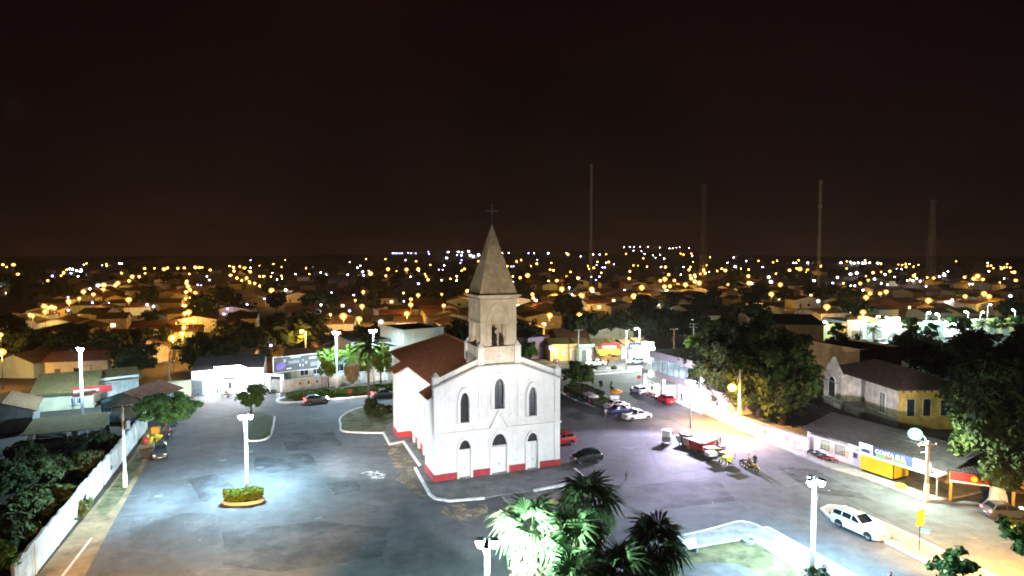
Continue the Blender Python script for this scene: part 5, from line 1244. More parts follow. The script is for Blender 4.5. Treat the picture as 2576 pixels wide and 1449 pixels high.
rl = MB(); rl.box(.1, 3.1, .05, .09, 4.7, 4.76); rl = rl.build('balcony_rail', 'steel', GB); MB().box(.1, 3.1, .06, .08, 3.74, 4.7).build('pane', 'clear_glass', rl)
for x in (.35, w * .36, w * .62, w * .86): MB().box(x - .35, x + .35, .05, .6, 0, 2.85).build('column', 'white_paint', GB)
MB().cyl((4.6, .8), .16, .16, 3.72, 6.3, 10).build('column', 'white_trim', GB); MB().cyl((12.5, .8), .16, .16, 3.72, 6.3, 10).build('column', 'white_trim', GB)
for k in range(4): MB().box(5 + 3 * k, 7.2 + 3 * k, 6, 6.25, 4.2, 6.1).build('interior_panel', 'blue_wall', GB)
for k in range(3): MB().box(3.8 + 4.5 * k, 7.6 + 4.5 * k, 3.2, 3.3, 6.18, 6.26).build('ceiling_light', 'screen_glow', GB)
lamp(GB, 'POINT', (8, 4, 5.9), 260, (.7, .9, 1), .4); lamp(GB, 'POINT', (13, 4, 5.9), 260, (.7, .9, 1), .4)
MB().lathe([(.05, 0), (.55, .05), (.6, .12), (.5, .2)], n=16).build('round_sign', 'glow_sign' if 'glow_sign' in MATS else em('glow_sign', (1, 1, .75), 4), GB).location = (3.2, -.15, 3.2)
bpy.data.objects['round_sign'].rotation_euler = (math.pi / 2, 0, 0)
for k in range(5): MB().box(1.5 + 3.3 * k, 3.6 + 3.3 * k, 1.9, 2.1, 2.74, 2.82).build('light_tube', 'tube_white', GB)
for k in range(4): lamp(GB, 'POINT', (2.5 + 4.4 * k, 1.6, 2.55), 300, WHT, .3); lamp(GB, 'POINT', (2.5 + 4.4 * k, 6, 2.5), 400, WHT, .3)
for x, y in ((11.5, 4), (13.6, 5)): MB().box(x, x + .9, y, y + .8, 7.54, 8.2).build('roof_unit', 'stain_grey', GB)
def gb(x, y): 
    c, s = math.cos(GB.rotation_euler.z), math.sin(GB.rotation_euler.z); return (A_.x + c * x - s * y, A_.y + s * x + c * y)
def chair_mesh():
    b = MB(); b.box(-.22, .22, -.22, .22, .42, .46); b.box(-.22, .22, .18, .23, .46, .9)
    for x in (-.2, .17):
        for y in (-.2, .17): b.box(x, x + .03, y, y + .03, 0, .42)
        b.box(x, x + .03, -.2, .2, .62, .65)
    return b
CHM = {c: chair_mesh().mesh('plastic_chair', c) for c in ('white_trim', 'sign_yellow', 'sign_red')}
tbm = MB(); tbm.box(-.4, .4, -.4, .4, .7, .74)
for x in (-.36, .33):
    for y in (-.36, .33): tbm.box(x, x + .04, y, y + .04, 0, .7)
TBM = {c: tbm.mesh('plastic_table', c) for c in ('white_trim', 'sign_yellow')}
def furn(name, me, pos, rz, label, cat, group, z=.0):
    o = put(name, me, None, (pos[0], pos[1], z), (0, 0, rz)); return tag(o, label, cat, group)
for i in range(7):
    tx, ty = 2.2 + 2.15 * i, 1.25 + .5 * (i % 2); q = gb(tx, ty)
    furn('plastic_table', TBM['white_trim'], q, i * .4, 'white plastic table in the open ground floor of the glass building', 'table', 'white cafe tables under the glass building', .07)
    for a in (0, 1.7, 3.4):
        q = gb(tx + .62 * math.cos(a + i), ty + .62 * math.sin(a + i)); furn('plastic_chair', CHM['white_trim'], q, a + i - math.pi / 2 + GB.rotation_euler.z, 'white plastic chair at a table under the glass building', 'chair', 'white cafe chairs under the glass building', .07)

# ------------------------------------------------------------------ right side: fence, wall, kiosk house, shops
t, w = frame('picket_fence', 'white concrete lattice fence below the mango trees', 'fence', (1765, 1037), (1871, 1081))
n = 46
pk = MB().prism([(-.05, .1), (.05, .1), (.05, 1.45), (0, 1.55), (-.05, 1.45)], -.03, .03).mesh('picket', 'white_paint')
for k in range(n): put('picket', pk, t, (w * (k + .5) / n, 0, 0))
for k in range(7): MB().box(w * k / 6 - .16, w * k / 6 + .16, -.1, .1, 0, 1.75 + .25 * (k % 2)).build('post', 'white_paint', t)
for z in (.25, .8, 1.25): MB().box(0, w, .03, .08, z, z + .09).build('rail', 'white_paint', t)
t, w = frame('boundary_wall', 'white graffitied wall running under the mango trees', 'wall', (1873, 1084), (2031, 1137)); MB().box(0, w, 0, .22, 0, 1.75).build('wall_face', 'white_wall', t); MB().box(-.03, w + .03, -.05, .27, 1.75, 1.85).build('coping', 'concrete', t)
for k in range(6): MB().box(w * k / 5 - .16, w * k / 5 + .16, -.05, 0, 0, 1.75).build('pier', 'white_wall', t)
for k in range(5): MB().prism([(w * (.15 + .17 * k), .5), (w * (.15 + .17 * k) + .8, .6), (w * (.15 + .17 * k) + .7, 1.2), (w * (.15 + .17 * k) + .1, 1.3)], -.012, -.002).build('faded_paint', 'stain_grey' if k % 2 else 'pink_wall', t)
t, w = house('low pink-painted hut behind the lattice fence', (1772, 1022), (1836, 1046), 6, 2.9, .5, 'pink_wall', 'roof_rust', flat=True, parapet=.2)
# corner shop (barbecue bar)
SH, w = frame('corner_shop', 'white bar with painted fascia lettering and dark sloping roof', 'shop', (2030, 1135), (2177, 1184))
h = 2.85
b = MB(); b.box(0, w, 0, 9, 0, h); b.build('wall', 'white_paint', SH)
text('CHURRASQUINHO TRADICIONAL', .5, 'letter_dark', SH, (.25, -.012, h - .55), (math.pi / 2, 0, 0), width=w * .68)
opening(SH, w * .05, w * .13, .1, 2.1, 'door', mat='purple_wall'); 
for a, c, m in ((.24, .42, 'sign_green'), (.49, .68, 'grey_wall')):
    o = opening(SH, w * a, w * c, .85, 2.15, mat='black', panes=1); br = MB(); br.box(w * a + .3, w * c - .2, -.05, -.037, 1.1, 1.9)
    br.build('shelf_goods', m, o); gq = MB()
    for k in range(9): x = w * a + (w * c - w * a) * (k + .5) / 9; gq.box(x - .02, x + .02, -.1, -.07, .85, 2.15)
    gq.build('grille_bars', 'white_trim', o)
MB().add([(-.6, -.5, h + .02), (w + 9.5, -.5, h + .02), (w + 9.5, 5.2, h + 1.5), (-.6, 5.2, h + 1.5), (w + 9.5, 11, h + .1), (-.6, 11, h + .1)] + [(-.6, -.5, h - .1), (w + 9.5, -.5, h - .1)], [(0, 1, 2, 3), (3, 2, 4, 5), (0, 6, 7, 1)]).build('roof', 'roof_dark', SH)
MB().box(w * .8, w * .8 + .5, -.03, 0, 1.1, 1.7).build('meter_box', 'letter_dark', SH); MB().box(w * .24, w * .95, -1.0, -.02, .0, .12).build('step', 'concrete', SH)
def shl(x, y):
    c, s = math.cos(SH.rotation_euler.z), math.sin(SH.rotation_euler.z); return Vector((SH.location.x + c * x - s * y, SH.location.y + s * x + c * y, 0))
KW = w
# yellow steel kiosk with sign boards
kp = shl(KW + .05, -1.0); KK = thing('yellow_kiosk', 'bright yellow steel kiosk under a green sign canopy', 'kiosk', kp, SH.rotation_euler.z)
MB().box(0, 3.9, 0, 2.6, .45, 2.55).build('body', 'yellow_steel', KK); MB().box(3.9, 3.98, -.04, .04, .4, 2.6).build('corner_post', 'black', KK); MB().box(.1, 3.8, .1, 2.5, .2, .45).build('base_frame', 'iron', KK)
for x in (.4, 3.5): MB().box(x, x + .2, .3, .6, 0, .3).build('foot', 'iron', KK)
MB().add([(-.1, -1.0, 2.62), (9.2, -1.0, 2.62), (9.2, 3.2, 2.95), (-.1, 3.2, 2.95), (-.1, -1.0, 2.42), (9.2, -1.0, 2.42), (9.2, 3.2, 2.85), (-.1, 3.2, 2.85)], [(0, 1, 2, 3), (4, 7, 6, 5), (0, 4, 5, 1), (1, 5, 6, 2), (3, 0, 4, 7)]).build('canopy', 'mint_wall', KK)
MB().box(9.0, 9.12, -.9, -.78, 0, 2.5).build('canopy_post', 'concrete', KK)
s1 = MB().box(.5, 2.1, -.95, -.88, 2.66, 3.75).build('poster', 'sign_white', KK); MB().prism([(.75, 2.8), (1.9, 2.75), (1.8, 3.15), (1.2, 3.2), (.8, 3.1)], -.965, -.952).build('print', 'sign_navy', s1)
s2 = MB().box(2.15, 6.6, -.94, -.88, 2.66, 3.7).build('sign_board', 'sign_navy', KK); text('COSTA SUL', .55, 'sign_white', s2, (2.4, -.955, 3.1), (math.pi / 2, 0, 0), width=3.4)
MB().box(2.5, 5.9, -.955, -.942, 2.74, 3.0).build('green_band', 'sign_green', s2); MB().box(3.6, 4.4, -.962, -.956, 2.78, 2.98).build('red_print', 'sign_red', s2)
s3 = MB().box(6.65, 8.4, -.95, -.88, 2.66, 3.7).build('poster', 'sign_white', KK); MB().box(7.0, 8.0, -.965, -.952, 3.0, 3.08).build('print', 'stain_grey', s3)
# orange-lit stall beyond the kiosk
q1 = shl(KW + 9.6, -.6); ST2 = thing('corner_stall', 'open corner stall with red sign band and orange fascia', 'stall', q1, SH.rotation_euler.z + R(38))
MB().box(0, 5.2, 0, .15, 2.0, 3.0).build('red_sign', 'sign_red', ST2); MB().box(0, 5.2, -.02, 0, 2.0, 2.14).build('white_band', 'sign_white', ST2); MB().lathe([(.05, 0), (.3, .02), (.3, .05)], n=14).build('round_emblem', 'sign_yellow', ST2).location = (2.0, -.01, 2.55)
bpy.data.objects['round_emblem'].rotation_euler = (math.pi / 2, 0, 0)
MB().box(5.2, 10.8, -.1, .2, 2.2, 3.1).build('fascia', 'ochre_wall', ST2); MB().box(-.2, 11, .2, 6, 3.0, 3.1).build('roof', 'roof_dark', ST2); MB().box(-.2, 11, 5.6, 5.8, 0, 3.0).build('back_wall', 'brick_wall', ST2)
for x in (.1, 5.2, 10.6): MB().box(x - .12, x + .12, .1, .34, 0, 2.95).build('post', 'ochre_wall', ST2)
pb = G(2366, 1213); PB = thing('payphone', 'blue domed public telephone beside an orange pillar', 'payphone', pb, .4)
MB().tube([(0, 0, 0), (0, 0, 1.5)], .05, 6).build('post', 'steel', PB)
dm = MB(); N = 9; vv = []
for i in range(N + 1):
    for j in range(7): a = math.pi * (i / N - .5) * 1.15; p2 = j / 6 * 1.45; vv.append((-.2 - .42 * math.cos(p2) * math.cos(a) + .2, .42 * math.sin(a) * math.cos(p2 * .6), 1.35 + .55 * math.sin(p2)))
dm.add(vv, [(i * 7 + j, i * 7 + j + 1, (i + 1) * 7 + j + 1, (i + 1) * 7 + j) for i in range(N) for j in range(6)]); dm.build('dome', 'sign_blue', PB, True)
MB().box(-.05, .12, -.14, .14, 1.2, 1.65).build('telephone', 'letter_dark', PB)
pp = G(2388, 1218); PP = thing('orange_pillar', 'orange square pillar with pale foot on the corner', 'pillar', pp, .5); MB().box(-.3, .3, -.22, .22, .35, 2.1).build('shaft', 'ochre_wall', PP); MB().box(-.36, .36, -.28, .28, 0, .35).build('foot', 'cream_wall', PP)
cb = G(2432, 1212); CB = thing('utility_cabinet', 'pale grey and tan cabinet on the corner pavement', 'cabinet', cb, .35); MB().box(-.8, .8, -.5, .5, .2, 2.0).build('body', 'pink_wall', CB); MB().box(-.9, .9, -.6, .6, 0, .2).build('base', 'concrete', CB); MB().box(-.82, -.8, -.45, .45, .3, 1.9).build('door', 'steel', CB)

# colonial house behind the bar
K_, KL, KR = G(2258, 1082), G(2176, 1048), G(2376, 1062)
u = (K_ - KL); rz = math.atan2(u.y, u.x)
CHs = thing('old_house', 'weathered white and ochre old house with hipped tile roof', 'house', KL, rz)
fw = u.length; dd = 9.5; hh = 5.9
MB().box(0, fw, 0, dd, 0, hh).build('wall', 'pink_wall', CHs)
MB().box(fw, fw + .05, .0, dd, 0, hh).build('ochre_side_wall', 'ochre_wall', CHs)
gx = -9.5
MB().prism([(gx, 0), (-4.6, 0), (-4.6, hh - .3), (-5.3, hh + .5), ((gx - 4.6) / 2, hh + 2.2), (gx + .7, hh + .5), (gx, hh - .3)], -1.2, -.8).build('gable_wall', 'pink_wall', CHs)
MB().box(gx, -4.6, -.8, dd, 0, hh - .3).build('wing_wall', 'pink_wall', CHs); MB().box(-4.6, 0, 2.2, dd, 0, hh).build('porch_wall', 'grey_wall', CHs); MB().box(-4.6, 0, -.9, 2.2, 0, 1.3).build('porch_floor', 'stain_grey', CHs)
rf = MB(); x0, x1, y0, y1 = gx - .3, fw + .7, -.7, dd + .6; zr = hh + 2.1
rf.add([(x0, y0, hh), (x1, y0, hh), (x1, y1, hh), (x0, y1, hh), (x0 + 4.5, dd / 2, zr), (x1 - 5.1, dd / 2, zr), (x0, y0, hh - .15), (x1, y0, hh - .15), (x1, y1, hh - .15), (x0, y1, hh - .15)], [(0, 1, 5, 4), (1, 2, 5), (2, 3, 4, 5), (3, 0, 4), (0, 6, 7, 1), (1, 7, 8, 2), (6, 9, 8, 7)]); rf.build('roof', 'roof_old', CHs)
ga = MB().ring(lancet((gx - 4.6) / 2, 1.6, 4.0, 5.0, 1.1), lancet((gx - 4.6) / 2, 1.6, 3.95, 4.85, .95), -1.3, -1.2).build('window', 'white_trim', CHs); MB().prism(lancet((gx - 4.6) / 2, 1.6, 3.95, 4.85, .95), -1.23, -1.205).build('pane', 'black', ga)
MB().box(gx - .1, -4.5, -1.35, -1.2, 4.0, 4.15).build('moulding', 'stain_grey', CHs); MB().box(gx - .1, -4.5, -1.45, -1.2, .9, 1.1).build('moulding', 'stain_grey', CHs)
opening(CHs, fw * .45, fw * .62, 1.7, 4.6, mat='grey_wall', panes=2); opening(CHs, -3.4, -2.5, 1.5, 4.0, y=2.2, mat='black'); opening(CHs, -1.6, -.6, 1.4, 4.3, 'door', y=2.2, mat='grey_wall')
for y in (1.2, 3.6, 6.2): side_opening(CHs, y, y + 1.1, 2.0, 4.4 if y < 5 else 4.2, fw + .05, mat='glass_dark', fr='pink_wall')
for k in range(9): MB().box(fw + .05, fw + .3, .5 + k * 1.05, .62 + k * 1.05, hh - .5, hh - .16).build('rafter_tail', 'wood', CHs)
MB().box(-.02, fw + .02, -.03, -.002, 0, 1.5).build('dado', 'stain_grey', CHs)
# dark commercial blocks behind
t, w = house('brown lamp-lit block behind the old house', (2160, 978), (2266, 968), 12, 7.0, .5, 'brown_wall', 'roof_dark', flat=True, parapet=.4)
for x in (.34, .72): MB().box(w * x, w * x + 1.2, -.05, 0, 3.6, 4.3).build('vent', 'black', t)
t, w = house('large dark warehouse with roof letters and brown end wall', (1900, 900), (2070, 905), 26, 8.2, 1.2, 'brown_wall', 'roof_dark', 'x')
sl = thing('rooftop_letters', 'pale outline letters standing on a dark roof above the mango trees', 'sign', G(1878, 905), 0)
for k, x in enumerate((0, 3.4)):
    q = MB(); q.box(x, x + .16, 0, .12, 8.0, 10.0); q.box(x + .16, x + 2.0, 0, .12, 8.0, 8.16); q.box(x + .16, x + (1.5 if k == 0 else 2.0), 0, .12, 9.84, 10.0)
    if k: q.box(x + .16, x + 1.7, 0, .12, 8.95, 9.08)
    q.build('letter', 'stain_grey', sl)
q = MB(); q.box(-.5, 6.2, .2, .5, 0, 8.0); q.build('support_wall', 'grey_wall', sl)
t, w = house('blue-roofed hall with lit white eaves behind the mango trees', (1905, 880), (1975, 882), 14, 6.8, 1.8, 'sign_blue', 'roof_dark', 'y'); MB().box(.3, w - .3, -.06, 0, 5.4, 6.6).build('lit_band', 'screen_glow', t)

# ------------------------------------------------------------------ trees of the square
rnd = random.Random(11)
m_mango = [crown('mango%d' % k, 5.6, 5.6, 5.9, 10000, .42, 'leaf_mango', 20 + k, clumps=80, cr=.24) for k in range(2)]
tree('mango_tree', 'huge dark mango tree right behind the glass building', G(1815, 1024), 6.7, 5.6, 5.2, m_mango[0], .45, group=None, seed=1)
tree('mango_tree', 'huge mango tree above the orange sodium lamp', G(1912, 1048), 6.9, 5.6, 5.2, m_mango[1], .5, sc_xy=1.08, seed=2)
tree('mango_tree', 'huge mango tree overhanging the graffitied wall', G(1968, 1068), 6.3, 5.6, 5.2, m_mango[0], .5, seed=4)
tree('mango_tree', 'mango tree at the back between warehouse and lamp', G(1930, 985), 8.2, 5.6, 5.2, m_mango[1], .45, sc_xy=1.15, seed=5)
m_big = crown('big', 5.4, 5.4, 6.4, 11000, .38, 'leaf_mango', 31, clumps=90, cr=.22)
bt = tree('street_tree', 'tall broad tree with white-painted trunk at the right edge', G(2508, 1281), 8.6, 5.4, 6.4, m_big, .55, sc_xy=.95, seed=3)
rt_ = MB()
for i in range(9):
    a = 2 * math.pi * i / 9; rt_.tube([(.5 * math.cos(a), .5 * math.sin(a), 1.6), (.72 * math.cos(a), .72 * math.sin(a), .5), (1.25 * math.cos(a), 1.25 * math.sin(a), .02)], [.22, .24, .06], 6)
rt_.lathe([(.85, 0), (.72, .6), (.62, 2.3)], n=12); rt_.build('lime_wash', 'lime_wash', bt)
m_r = crown('round', 2.95, 2.95, 2.1, 5200, .30, 'leaf_green', 33, clumps=60, cr=.25)
tree('round_tree', 'round leafy green tree in the planted bed right of the church', G(1456, 989), 3.6, 2.95, 2.1, m_r, .16, seed=2, white=1.0)
m_fl = crown('flat', 4.4, 3.6, 1.75, 6500, .34, 'leaf_green', 35, clumps=60, cr=.24)
tree('almond_tree', 'spreading flat-topped tree over the parked car on the left', G(420, 1094), 3.9, 4.4, 1.75, m_fl, .22, seed=6, rz_rot=.0)
m_sm = crown('small', 2.3, 2.3, 1.7, 3800, .28, 'leaf_green', 36, clumps=40, cr=.28)
tree('small_tree', 'small round tree in the grass island before the store', G(632, 1040), 2.9, 2.3, 1.7, m_sm, .14, seed=3)
m_li = crown('lime', 2.5, 2.2, 3.0, 6000, .26, 'leaf_lime', 37, clumps=60, cr=.25)
tree('lime_tree', 'bright lime-green lamplit tree in front of the billboard', G(828, 985), 5.6, 2.5, 3.0, m_li, .16, seed=4, white=1.2, limbs=4)
m_li2 = crown('lime2', 2.8, 2.4, 2.9, 4500, .28, 'leaf_lime', 38, clumps=50, cr=.25)
tree('lime_tree', 'yellow-green tree behind the royal palm trunk', G(958, 972), 5.6, 2.8, 2.9, m_li2, .16, seed=7, white=1.2, limbs=3)
tree('garden_tree', 'pale green tree behind the shaggy palm', G(905, 962), 5.2, 2.8, 2.9, m_li2, .15, seed=9, rz_rot=2.)
palm('shaggy palm with hanging dead fronds in the hedge median', G(887, 982), 6.4, 1.75, 30, FEATHER_L, 26, .17, 3, .72, white=1.2, name='shaggy_palm')
palm('tall dark royal palm beside the church grass bed', G(928, 1015), 9.9, 1.3, 24, FEATHER, 0, .2, 4, 1.0, 70, -45, trunkmat='concrete_dark', name='royal_palm')
# leafless tree in the street median
p = G(1521, 932); t = thing('bare_tree', 'leafless forked tree with white base in the street median', 'tree', p); b = MB()
def branch(b, p, d, L, r, k, rnd):
    e = p + d * L; b.tube([p, e], [r, r * .65], 5)
    if k:
        for _ in range(3 if k > 1 else 2): branch(b, e, (d + Vector((rnd.uniform(-.7, .7), rnd.uniform(-.7, .7), rnd.uniform(-.1, .3)))).normalized(), L * .72, r * .62, k - 1, rnd)
for dx in (-.35, .45): branch(b, Vector((0, 0, 0)), Vector((dx, 0, 1)).normalized(), 2.0, .12, 3, rnd)
b.build('branches', 'bark', t); MB().tube([(0, 0, 0), (-.33, 0, .95)], [.14, .13], 7).build('lime_wash', 'lime_wash', t); MB().tube([(0, 0, 0), (.42, 0, .95)], [.14, .13], 7).build('lime_wash', 'lime_wash', t)
for i, (px, py) in enumerate(((1491, 988), (1511, 998), (1538, 1008))):
    m = crown('sap%d' % i, .35, .35, .8, 420, .16, 'leaf_lime' if i == 0 else 'leaf_green', 60 + i, clumps=9, cr=.4)
    tree('sapling', ['slim yellow-green sapling at the far end of the planted bed', 'slim grey-green sapling in the middle of the bed row', 'slim dark sapling beside the orange parasol'][i], G(px, py), 2.3, .35, .8, m, .05, seed=i, limbs=2)
for i, px in enumerate((1497, 1545)): bush(['clipped shrub left in the street median planter', 'clipped shrub right in the street median planter'][i], G(px, 931.5), .8, 1.0, 500, .18, 'leaf_shrub', 70 + i)
# hedges
def hedge(label, pts, h, leaf, mat, seed, dens, z0=.1, name='hedge'):
    P = gp(pts); c = sum(P, Vector()) / len(P)
    o = put(name, hedge_mesh([(q.x - c.x, q.y - c.y) for q in P], z0, h, leaf, mat, seed, dens), None, (c.x, c.y, 0)); return tag(o, label, 'hedge')
hedge('long dark hedge in the median behind the church', [(718, 1007), (730, 1002), (990, 980), (992, 989), (740, 1010)], 1.1, .2, 'leaf_hedge', 5, 130)
hedge('dark clipped hedge filling the planted bed under the round tree', [(1418, 988), (1440, 976), (1480, 983), (1520, 1001), (1500, 1018), (1452, 1004)], 1.1, .2, 'leaf_shrub', 6, 200)
bush('yellow-green bush at the near end of the planted bed', G(1528, 1016), .9, 1.0, 700, .18, 'leaf_lime', 8)
bush('dark bush at the foot of the royal palm', G(934, 1040), 1.9, 2.4, 1600, .24, 'leaf_dark', 9)
bush('dark bush against the church grass bed edge', G(962, 1048), 1.5, 1.9, 1200, .22, 'leaf_dark', 10)
bush('low bush at the kerb end of the grass island', G(672, 1098), .5, .7, 300, .14, 'leaf_hedge', 12)
# garden jungle behind the compound wall
m_sh = [crown('sh%d' % k, 3.4, 3.0, 1.7, 4200, .30, ('leaf_shrub', 'leaf_shrub', 'leaf_dark')[k], 80 + k, clumps=45, cr=.27) for k in range(3)]
LB = [('olive garden tree leaning over the wall near the power pole', 215, 1200, 1.3), ('broad grey-green garden tree behind the white wall', 120, 1215, 1.4), ('bushy garden tree at the left edge', 20, 1240, 1.6),
      ('large bushy garden tree low at the left edge', 60, 1330, 1.6), ('olive shrubby tree beside the ragged wall top', 140, 1300, 1.2), ('dark shrub under the carport roof', 240, 1140, .9), ('dark shrub tree left of the carport posts', 60, 1160, .8),
      ('shrubby tree in the lower left corner', -30, 1430, 2.2)]
for i, (lb, px, py, hc) in enumerate(LB): tree('garden_tree', lb, G(px, py), hc, 3.4, 1.7, m_sh[i % 3], .15, sc_xy=.8 + .1 * (i % 3), seed=i + 3)
m_ol = crown('orl', 1.8, 1.8, 1.2, 1800, .22, 'leaf_lime', 90, clumps=25, cr=.3)
tree('garden_tree', 'yellow lamplit bush at the bottom left corner', G(0, 1500), 3.0, 1.8, 1.2, m_ol, .1, seed=8)
tree('garden_tree', 'leafy tree beside the lilac house', G(1325, 918), 3.4, 2.95, 2.1, m_r, .14, sc_xy=.8, seed=5)
tree('lime_tree', 'lime-lit shrubby tree behind the glass building roof', G(1748, 930), 5.2, 2.8, 2.9, m_li2, .15, seed=12, rz_rot=1.)
m_br = crown('bottomright', 2.4, 2.4, 1.6, 2600, .26, 'leaf_green', 92, clumps=36, cr=.24)
tree('street_tree', 'leafy tree top at the bottom edge over the road median', G(2400, 1545), 3.0, 2.4, 1.6, m_br, .12, sc_xy=.75, seed=5)
tree('street_tree', 'orange-lit leafy tree at the right bottom edge', G(2610, 1520), 5.0, 2.4, 1.6, m_br, .14, seed=6)
# fan palms of the park
FP = [('overexposed fan palm with thick skirt of pale dead fronds beside the lamp', 1338, 1325, 6.6, 1.75, 22, 110, 1), ('fan palm standing on the apron below the church forecourt', 1483, 1262, 5.6, 1.75, 36, 40, 2),
      ('grey-green fan palm between the bright palm and the apron palm', 1445, 1365, 6.2, 1.6, 34, 44, 3), ('fan palm at the corner of the park walk', 1648, 1368, 5.2, 1.55, 34, 34, 4), ('low fan palm at the bottom of the palm group', 1560, 1440, 4.6, 1.4, 38, 30, 5),
      ('fan palm half cut by the bottom edge of the view', 1450, 1470, 5.4, 1.4, 38, 30, 6), ('small palm crown peeping in at the bottom by the lamp post', 2060, 1458, 3.2, .8, 22, 0, 7)]
for lb, px, py, h, fr, nf, sk, sd in FP:
    g = G(px, py, h); palm(lb, (g.x, g.y, 0), h, fr, nf, FAN, sk, .2, sd, 1.0, 74, -62)

# ------------------------------------------------------------------ parked and standing vehicles
def hd(a, b): d = G(*b) - G(*a); return math.atan2(d.y, d.x)
def mid(a, b): return (G(*a) + G(*b)) / 2
car('white estate car with roof rails parked by the road median', 'suv', 'paint_white', mid((2113, 1325), (2189, 1360)) + Vector((.55, .35, 0)), hd((2100, 1331), (2176, 1366)), 4.85, 1.86, 1.70, 2.9, rack=True)
car('black hatchback parked beside the church corner', 'hatch', 'paint_black', mid((1451, 1169), (1495, 1163)) + Vector((.2, .75, 0)), hd((1495, 1163), (1451, 1169)), 3.9, 1.68, 1.48)
car('red family car with roof rails half hidden behind the church', 'hatch', 'paint_red', G(1424, 1122) + Vector((-.6, .7, 0)), hd((1440, 1122), (1396, 1128)), 3.9, 1.7, 1.62, rack=True)
car('dark sedan facing the camera by the compound wall', 'sedan', 'paint_grey', G(404, 1147), hd((407, 1128), (401, 1166)), 4.3, 1.72, 1.46)
ph = hd((1584, 1060.6), (1625, 1056))
car('white pickup with black cargo cover at the end of the parked row', 'pickup', 'paint_white', mid((1584, 1060.6), (1625, 1056)) + Vector((0, .75, 0)), ph, 4.5, 1.7, 1.55, 2.75)
car('dark blue sedan parked behind the white pickup', 'sedan', 'paint_blue', G(1563, 1043) + Vector((0, .5, 0)), ph, 4.3, 1.72, 1.47)
car('white sedan parked beyond the dark blue sedan', 'sedan', 'paint_white', G(1553, 1030) + Vector((0, .6, 0)), ph + .05, 4.2, 1.7, 1.46)
bh = hd((1765, 1041), (1614, 983))
car('white hatchback parked before the glass building corner', 'hatch', 'paint_white', G(1606, 990), bh, 3.8, 1.64, 1.45)
car('red hatchback parked before the glass building', 'hatch', 'paint_red', G(1673, 1013), bh, 3.9, 1.68, 1.5)
car('dark car with lit tail lamps on the street behind the church', 'hatch', 'paint_grey', G(796, 1014), hd((760, 1018), (830, 1011)), 3.9, 1.66, 1.48, lights=True)
car('grey car with lit tail lamps emerging from behind the church', 'sedan', 'paint_grey', G(966, 999), hd((930, 1002), (1000, 996)), 4.2, 1.7, 1.46, lights=True)
car('white car with headlights on passing the cream shop', 'sedan', 'paint_white', G(1500, 920), hd((1520, 919), (1480, 921)), 4.2, 1.7, 1.46, lights=True)
car('silver car with headlights on passing the Hebar shop', 'hatch', 'paint_silver', G(1600, 916), hd((1620, 915), (1580, 917)), 3.9, 1.66, 1.48, lights=True)
car('small car with lit tail lamps near the white-trunked tree', 'hatch', 'paint_grey', G(2530, 1302), hd((2490, 1300), (2570, 1302)), 3.8, 1.64, 1.46, lights=True)
MC = [('motorcycle leaning by the hedge left of the grey umbrella', 1436, 1002, 2.4, 'paint_red'), ('motorcycle with pale top box at the planted bed kerb', 1446, 1006, 2.3, 'paint_black'), ('motorcycle nearest the church among those at the planted bed', 1464, 1014, 2.2, 'paint_blue'), ('motorcycle beside the grey umbrella', 1480, 1014, 2.3, 'paint_black'),
      ('motorcycle beside the white umbrella', 1490, 1022, 2.1, 'paint_red'), ('motorcycle left of the white sedan', 1508, 1028, 2.2, 'paint_black'), ('motorcycle standing at the dark sedan on the left', 420, 1112, 1.4, 'paint_black'), ('motorcycle under the spreading tree', 424, 1098, 1.5, 'paint_red'),
      ('motorcycle further up the verge under the tree edge', 436, 1078, 1.3, 'paint_blue'), ('motorcycle right of the white hatchback', 1628, 999, 2.6, 'paint_black'), ('motorcycle left of the red hatchback', 1641, 1004, 2.6, 'paint_red'), ('motorcycle parked in front of the store pillar', 566, 998, 1.2, 'paint_black'),
      ('motorcycle parked right of the store pillar', 575, 1000, 1.9, 'paint_red'), ('motorcycle by the store roller door', 492, 1000, 1.4, 'paint_blue'), ('motorcycle before the marbled gate', 690, 991, 2.5, 'paint_black'), ('motorcycle left of the gateway', 676, 990, 2.2, 'paint_blue'),
      ('motorcycle by the cream corner shop', 1400, 912, .5, 'paint_black'), ('yellow motorcycle taxi standing alone on the plaza', 1890, 1184, -1.0, 'sign_yellow'), ('second motorcycle taxi behind the yellow one', 1878, 1176, -.8, 'paint_black'),
      ('motorcycle beside the food trailers', 1812, 1140, -.6, 'paint_black'), ('motorcycle at the bar front', 2066, 1158, -.7, 'paint_black'), ('motorcycle under the bar windows', 2086, 1166, -.7, 'paint_red'), ('motorcycle by the bar doorway', 2050, 1150, -.7, 'paint_blue')]
for lb, px, py, a, c in MC: motorcycle(lb, G(px, py), a, c)

# ------------------------------------------------------------------ stalls, carts, people
kq = G(1677, 1116); t = thing('popcorn_cart', 'grey and white upright vending cart on the plaza', 'cart', kq, -.5)
MB().box(-.55, .55, -.4, .4, .35, 1.0).build('body', 'stain_grey', t); MB().box(-.5, .5, -.36, .36, 1.0, 1.75).build('glass_box', 'sign_white', t); MB().box(-.62, .62, -.48, .48, 1.75, 1.84).build('roof', 'sign_white', t)
for x in (-.45, .45):
    for y in (-.42, .42): o = put('wheel', MM['tyre'], t, (x, y, .22)); o.scale = (.75,) * 3
MB().box(-.5, .5, -.41, -.4, .5, .9).build('front_panel', 'grey_wall', t)
a_, c_, d_ = G(1733, 1129.4), G(1764.4, 1142), G(1802.6, 1128)
e1 = (c_ - a_); r1 = math.atan2(e1.y, e1.x); L1 = e1.length
t = thing('food_trailer', 'red food trailer with open counter on the plaza', 'food trailer', a_, r1)
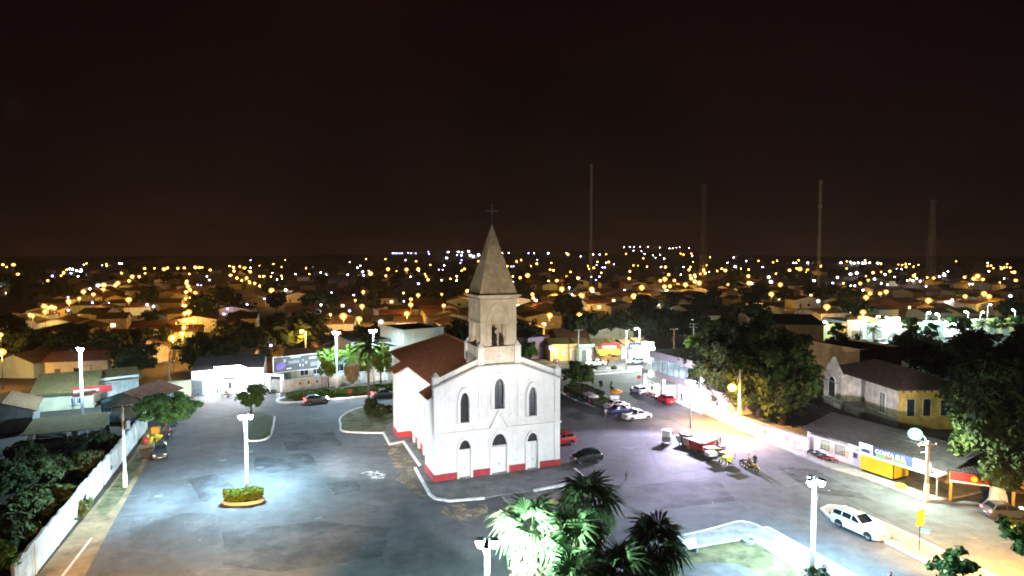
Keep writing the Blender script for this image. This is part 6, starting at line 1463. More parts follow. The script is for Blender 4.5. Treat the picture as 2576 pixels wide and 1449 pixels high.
MB().box(0, L1, 0, 2.0, .35, 1.35).build('body', 'sign_red', t); MB().box(-.05, L1 + .05, -.35, .05, 1.35, 1.42).build('counter', 'pink_wall', t); MB().box(.2, L1 - .2, .3, 1.7, 1.36, 1.5).build('worktop', 'white_trim', t)
for k in range(6): MB().box(L1 * (k + .15) / 6, L1 * (k + .8) / 6, -.02, 0, .55, 1.1).build('panel', 'red_paint', t)
for x in (.5, L1 - .5): put('wheel', MM['tyre'], t, (x, .05, .29)); put('wheel', MM['tyre'], t, (x, 1.95, .29))
e2 = d_ - c_; r2 = math.atan2(e2.y, e2.x); L2 = e2.length
t = thing('food_trailer', 'red lettered side counter joined at an angle to the trailer', 'food trailer', c_ + Vector((.12, .05, 0)), r2)
MB().box(0, L2, 0, 1.6, .35, 1.35).build('body', 'sign_red', t); MB().box(-.05, L2 + .05, -.35, .05, 1.35, 1.42).build('counter', 'pink_wall', t)
for k in range(4): MB().box(L2 * (k + .2) / 4, L2 * (k + .75) / 4, -.025, 0, .62, 1.2).build('lettering_panel', 'pink_wall', t)
for x in (.5, L2 - .5): put('wheel', MM['tyre'], t, (x, .05, .29))
e3 = G(1733, 1128) - G(1704, 1120); L3 = e3.length - .2
t = thing('food_trailer', 'long pale trailer with awning rail left of the red trailer', 'food trailer', G(1704, 1120), math.atan2(e3.y, e3.x))
MB().add([(0, 0, .4), (L3, 0, .4), (L3, 1.8, .4), (0, 1.8, .4), (-.3, -.15, 1.25), (L3, -.15, 1.25), (L3, 1.9, 1.25), (-.3, 1.9, 1.25)], [(0, 3, 2, 1), (0, 1, 5, 4), (1, 2, 6, 5), (2, 3, 7, 6), (3, 0, 4, 7), (4, 5, 6, 7)]).build('body', 'pink_wall', t)
MB().box(.1, L3 - .1, .3, 1.5, 1.26, 1.55).build('worktop', 'grey_wall', t)
for x in (.5, L3 - .4): put('wheel', MM['tyre'], t, (x, .0, .29))
for i, (px, py, lb) in enumerate(((1789, 1156, 'lime-topped snack cart in front of the red trailer'), (1829, 1168, 'lime-topped snack cart with tricycle wheels nearest the camera'))):
    t = thing('snack_cart', lb, 'cart', G(px, py), .3 + .2 * i); MB().box(-.6, .6, -.45, .45, .5, .95).build('body', 'sign_white' if i == 0 else 'sign_lime', t); MB().box(-.75, .75, -.6, .6, 1.45, 1.52).build('top', 'sign_lime', t)
    for x in (-.7, .7):
        for y in (-.55, .55): MB().box(x - .02, x + .02, y - .02, y + .02, .5, 1.45).build('post', 'steel', t)
    for x, y in ((-.5, -.5), (-.5, .5), (.6, 0)): put('wheel', MM['tyre'], t, (x, y, .29))
def parasol(label, pos, h, r, mat, seed=0):
    t = thing('parasol', label, 'parasol', pos, seed); b = MB(); n = 10; v = [(0, 0, h)] + [(r * math.cos(2 * math.pi * i / n), r * math.sin(2 * math.pi * i / n), h - .38 * r) for i in range(n)] + [(r * math.cos(2 * math.pi * i / n), r * math.sin(2 * math.pi * i / n), h - .38 * r - .12) for i in range(n)]
    b.add(v, [(0, 1 + i, 1 + (i + 1) % n) for i in range(n)] + [(1 + i, 1 + n + i, 1 + n + (i + 1) % n, 1 + (i + 1) % n) for i in range(n)]); b.build('canopy', mat, t); MB().tube([(0, 0, 0), (0, 0, h)], .025, 6).build('pole', 'steel', t); return t
parasol('orange parasol over the white cart by the planted bed', G(1549, 1012), 2.3, 1.1, 'sign_orange')
parasol('grey parasol between the motorcycles', G(1481, 1016), 2.1, .95, 'purple_wall', .3); parasol('white parasol right of the grey parasol', G(1493, 1022), 2.0, .85, 'sign_white', .5)
t = thing('food_cart', 'white food cart under the orange parasol', 'cart', G(1545, 1013), .2); MB().box(-.7, .7, -.4, .4, .4, 1.1).build('body', 'sign_white', t); MB().box(-.8, .8, -.5, .5, 1.1, 1.16).build('counter', 'white_trim', t)
for x in (-.5, .5): put('wheel', MM['tyre'], t, (x, -.42, .29)); put('wheel', MM['tyre'], t, (x, .42, .29))
# plastic furniture under the spreading tree
furn('plastic_table', TBM['sign_yellow'], G(388, 1112), .3, 'yellow plastic table under the spreading tree', 'table', None)
for i, (dx, dy) in enumerate(((.75, .1), (-.7, .2), (.1, .8), (0, -.8))): q = G(388, 1112); furn('plastic_chair', CHM['sign_yellow'], (q.x + dx, q.y + dy), i * 1.6, 'yellow plastic chair round the yellow table', 'chair', 'yellow chairs under the spreading tree')
for i, (px, py) in enumerate(((363, 1118), (370, 1122), (367, 1114))): furn('plastic_chair', CHM['sign_red'], G(px, py), i * .9, 'red plastic chair stacked against the white wall', 'chair', 'red chairs by the wall')
furn('cool_box', MB().box(-.5, .5, -.35, .35, 0, .9).mesh('cool_box', 'sign_orange'), G(392, 1090), .2, 'orange drinks chest at the tree trunk', 'cooler', None)
PE = [('person in white shirt and pale trousers standing by the blue sedan', 1523, 1054, -2.2, 'white', 'grey', 'walk', 1.72), ('child in pale shirt walking alone across the plaza', 1575, 1209, .6, 'grey', 'black', 'walk', 1.25), ('person standing in the bright store doorway', 548, 999, -1.4, 'red', 'denim', 'stand', 1.72),
      ('person in white shirt at the left end of the pale trailer', 1708, 1119, -.5, 'white', 'denim', 'stand', 1.68), ('person in dark shirt beside the pale trailer', 1716, 1124, -.4, 'black', 'denim', 'stand', 1.66), ('person at the right end of the red counter', 1806, 1130, 2.4, 'white', 'denim', 'stand', 1.7), ('person in grey shirt just right of the red counter', 1812, 1126, 3.0, 'grey', 'black', 'stand', 1.7),
      ('person behind the red trailer counter', 1757, 1127, -1.0, 'red', 'black', 'stand', 1.66), ('person in white behind the trailer joint', 1771, 1128, -1.4, 'white', 'black', 'stand', 1.68), ('person in yellow vest standing at the motorcycle taxi', 1883, 1176, -.6, 'yellow', 'black', 'stand', 1.72), ('person in dark clothes beside the yellow-vested rider', 1899, 1178, -2.4, 'black', 'denim', 'stand', 1.7),
      ('person walking on the pavement by the cream shop', 1398, 918, -.4, 'black', 'rose', 'walk', 1.7), ('person in pale top walking beside the first at the cream shop', 1402, 921, -.4, 'white', 'denim', 'walk', 1.66), ('person under the glass building near the red hatchback', 1714, 1011, 2.0, 'black', 'denim', 'stand', 1.7), ('person at the tables of the glass building', 1640, 984, -1.6, 'grey', 'black', 'stand', 1.68),
      ('person in pale pink cap at the bottom edge of the road', 2238, 1490, -1.0, 'rose', 'denim', 'walk', 1.66), ('vendor beside the grey vending cart', 1672, 1113, -.8, 'white', 'denim', 'stand', 1.68)]
for lb, px, py, a, s, l_, po, hh_ in PE: person(lb, G(px, py), a, s, l_, po, hh_)
bp_ = G(1388, 1284); person('person in yellow shirt seated on the low step by the palms', bp_, -1.2, 'yellow', 'denim', 'sit', 1.66, .15); bp2 = G(1399, 1285); person('person in orange shirt seated beside the yellow-shirted one', bp2, -1.2, 'orange', 'black', 'sit', 1.66, .15)
stp = thing('step_bench', 'low concrete step where two people sit', 'bench', (bp_ + bp2) / 2, .1); MB().box(-.9, .9, -.1, .35, 0, .55).build('seat', 'concrete', stp)
def bench(label, A, B):
    t, w = frame('bench', label, 'bench', A, B); MB().box(0, w, -.22, .22, .42, .52).build('seat', 'white_trim', t); MB().add([(0, .2, .55), (w, .2, .55), (w, .38, .98), (0, .38, .98), (0, .28, .55), (w, .28, .55), (w, .46, .98), (0, .46, .98)], [(0, 1, 2, 3), (4, 7, 6, 5), (3, 2, 6, 7), (0, 4, 5, 1), (0, 3, 7, 4), (1, 5, 6, 2)]).build('backrest', 'white_trim', t)
    for x in (.15, w - .35): MB().box(x, x + .2, -.2, .3, 0, .42).build('leg', 'concrete', t)
    t.location.z = .17; return t
bench('white concrete bench on the park lawn edge', (1712, 1402), (1756, 1391)); b2 = bench('white slatted bench under the apron palm', (1448, 1303), (1484, 1296)); b2.location.z = .02
# signs
sp_ = G(2312, 1388.6); t = thing('street_sign', 'orange advertising sign with small blue plate on a thin post', 'sign', sp_, .5); hz = hgt(2312, 1388.6, 1282)
MB().tube([(0, 0, .1), (0, 0, hz - .1)], .04, 6).build('post', 'iron', t); sg = MB().box(-.5, .5, -.05, .05, hz - 1.35, hz).build('panel', 'sign_orange', t); MB().lathe([(.02, 0), (.24, .01), (.24, .03)], n=16).build('emblem', 'sign_yellow', sg).location = (0, -.05, hz - .38)
sg.children[0].rotation_euler = (math.pi / 2, 0, 0); MB().box(-.46, .46, -.065, -.05, hz - .82, hz - .66).build('lettering_band', 'sign_yellow', sg); MB().box(-.44, .44, -.062, -.05, hz - 1.28, hz - .9).build('lower_band', 'sign_yellow', sg)
pl_ = MB().box(.05, .7, -.02, .02, hz - 1.95, hz - 1.6).build('street_plate', 'sign_blue', t); pl_.rotation_euler = (0, 0, -1.0); MB().box(.1, .65, -.03, -.021, hz - 1.9, hz - 1.82).build('plate_text', 'sign_white', pl_)
def round_sign(label, px, py, h=2.3):
    t = thing('road_sign', label, 'road sign', G(px, py), 0); MB().tube([(0, 0, 0), (0, 0, h)], .035, 6).build('post', 'steel', t); o = MB().lathe([(.02, 0), (.36, .01), (.36, .03)], n=18).build('disc', 'sign_white', t); o.location = (0, -.04, h - .3); o.rotation_euler = (math.pi / 2, 0, 0); o2 = MB().lathe([(.3, .03), (.36, .034), (.3, .038)], n=18).build('rim', 'sign_red', o); return t
round_sign('round white road sign at the street behind the church', 881, 1014); round_sign('round white road sign before the glass building', 1607, 986, 3.0)
t = thing('litter_bin', 'white litter bin at the end of the hedge median', 'bin', G(700, 1003), 0); MB().lathe([(.28, 0), (.34, .85), (.36, .9)], n=12).build('body', 'sign_white', t)
t = thing('tyre_planter', 'yellow painted tyre planter on the corner pavement', 'planter', G(2265, 1230), 0); MB().lathe([(.25, .12), (.5, .12), (.56, .3), (.5, .48), (.25, .48)], n=16).build('tyre', 'sign_yellow', t); MB().cyl((0, 0), .25, .25, .12, .42, 12).build('soil', 'earth', t)
# overhead cables
pA = G(315, 1225); pB = G(427, 1002); p0 = G(-160, 1700)
for k, dx in enumerate((-.9, -.3, .6)): wire((p0.x + dx, p0.y, 8.6), (pA.x + dx, pA.y, 8.8), .9, 'cable over the compound wall toward the lower left'); wire((pA.x + dx, pA.y, 8.8), (pB.x + dx, pB.y, 6.5), .9, 'cable from the power pole toward the store')
sp2 = G(1859, 1074); cp = G(2330, 1262); q3 = G(2900, 1300)
for k in range(2): wire((sp2.x, sp2.y + .2 * k, 7.6 - .5 * k), (cp.x, cp.y + .2 * k, 6.0 - .4 * k), .6, 'cable along the right-hand street'); wire((cp.x, cp.y + .3 * k, 6.0 - .4 * k), (q3.x, q3.y, 6.5), .5, 'cable leaving the corner pole to the right')
l1 = G(622, 1232); wire((l1.x, l1.y, 7.4), (pA.x + .3, pA.y + 24, 6.6), .6, 'service cable from the planter lamp to the left')

# ------------------------------------------------------------------ avenue on the right
AV = [(2080, 811, 862, 'first lamp of the avenue beside the warehouse'), (2202, 797, 858, 'avenue lamp left of the lit shop'), (2235, 799, 856, 'avenue lamp before the lit shop front'), (2328, 788, 854, 'left lamp of the brightest avenue pair'), (2361, 791, 854, 'right lamp of the brightest avenue pair'),
      (2482, 767, 842, 'avenue lamp standing tallest toward the right edge'), (2433, 785, 846, 'smaller avenue lamp before the tallest one'), (2464, 786, 846, 'avenue lamp between the pair and the right edge'), (2551, 780, 843, 'last avenue lamp at the right edge')]
for i, (px, ty, by, lb) in enumerate(AV):
    h = hgt(px, by, ty); s = 1.0 if i in (0, 3, 4) else .55
    street_light('cool white ' + lb, (px, by), h, (.5 if i % 2 else -.5, 0, .2), TEAL, 2400 * s, 'white_trim', square=False, bulb=.34 * (s ** .5), white_base=1.2)
for i, (x0, x1, y0, h, wl, lb) in enumerate([(2131, 2180, 858, 5.2, 'white_wall', 'pale two-door shop on the avenue'), (2182, 2228, 857, 4.2, 'mint_wall', 'mint shop behind the avenue palm'), (2230, 2262, 856, 5.6, 'white_wall', 'white shop with glowing sign on the avenue'), (2264, 2320, 856, 4.2, 'cream_wall', 'cream shop on the avenue behind dark tree'),
      (2322, 2370, 855, 4.6, 'mint_wall', 'mint shop under the bright lamp pair'), (2372, 2420, 850, 4.0, 'white_wall', 'white shop with lit doorway past the lamp pair'), (2422, 2480, 846, 4.4, 'cream_wall', 'cream shop before the right edge of the avenue'), (2482, 2576, 843, 4.2, 'yellow_wall', 'yellow shop at the right end of the avenue'), (2084, 2128, 862, 4.4, 'yellow_wall', 'yellow-lit shop under the first avenue lamp')]):
    t, w = frame('avenue_shop', lb, 'shop', (x0, y0 - 4), (x1, y0 - 5)); MB().box(0, w, 0, 12, 0, h).build('wall', wl, t); MB().box(-.05, w + .05, -.1, .3, h, h + .5).build('parapet', wl, t); MB().box(0, w, .3, 12, h, h + .1).build('roof', 'roof_dark', t)
    n = max(1, int(w / 3.2))
    for k in range(n): opening(t, w * (k + .2) / n, w * (k + .8) / n, .1, 2.6, 'door', mat='stain_grey' if k % 2 else 'grey_wall')
    if i in (2, 5): MB().box(.4, w - .4, -.3, -.1, h - 1.2, h + .6).build('lit_sign', 'tube_white', t); lamp(t, 'POINT', (w / 2, -1.5, h - .6), 1500, WHT, .3)
m_av = crown('ave', 2.4, 2.4, 2.2, 1500, .34, 'leaf_green', 95, clumps=34, cr=.28)
for i, (px, py, hc) in enumerate(((2105, 868, 4.0), (2293, 862, 5.0), (2399, 852, 4.4), (2425, 851, 4.2), (2510, 848, 4.2), (2340, 860, 3.4), (2560, 846, 4.0))):
    tree('avenue_tree', ['pale-lit round tree under the first avenue lamp', 'dark tall tree before the cream avenue shop', 'round tree past the lamp pair', 'round tree next to the one past the lamp pair', 'round tree before the yellow shop end', 'low lit tree between the lamp pair and road', 'round tree at the right end of the avenue'][i], G(px, py), hc, 2.4, 2.2, m_av, .14, seed=i, white=1.0, limbs=3)
palm('feathery palm before the mint avenue shop', G(2196, 866), 4.4, 1.25, 18, FEATHER_L, 0, .16, 21, .9, 60, -30, white=1.0, name='avenue_palm')
palm('feathery palm near the right end of the avenue', G(2470, 851), 4.6, 1.2, 18, FEATHER_L, 0, .16, 22, .9, 60, -30, white=1.0, name='avenue_palm')
for i, (px, py) in enumerate(((2138, 868), (2208, 868), (2246, 870), (2296, 866), (2345, 865), (2440, 855), (2470, 856), (2486, 853))):
    car(['white car with lights on at the left of the avenue', 'silver car with lights on before the mint shop', 'white car nearest the warehouse roof on the avenue', 'grey car with lights on mid avenue', 'white car with lights on under the lamp pair', 'white car parked past the lamp pair', 'silver car parked next to the white one on the avenue', 'red car parked toward the avenue end'][i],
        'hatch' if i % 2 else 'sedan', ['paint_white', 'paint_silver', 'paint_white', 'paint_grey', 'paint_white', 'paint_white', 'paint_silver', 'paint_red'][i], G(px, py), math.pi + .05, 4.1, 1.68, 1.46, lights=i < 5)
m_dk = [crown('dk%d' % k, 4.6, 4.6, 3.6, 2600, .5, 'leaf_dark', 100 + k, clumps=60, cr=.25) for k in range(3)]
for i, (px, py, hc, s) in enumerate(((2330, 965, 5.6, 1.0), (2400, 985, 5.8, 1.05), (2470, 1010, 6.2, 1.1), (2540, 990, 6.0, 1.1), (2290, 925, 5.0, .9), (2450, 920, 5.4, 1.0), (2580, 930, 5.6, 1.0), (2420, 1080, 5.0, .9), (2120, 935, 5.0, .8))):
    tree('dark_tree', ['dark tree right of the brown block', 'dark tree behind the ochre house end', 'dark tree left of the white-trunked tree', 'dark tree at the right edge behind the white-trunked tree', 'small dark tree behind the brown block', 'dark tree below the avenue median', 'dark tree at the right edge below the avenue', 'dark tree over the corner stall roof', 'dark tree between warehouse and brown block'][i], G(px, py), hc, 4.6, 3.6, m_dk[i % 3], .3, sc_xy=s, seed=i)
BK = [(1180, 930, 6.2, 1.2), (1150, 915, 6.0, 1.1), (560, 935, 4.6, 1.1), (640, 920, 4.6, 1.2), (500, 930, 4.2, 1.0), (340, 945, 4.2, 1.1), (280, 925, 4.4, 1.2), (590, 890, 5, 1.3), (380, 905, 4.6, 1.2), (1500, 868, 5.0, 1.1), (1560, 862, 5.2, 1.3), (1640, 850, 5.6, 1.4), (1690, 862, 5.0, 1.2), (1740, 858, 5.4, 1.2), (1800, 880, 5.4, 1.1), (1620, 820, 6.5, 1.5), (1770, 810, 7, 1.5), (1320, 880, 4.6, .8), (700, 870, 5, 1.3), (790, 860, 5, 1.2), (60, 905, 4.4, 1.1)]
BKL = ['dark tree rising left of the church tower above the roof', 'dark tree behind the mint-white hall beside the tower', 'dark tree left of the bright store behind its roof', 'dark tree behind the right end of the bright store', 'dark tree behind the yellow boundary wall', 'dark tree behind the small white shop on the left', 'dark tree right of the tall left lamp post', 'large dark tree far behind the bright store', 'dark tree in the unlit lot behind the left houses', 'dark tree behind the cream corner shop roof', 'dark tree behind the red-signed shop roof', 'broad dark tree behind the Hebar shop', 'dark tree behind the white-fronted shop', 'dark tree left of the two-crossarm pole', 'dark tree behind the glass building roof', 'large dark tree in the middle of the blocks right of the spire', 'large dark tree far behind the glass building', 'dark tree beside the lilac house roof', 'dark tree left of the orange-lit house', 'dark tree behind the orange-lit house', 'dark tree behind the cottage on the far left']
for i, (px, py, hc, s) in enumerate(BK):
    tree('dark_tree', BKL[i], G(px, py), hc, 4.6, 3.6, m_dk[i % 3], .28, sc_xy=s, seed=40 + i)

# ------------------------------------------------------------------ town lights
la_ = [(30,195,2),(135,195,3),(180,290,2),(870,183,1),(1070,187,1),(1075,205,1),(670,245,1),(640,270,1),(615,305,1),(1455,232,2),(1555,232,1),(1650,240,3),(1685,227,2),(1790,230,2),(1855,228,2),(1965,222,3),(2005,222,2),(2035,222,1),(2115,248,2),(1905,288,1),(1330,315,3),(1400,315,2),(1460,282,1),(1185,380,3),(1045,400,4),(840,467,3),(690,560,3),(445,612,3),(485,630,2),(520,618,2),(300,700,1),(1295,547,3),(1880,362,2),(1893,413,3),(1912,447,2),(1965,478,2),(1908,528,1),(1938,605,3),(1898,672,3),(1888,748,2),(1940,765,1),(1850,832,2),(1832,890,4),(1737,935,5),(2310,208,1),(2350,222,2),(2413,213,2),(2465,232,2),(2518,265,2),(2355,258,2),(2328,300,1),(2480,330,2),(15,1075,5),(5,900,2),(2560,380,1)]
lw_ = [(700,237,2),(730,240,2),(770,255,2),(810,262,3),(820,243,1),(990,405,4),(905,440,2),(1200,182,1),(1225,185,1),(785,313,1),(1545,615,1),(1480,595,1),(150,790,1),(2083,312,1),(2107,348,1),(1105,187,1),(0,423,2)]
lb_ = [(715,280,2),(527,308,2),(1028,200,1),(930,577,1),(1097,582,1),(687,652,1),(685,523,1),(130,762,2),(2022,404,1),(1988,398,1),(2290,640,1),(2255,692,1),(2487,595,1)]
ma_ = [(45,285,3),(102,318,2),(68,380,2),(318,508,4),(375,525,1),(198,462,1),(150,435,1),(1313,337,4),(1490,293,3),(1675,297,3),(1793,293,3),(1578,313,1),(1240,523,2),(1370,553,1),(1160,607,1),(1228,668,3),(1645,533,1),(1720,597,2),(1793,555,2),(1717,652,3),(1680,742,4),(2030,545,1),(2290,515,3),(2050,660,2),(2388,313,2),(2232,308,1),(1040,768,5),(1198,797,4),(2180,365,1),(908,752,1)]
mw_ = [(813,327,1),(862,353,3),(840,370,2),(930,285,1),(558,343,1),(1085,348,1),(1145,555,1),(785,730,5),(1418,825,4),(460,503,2),(373,398,1),(425,390,1),(815,653,1),(657,585,1),(940,572,1),(1233,320,2),(2095,120,2),(2080,180,2),(2200,120,2),(2235,125,1),(2300,115,2),(2320,155,4),(2400,150,3),(2350,165,3),(2180,405,1),(2028,405,1)]
mb_ = [(1540,133,2),(1630,133,1),(1580,135,1),(1605,134,1),(1560,134,1),(1693,130,1),(1723,133,1),(1768,135,1),(1895,117,1),(1902,140,1),(1410,437,2),(1610,427,2),(1795,440,2),(1990,468,1),(2000,300,1),(2038,300,1),(2183,152,1),(2228,155,2),(2230,205,1),(2218,232,1),(1103,713,2),(1312,516,1),(920,530,1),(392,563,1),(245,593,1),(70,648,1),(1245,355,2),(1567,345,1),(1650,617,1),(310,1060,1)]
ca_ = [(318,410,4),(110,318,2),(117,392,2),(243,433,2),(410,292,2),(612,462,2),(703,425,3),(815,440,4),(545,352,1),(750,375,1),(662,547,4),(860,615,5),(963,548,4),(367,600,2),(375,637,2),(541,813,4),(843,808,4),(1467,532,4),(1388,620,5),(1705,325,2),(1738,403,2),(1700,447,4),(1653,463,2),(1795,460,2),(1908,503,4),(1965,440,3),(2000,470,3),(2045,487,4),(2000,407,2),(1942,353,2),(1957,325,1),(2090,357,2),(2105,387,2),(2308,360,3),(2272,345,2),(2225,365,1),(2540,417,2),(2545,487,3),(1695,523,3),(1750,518,2),(925,318,1),(1135,275,2),(1060,385,1),(1340,440,2),(1520,322,1),(2335,500,1),(530,465,1)]
cw_ = [(525,187,2),(62,183,1),(128,183,1),(832,437,2),(737,533,1),(762,607,2),(970,568,3),(400,663,2),(665,663,1),(1293,560,1),(1715,558,1),(1820,328,2),(1887,325,1),(2407,323,3),(2462,330,2),(2330,283,1),(2520,265,1),(1980,822,3),(978,198,1),(1632,705,2),(1650,203,.6),(1290,125,.6),(1350,122,.7),(1390,122,.7),(1450,118,.7),(1530,123,.7),(1648,130,.7),(1745,137,.6),(1780,140,.6),(1815,130,.6),(1850,130,.6),(1943,137,.6),(1385,160,.5),(1465,170,.6),(1580,210,.6),(1605,232,.5),(385,187,.7),(710,187,.8)]  # dim cluster late in the list: lens ghost of the far right lights
cb_ = [(327,187,1),(415,252,1),(177,320,1),(155,320,1),(1013,308,1),(1072,330,1),(1097,330,1),(1187,298,1),(960,425,1),(1040,423,1),(1005,457,1),(278,512,1),(172,477,2),(2145,375,1)]
da_ = [(230,503,4),(745,622,4),(1082,672,4),(1110,532,3),(1295,480,3),(1145,497,2),(495,270,4),(397,282,3),(567,277,2),(313,415,3),(272,313,1),(1055,403,2),(1175,303,2),(1250,297,1),(1330,290,2),(1553,333,2),(1690,562,4),(2205,497,4),(2250,525,3),(2030,523,2),(2145,335,4),(2110,360,3),(2025,345,2),(2195,365,2),(2500,375,2),(2368,265,2),(2390,255,1),(2418,252,1),(2448,258,1),(2290,262,1),(1412,227,1),(1445,232,1),(1477,222,1),(1510,223,1),(1597,232,1),(2487,298,2),(2465,298,1),(20,275,1),(15,337,2),(20,400,3),(555,430,1),(1060,720,2),(690,243,1),(1240,497,2)]
dw_ = [(567,212,2),(435,212,1),(460,213,1),(875,210,2),(970,212,2),(1000,217,2),(1035,212,2),(1080,215,3),(1105,213,2),(1143,212,2),(1217,215,2),(965,317,3),(1022,307,3),(843,347,2),(800,400,1),(1285,320,2),(1187,363,2),(1375,343,1),(1493,378,2),(1580,357,1),(1545,377,2),(1613,383,1),(1835,325,3),(1790,340,1),(225,390,4),(205,345,3),(45,403,2),(148,252,1),(640,435,2),(870,425,2),(965,425,1),(1005,425,1),(2240,210,1),(2250,290,1),(2450,520,2),(2070,410,1),(2098,410,1),(1910,555,1),(665,567,2),(1250,405,1),(1310,415,1),(1440,273,1),(1080,465,1)]
halomat('diffuser_blue', (.3, .3, 1.0), .7, .2); em('town_amber', (1.0, .42, .045), 48); em('town_white', (.95, .93, .95), 40); em('town_blue', (.42, .40, 1.0), 26)
REG = [('left town hillside streets', lambda x, y: (x * .25, 617.2 + y * .25), la_, lw_, lb_), ('middle town left of the spire', lambda x, y: (603.75 + x * .25, 603.75 + y * .25), ma_, mw_, mb_),
       ('town right of the spire', lambda x, y: (1247.75 + x * .25, 590.3 + y * .25), ca_, cw_, cb_), ('far right town', lambda x, y: (1878.3 + x * .27083, 603.75 + y * .27083), da_, dw_, [])]
LDATA, LMESH, TOWN_L = {}, {}, []
def town_light(kind, px, py, s, reg):
    H_ = 7.0 if kind == 'amber' else 4.5
    d = ray(px, py)
    def pos_at(y): q = at_depth(px, py, y); return q
    g = None
    if d.z < -1e-5:
        q = G(px, py, H_)
        if q.y < 1150: g = q
    if g is None:
        y = 1150.0
        while y < 2600:
            q = pos_at(y)
            if q.z <= hill_h(q.x, y) + H_: break
            y += 25
        g = q
    zg = min(hill_h(g.x, g.y), g.z - 2.0) if g.y > 1150 else 0.0
    hp = g.z - zg; D = g.y
    r = min(3.0, .22 + .00072 * D * s ** .8)
    key = (kind, round(hp, 1), round(r, 1))
    if key not in LMESH:
        b = MB(); b.m = 0; b.tube([(0, 0, 0), (0, 0, hp - r * .3)], .09, 5); b.tube([(0, 0, hp - .1 - r * .3), (.5, 0, hp + r)], .05, 4); b.m = 1; b.sphere((.0, 0, hp), r * .62, 8, 5, .8); b.m = 2; b.sphere((0, 0, hp), r * 1.55, 10, 6, .9)  # outermost sphere is a painted glow halo, not a lamp part
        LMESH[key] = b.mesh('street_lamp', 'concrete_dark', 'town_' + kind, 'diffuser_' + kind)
    nm, lbl = {'amber': ('street_lamp', 'amber street lamp glowing in the '), 'white': ('floodlight', 'small white light glowing in the '), 'blue': ('porch_light', 'tiny blue-white light in the ')}[kind]
    o = put(nm, LMESH[key], None, (g.x, g.y, zg)); tag(o, lbl + reg, 'lamp', kind + ' lights, ' + reg)
    e = {'amber': 480, 'white': 260, 'blue': 50}[kind] * s ** 1.25
    TOWN_L.append((g.x, g.y, zg, s, kind))
    if (s < 1.5 and D > 420) or kind == 'blue': return
    lk = (kind, round(s, 1))
    if lk not in LDATA:
        li = bpy.data.lights.new('glow', 'POINT'); li.energy = e; li.shadow_soft_size = .4; li.color = {'amber': AMB, 'white': WHT, 'blue': (.55, .6, 1.0)}[kind]; LDATA[lk] = li
    l_ = bpy.data.objects.new('glow', LDATA[lk]); COL.objects.link(l_); l_.parent = o; l_.location = (0, 0, hp - r - .15) if hp - r > 1.5 else (0, 0, hp + r + .2)
xr_ = random.Random(77)
for reg, f, A1, W1, B1 in REG:      # extra small lamps added at random to brighten the town
    n_ = 6 if reg.startswith('left') else 26
    for k in range(n_): A1.append((xr_.uniform(60, 2500), 190 + 230 * xr_.random() ** 1.6, xr_.choice((.6, .8, 1, 1, 1.5))))
    for k in range(n_ // 2): W1.append((xr_.uniform(60, 2500), 190 + 260 * xr_.random() ** 1.5, xr_.choice((.6, .8, 1))))
la_ += [(x0 + (x1 - x0) * (k + .3 * xr_.random()) / n, y0 + (y1 - y0) * (k + .3 * xr_.random()) / n, s) for x0, y0, x1, y1, n, s in ((300, 720, 1400, 320, 9, 2), (1850, 830, 1880, 330, 7, 2), (2300, 300, 2560, 400, 4, 1.5)) for k in range(n)]
for reg, f, A1, W1, B1 in REG:
    for kind, lst in (('amber', A1), ('white', W1), ('blue', B1)):
        for x, y, s in lst: town_light(kind, *f(x, y), s, reg)

# ------------------------------------------------------------------ town houses and trees
rnd = random.Random(23)
hm = []
for k in range(8):
    w, d, h, rs = rnd.uniform(8, 13), rnd.uniform(7, 11), rnd.uniform(2.9, 4.2), rnd.uniform(1.1, 2.0)
    b = MB(); ax = 'x' if k % 2 else 'y'
    wm = MB()
    if ax == 'x': wm.add([(x, y, z) for x in (0, w) for y, z in ((0, 0), (0, h), (d / 2, h + rs), (d, h), (d, 0))], [(0, 1, 2, 3, 4), (9, 8, 7, 6, 5), (0, 5, 6, 1), (4, 3, 8, 9)])
    else: wm.add([(x, y, z) for y in (0, d) for x, z in ((0, 0), (0, h), (w / 2, h + rs), (w, h), (w, 0))], [(4, 3, 2, 1, 0), (5, 6, 7, 8, 9), (0, 1, 6, 5), (4, 9, 8, 3)])
    dm_ = MB(); dm_.box(w * .15, w * .15 + 1.0, -.06, -.01, 0, 2.1); wn_ = MB(); wn_.box(w * .45, w * .45 + 1.4, -.06, -.01, 1.0, 2.1);
    hm.append((wm.mesh('wall', ('white_wall', 'cream_wall', 'yellow_wall', 'pink_wall', 'mint_wall', 'brick_wall', 'cream_wall', 'white_wall')[k]), gable(w, d, h + .02, rs, ax, .45).mesh('roof', ('roof_tile', 'roof_rust', 'roof_olive', 'roof_tile', 'roof_rust', 'roof_tile', 'roof_dark', 'roof_rust')[k]), dm_.mesh('door', 'wood'), wn_.mesh('window', 'glass_dark'), w, d))
em('window_lit', (1.0, .68, .32), 1.6); LITW = {}
def lit_copy(me): c = me.copy(); c.materials[0] = MATS['window_lit']; return c
placed = []
def free(x, y, r):
    return all((x - a) ** 2 + (y - b) ** 2 > (r + c) ** 2 for a, b, c in placed)
def keep_out(x, y):
    """plaza, its buildings and the avenue"""
    if y < 128: return True
    px = CX + F * x / y
    if y < 158 and 1290 < px < 1700: return True
    if y < 205 and px > 1690: return True
    if y < 165 and px > 1100 and px < 1300: return False
    return False
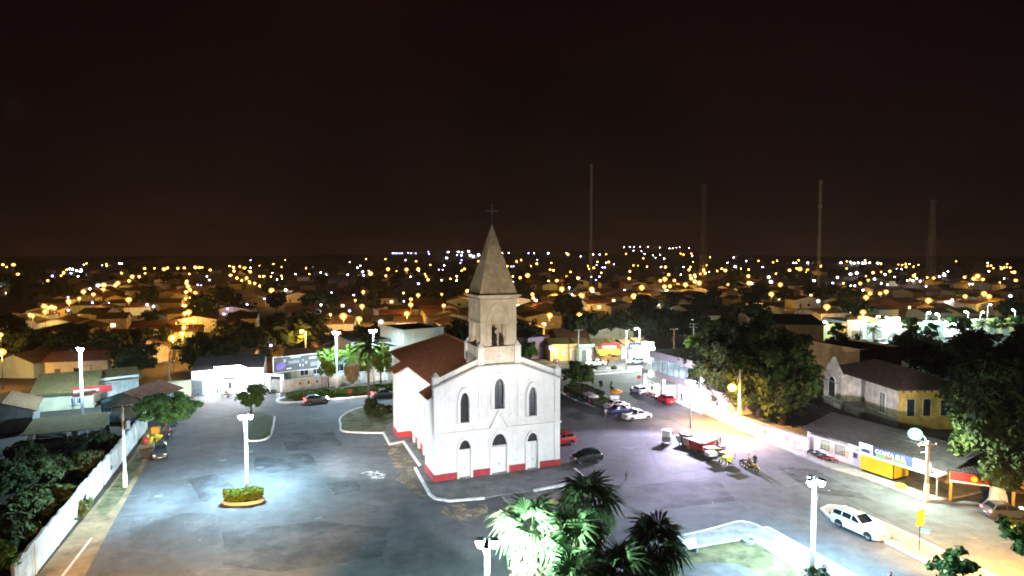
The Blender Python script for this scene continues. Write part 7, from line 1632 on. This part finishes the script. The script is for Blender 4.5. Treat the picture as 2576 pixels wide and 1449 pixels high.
def town_house(x, y, z, rz, reg):
    k = rnd.randrange(8); wl, rf, dr, wi, w, d = hm[k]
    t = thing('house', 'low tiled house among the dark blocks of the ' + reg, 'house', (x, y, z), rz, 'town houses, ' + reg)
    o = put('wall', wl, t, (-w / 2, -d / 2, 0)); r_ = put('roof', rf, t, (-w / 2, -d / 2, 0))
    if y < 420: put('door', dr, t, (-w / 2, -d / 2, 0)); put('window', wi if rnd.random() < .65 else LITW.setdefault(k, lit_copy(wi)), t, (-w / 2, -d / 2, 0))
    placed.append((x, y, 6.5))
def reg_of(x, y):
    px = CX + F * x / y; return 'left town blocks' if px < 600 else 'middle town blocks' if px < 1240 else 'right town blocks' if px < 1880 else 'far right town blocks'
for x, y, z, s, kind in TOWN_L:
    placed.append((x, y, 1.5))
nh = 0
for x, y, z, s, kind in sorted(TOWN_L, key=lambda q: q[1]):
    if kind == 'blue' or y > 1400 or nh > 190: continue
    for k in range((2 if y < 500 else 1) if s >= 2 else 0):
        for tr in range(5):
            a = rnd.uniform(0, 6.28); q = rnd.uniform(8.5, 17); xx, yy = x + q * math.cos(a), y + q * math.sin(a) * 1.2 + 3
            if free(xx, yy, 5.5) and not keep_out(xx, yy):
                town_house(xx, yy, hill_h(xx, yy) if yy > 1150 else 0, rnd.choice((0, math.pi / 2)) + rnd.uniform(-.15, .15) + .25, reg_of(xx, yy)); nh += 1; break
for i in range(900):
    if nh > 296: break
    y = 135 + 700 * rnd.random() ** 1.5; px = rnd.uniform(-20, 2600); x = (px - CX) / F * y
    if free(x, y, 5) and not keep_out(x, y): town_house(x, y, 0, rnd.choice((0, math.pi / 2)) + rnd.uniform(-.12, .12) + .25, reg_of(x, y)); nh += 1
FT = [crown('ft%d' % k, 4.2, 4.2, 3.2, 420, .95, 'leaf_dark', 120 + k, clumps=26, cr=.34) for k in range(4)]
FTK = trunk_mb(2.6, .25, 2.5, 3, 3, 4.0).mesh('trunk', 'bark')
nt = 0
for i in range(1500):
    if nt > 290: break
    y = 140 + 1100 * rnd.random() ** 1.6; px = rnd.uniform(-20, 2600); x = (px - CX) / F * y
    if keep_out(x, y) or not all((x - a) ** 2 + (y - b) ** 2 > (2.5 + (c if c > 2 else 5)) ** 2 for a, b, c in placed): continue
    reg = reg_of(x, y); t = thing('town_tree', 'dark round tree among the houses of the ' + reg, 'tree', (x, y, 0), rnd.uniform(0, 6), 'town trees, ' + reg); s = rnd.uniform(.75, 1.4); t.scale = (s, s, s * rnd.uniform(.85, 1.15))
    put('trunk', FTK, t); put('crown', FT[nt % 4], t, (0, 0, 4.6)); placed.append((x, y, 4)); nt += 1

# ------------------------------------------------------------------ telecom masts and two lens ghosts of them
pm('mast_steel', (.36, .34, .33), .6, .1, 1); pm('mast_pale', (.5, .48, .47), .6, .1, 1)
def mast(label, px, ty, D, wb, wt, antennas, mt='mast_steel'):
    top = at_depth(px, ty, D); H_ = top.z
    t = thing('telecom_mast', label, 'mast', (top.x, D, 0), .4); b = MB(); r = .09 if wb < 2.5 else .14
    n = int(H_ / (2.2 if wb < 2.5 else 4)); cs = ((-1, -1), (1, -1), (1, 1), (-1, 1))
    for cx, cy_ in cs: b.tube([(cx * wb / 2, cy_ * wb / 2, 0), (cx * wt / 2, cy_ * wt / 2, H_)], r, 4)
    for k in range(n):
        z0, z1 = H_ * k / n, H_ * (k + 1) / n; w0, w1 = wb + (wt - wb) * k / n, wb + (wt - wb) * (k + 1) / n
        for i in range(4):
            a, c = cs[i], cs[(i + 1) % 4]
            b.tube([(a[0] * w0 / 2, a[1] * w0 / 2, z0), (c[0] * w1 / 2, c[1] * w1 / 2, z1)], r * .55, 3); b.tube([(a[0] * w1 / 2, a[1] * w1 / 2, z1), (c[0] * w1 / 2, c[1] * w1 / 2, z1)], r * .55, 3)
    b.build('lattice', mt, t)
    for dz, rr in antennas:
        for i in range(4):
            a = i * math.pi / 2 + dz; q = MB(); q.box(-.16, .16, -.12, .12, 0, 2.0 if rr > 1 else 1.0); o = q.build('antenna', 'mast_steel', t); o.location = (rr * math.cos(a), rr * math.sin(a), H_ - dz - 1); o.rotation_euler = (0, 0, a)
        q = MB(); q.lathe([(rr * .95, H_ - dz - .1), (rr, H_ - dz)], n=10); q.build('platform', 'mast_steel', t)
    return t
mast('slender lattice mast with antennas on the right skyline', 2065, 453, 330, 1.1, .8, ((1, .7), (7, .6), (13, .9), (22, .7), (32, .6), (42, .6)))
mast('thick lattice tower with antenna crown at the right skyline', 2347, 503, 560, 5.0, 2.2, ((1, 3.0), (6, 2.2), (10, 1.8)), 'mast_pale')
pm('mast_pale', (.5, .48, .47), .6, .1, 1)
mast('slender faint mast above the church square skyline', 1488, 413, 420, 1.2, .9, ((1, .8), (8, .6), (16, 1.0), (30, .8), (44, .7)))  # lens reflection of the right-hand mast, added as a solid one
mast('thick faint tower with antenna crown in mid skyline', 1772, 462, 700, 5.0, 2.4, ((1, 3.4), (7, 2.4), (12, 2.0)), 'mast_pale')  # the thick tower's lens reflection, also built as an object

# ------------------------------------------------------------------ night haze over the town
hz_ = MB().box(-3700, 3700, -200, 5300, -3, 130).build('haze', 'earth'); hz_.data.materials.clear()
hm_ = bpy.data.materials.new('haze'); hm_.use_nodes = True; n_ = hm_.node_tree.nodes; n_.clear()
ho = n_.new('ShaderNodeOutputMaterial'); hv = n_.new('ShaderNodeVolumePrincipled'); hv.inputs['Color'].default_value = (.95, .82, .74, 1); hv.inputs['Density'].default_value = .0001; hv.inputs['Anisotropy'].default_value = .35
hm_.node_tree.links.new(hv.outputs[0], ho.inputs['Volume']); hz_.data.materials.append(hm_); tag(hz_, kind='stuff')
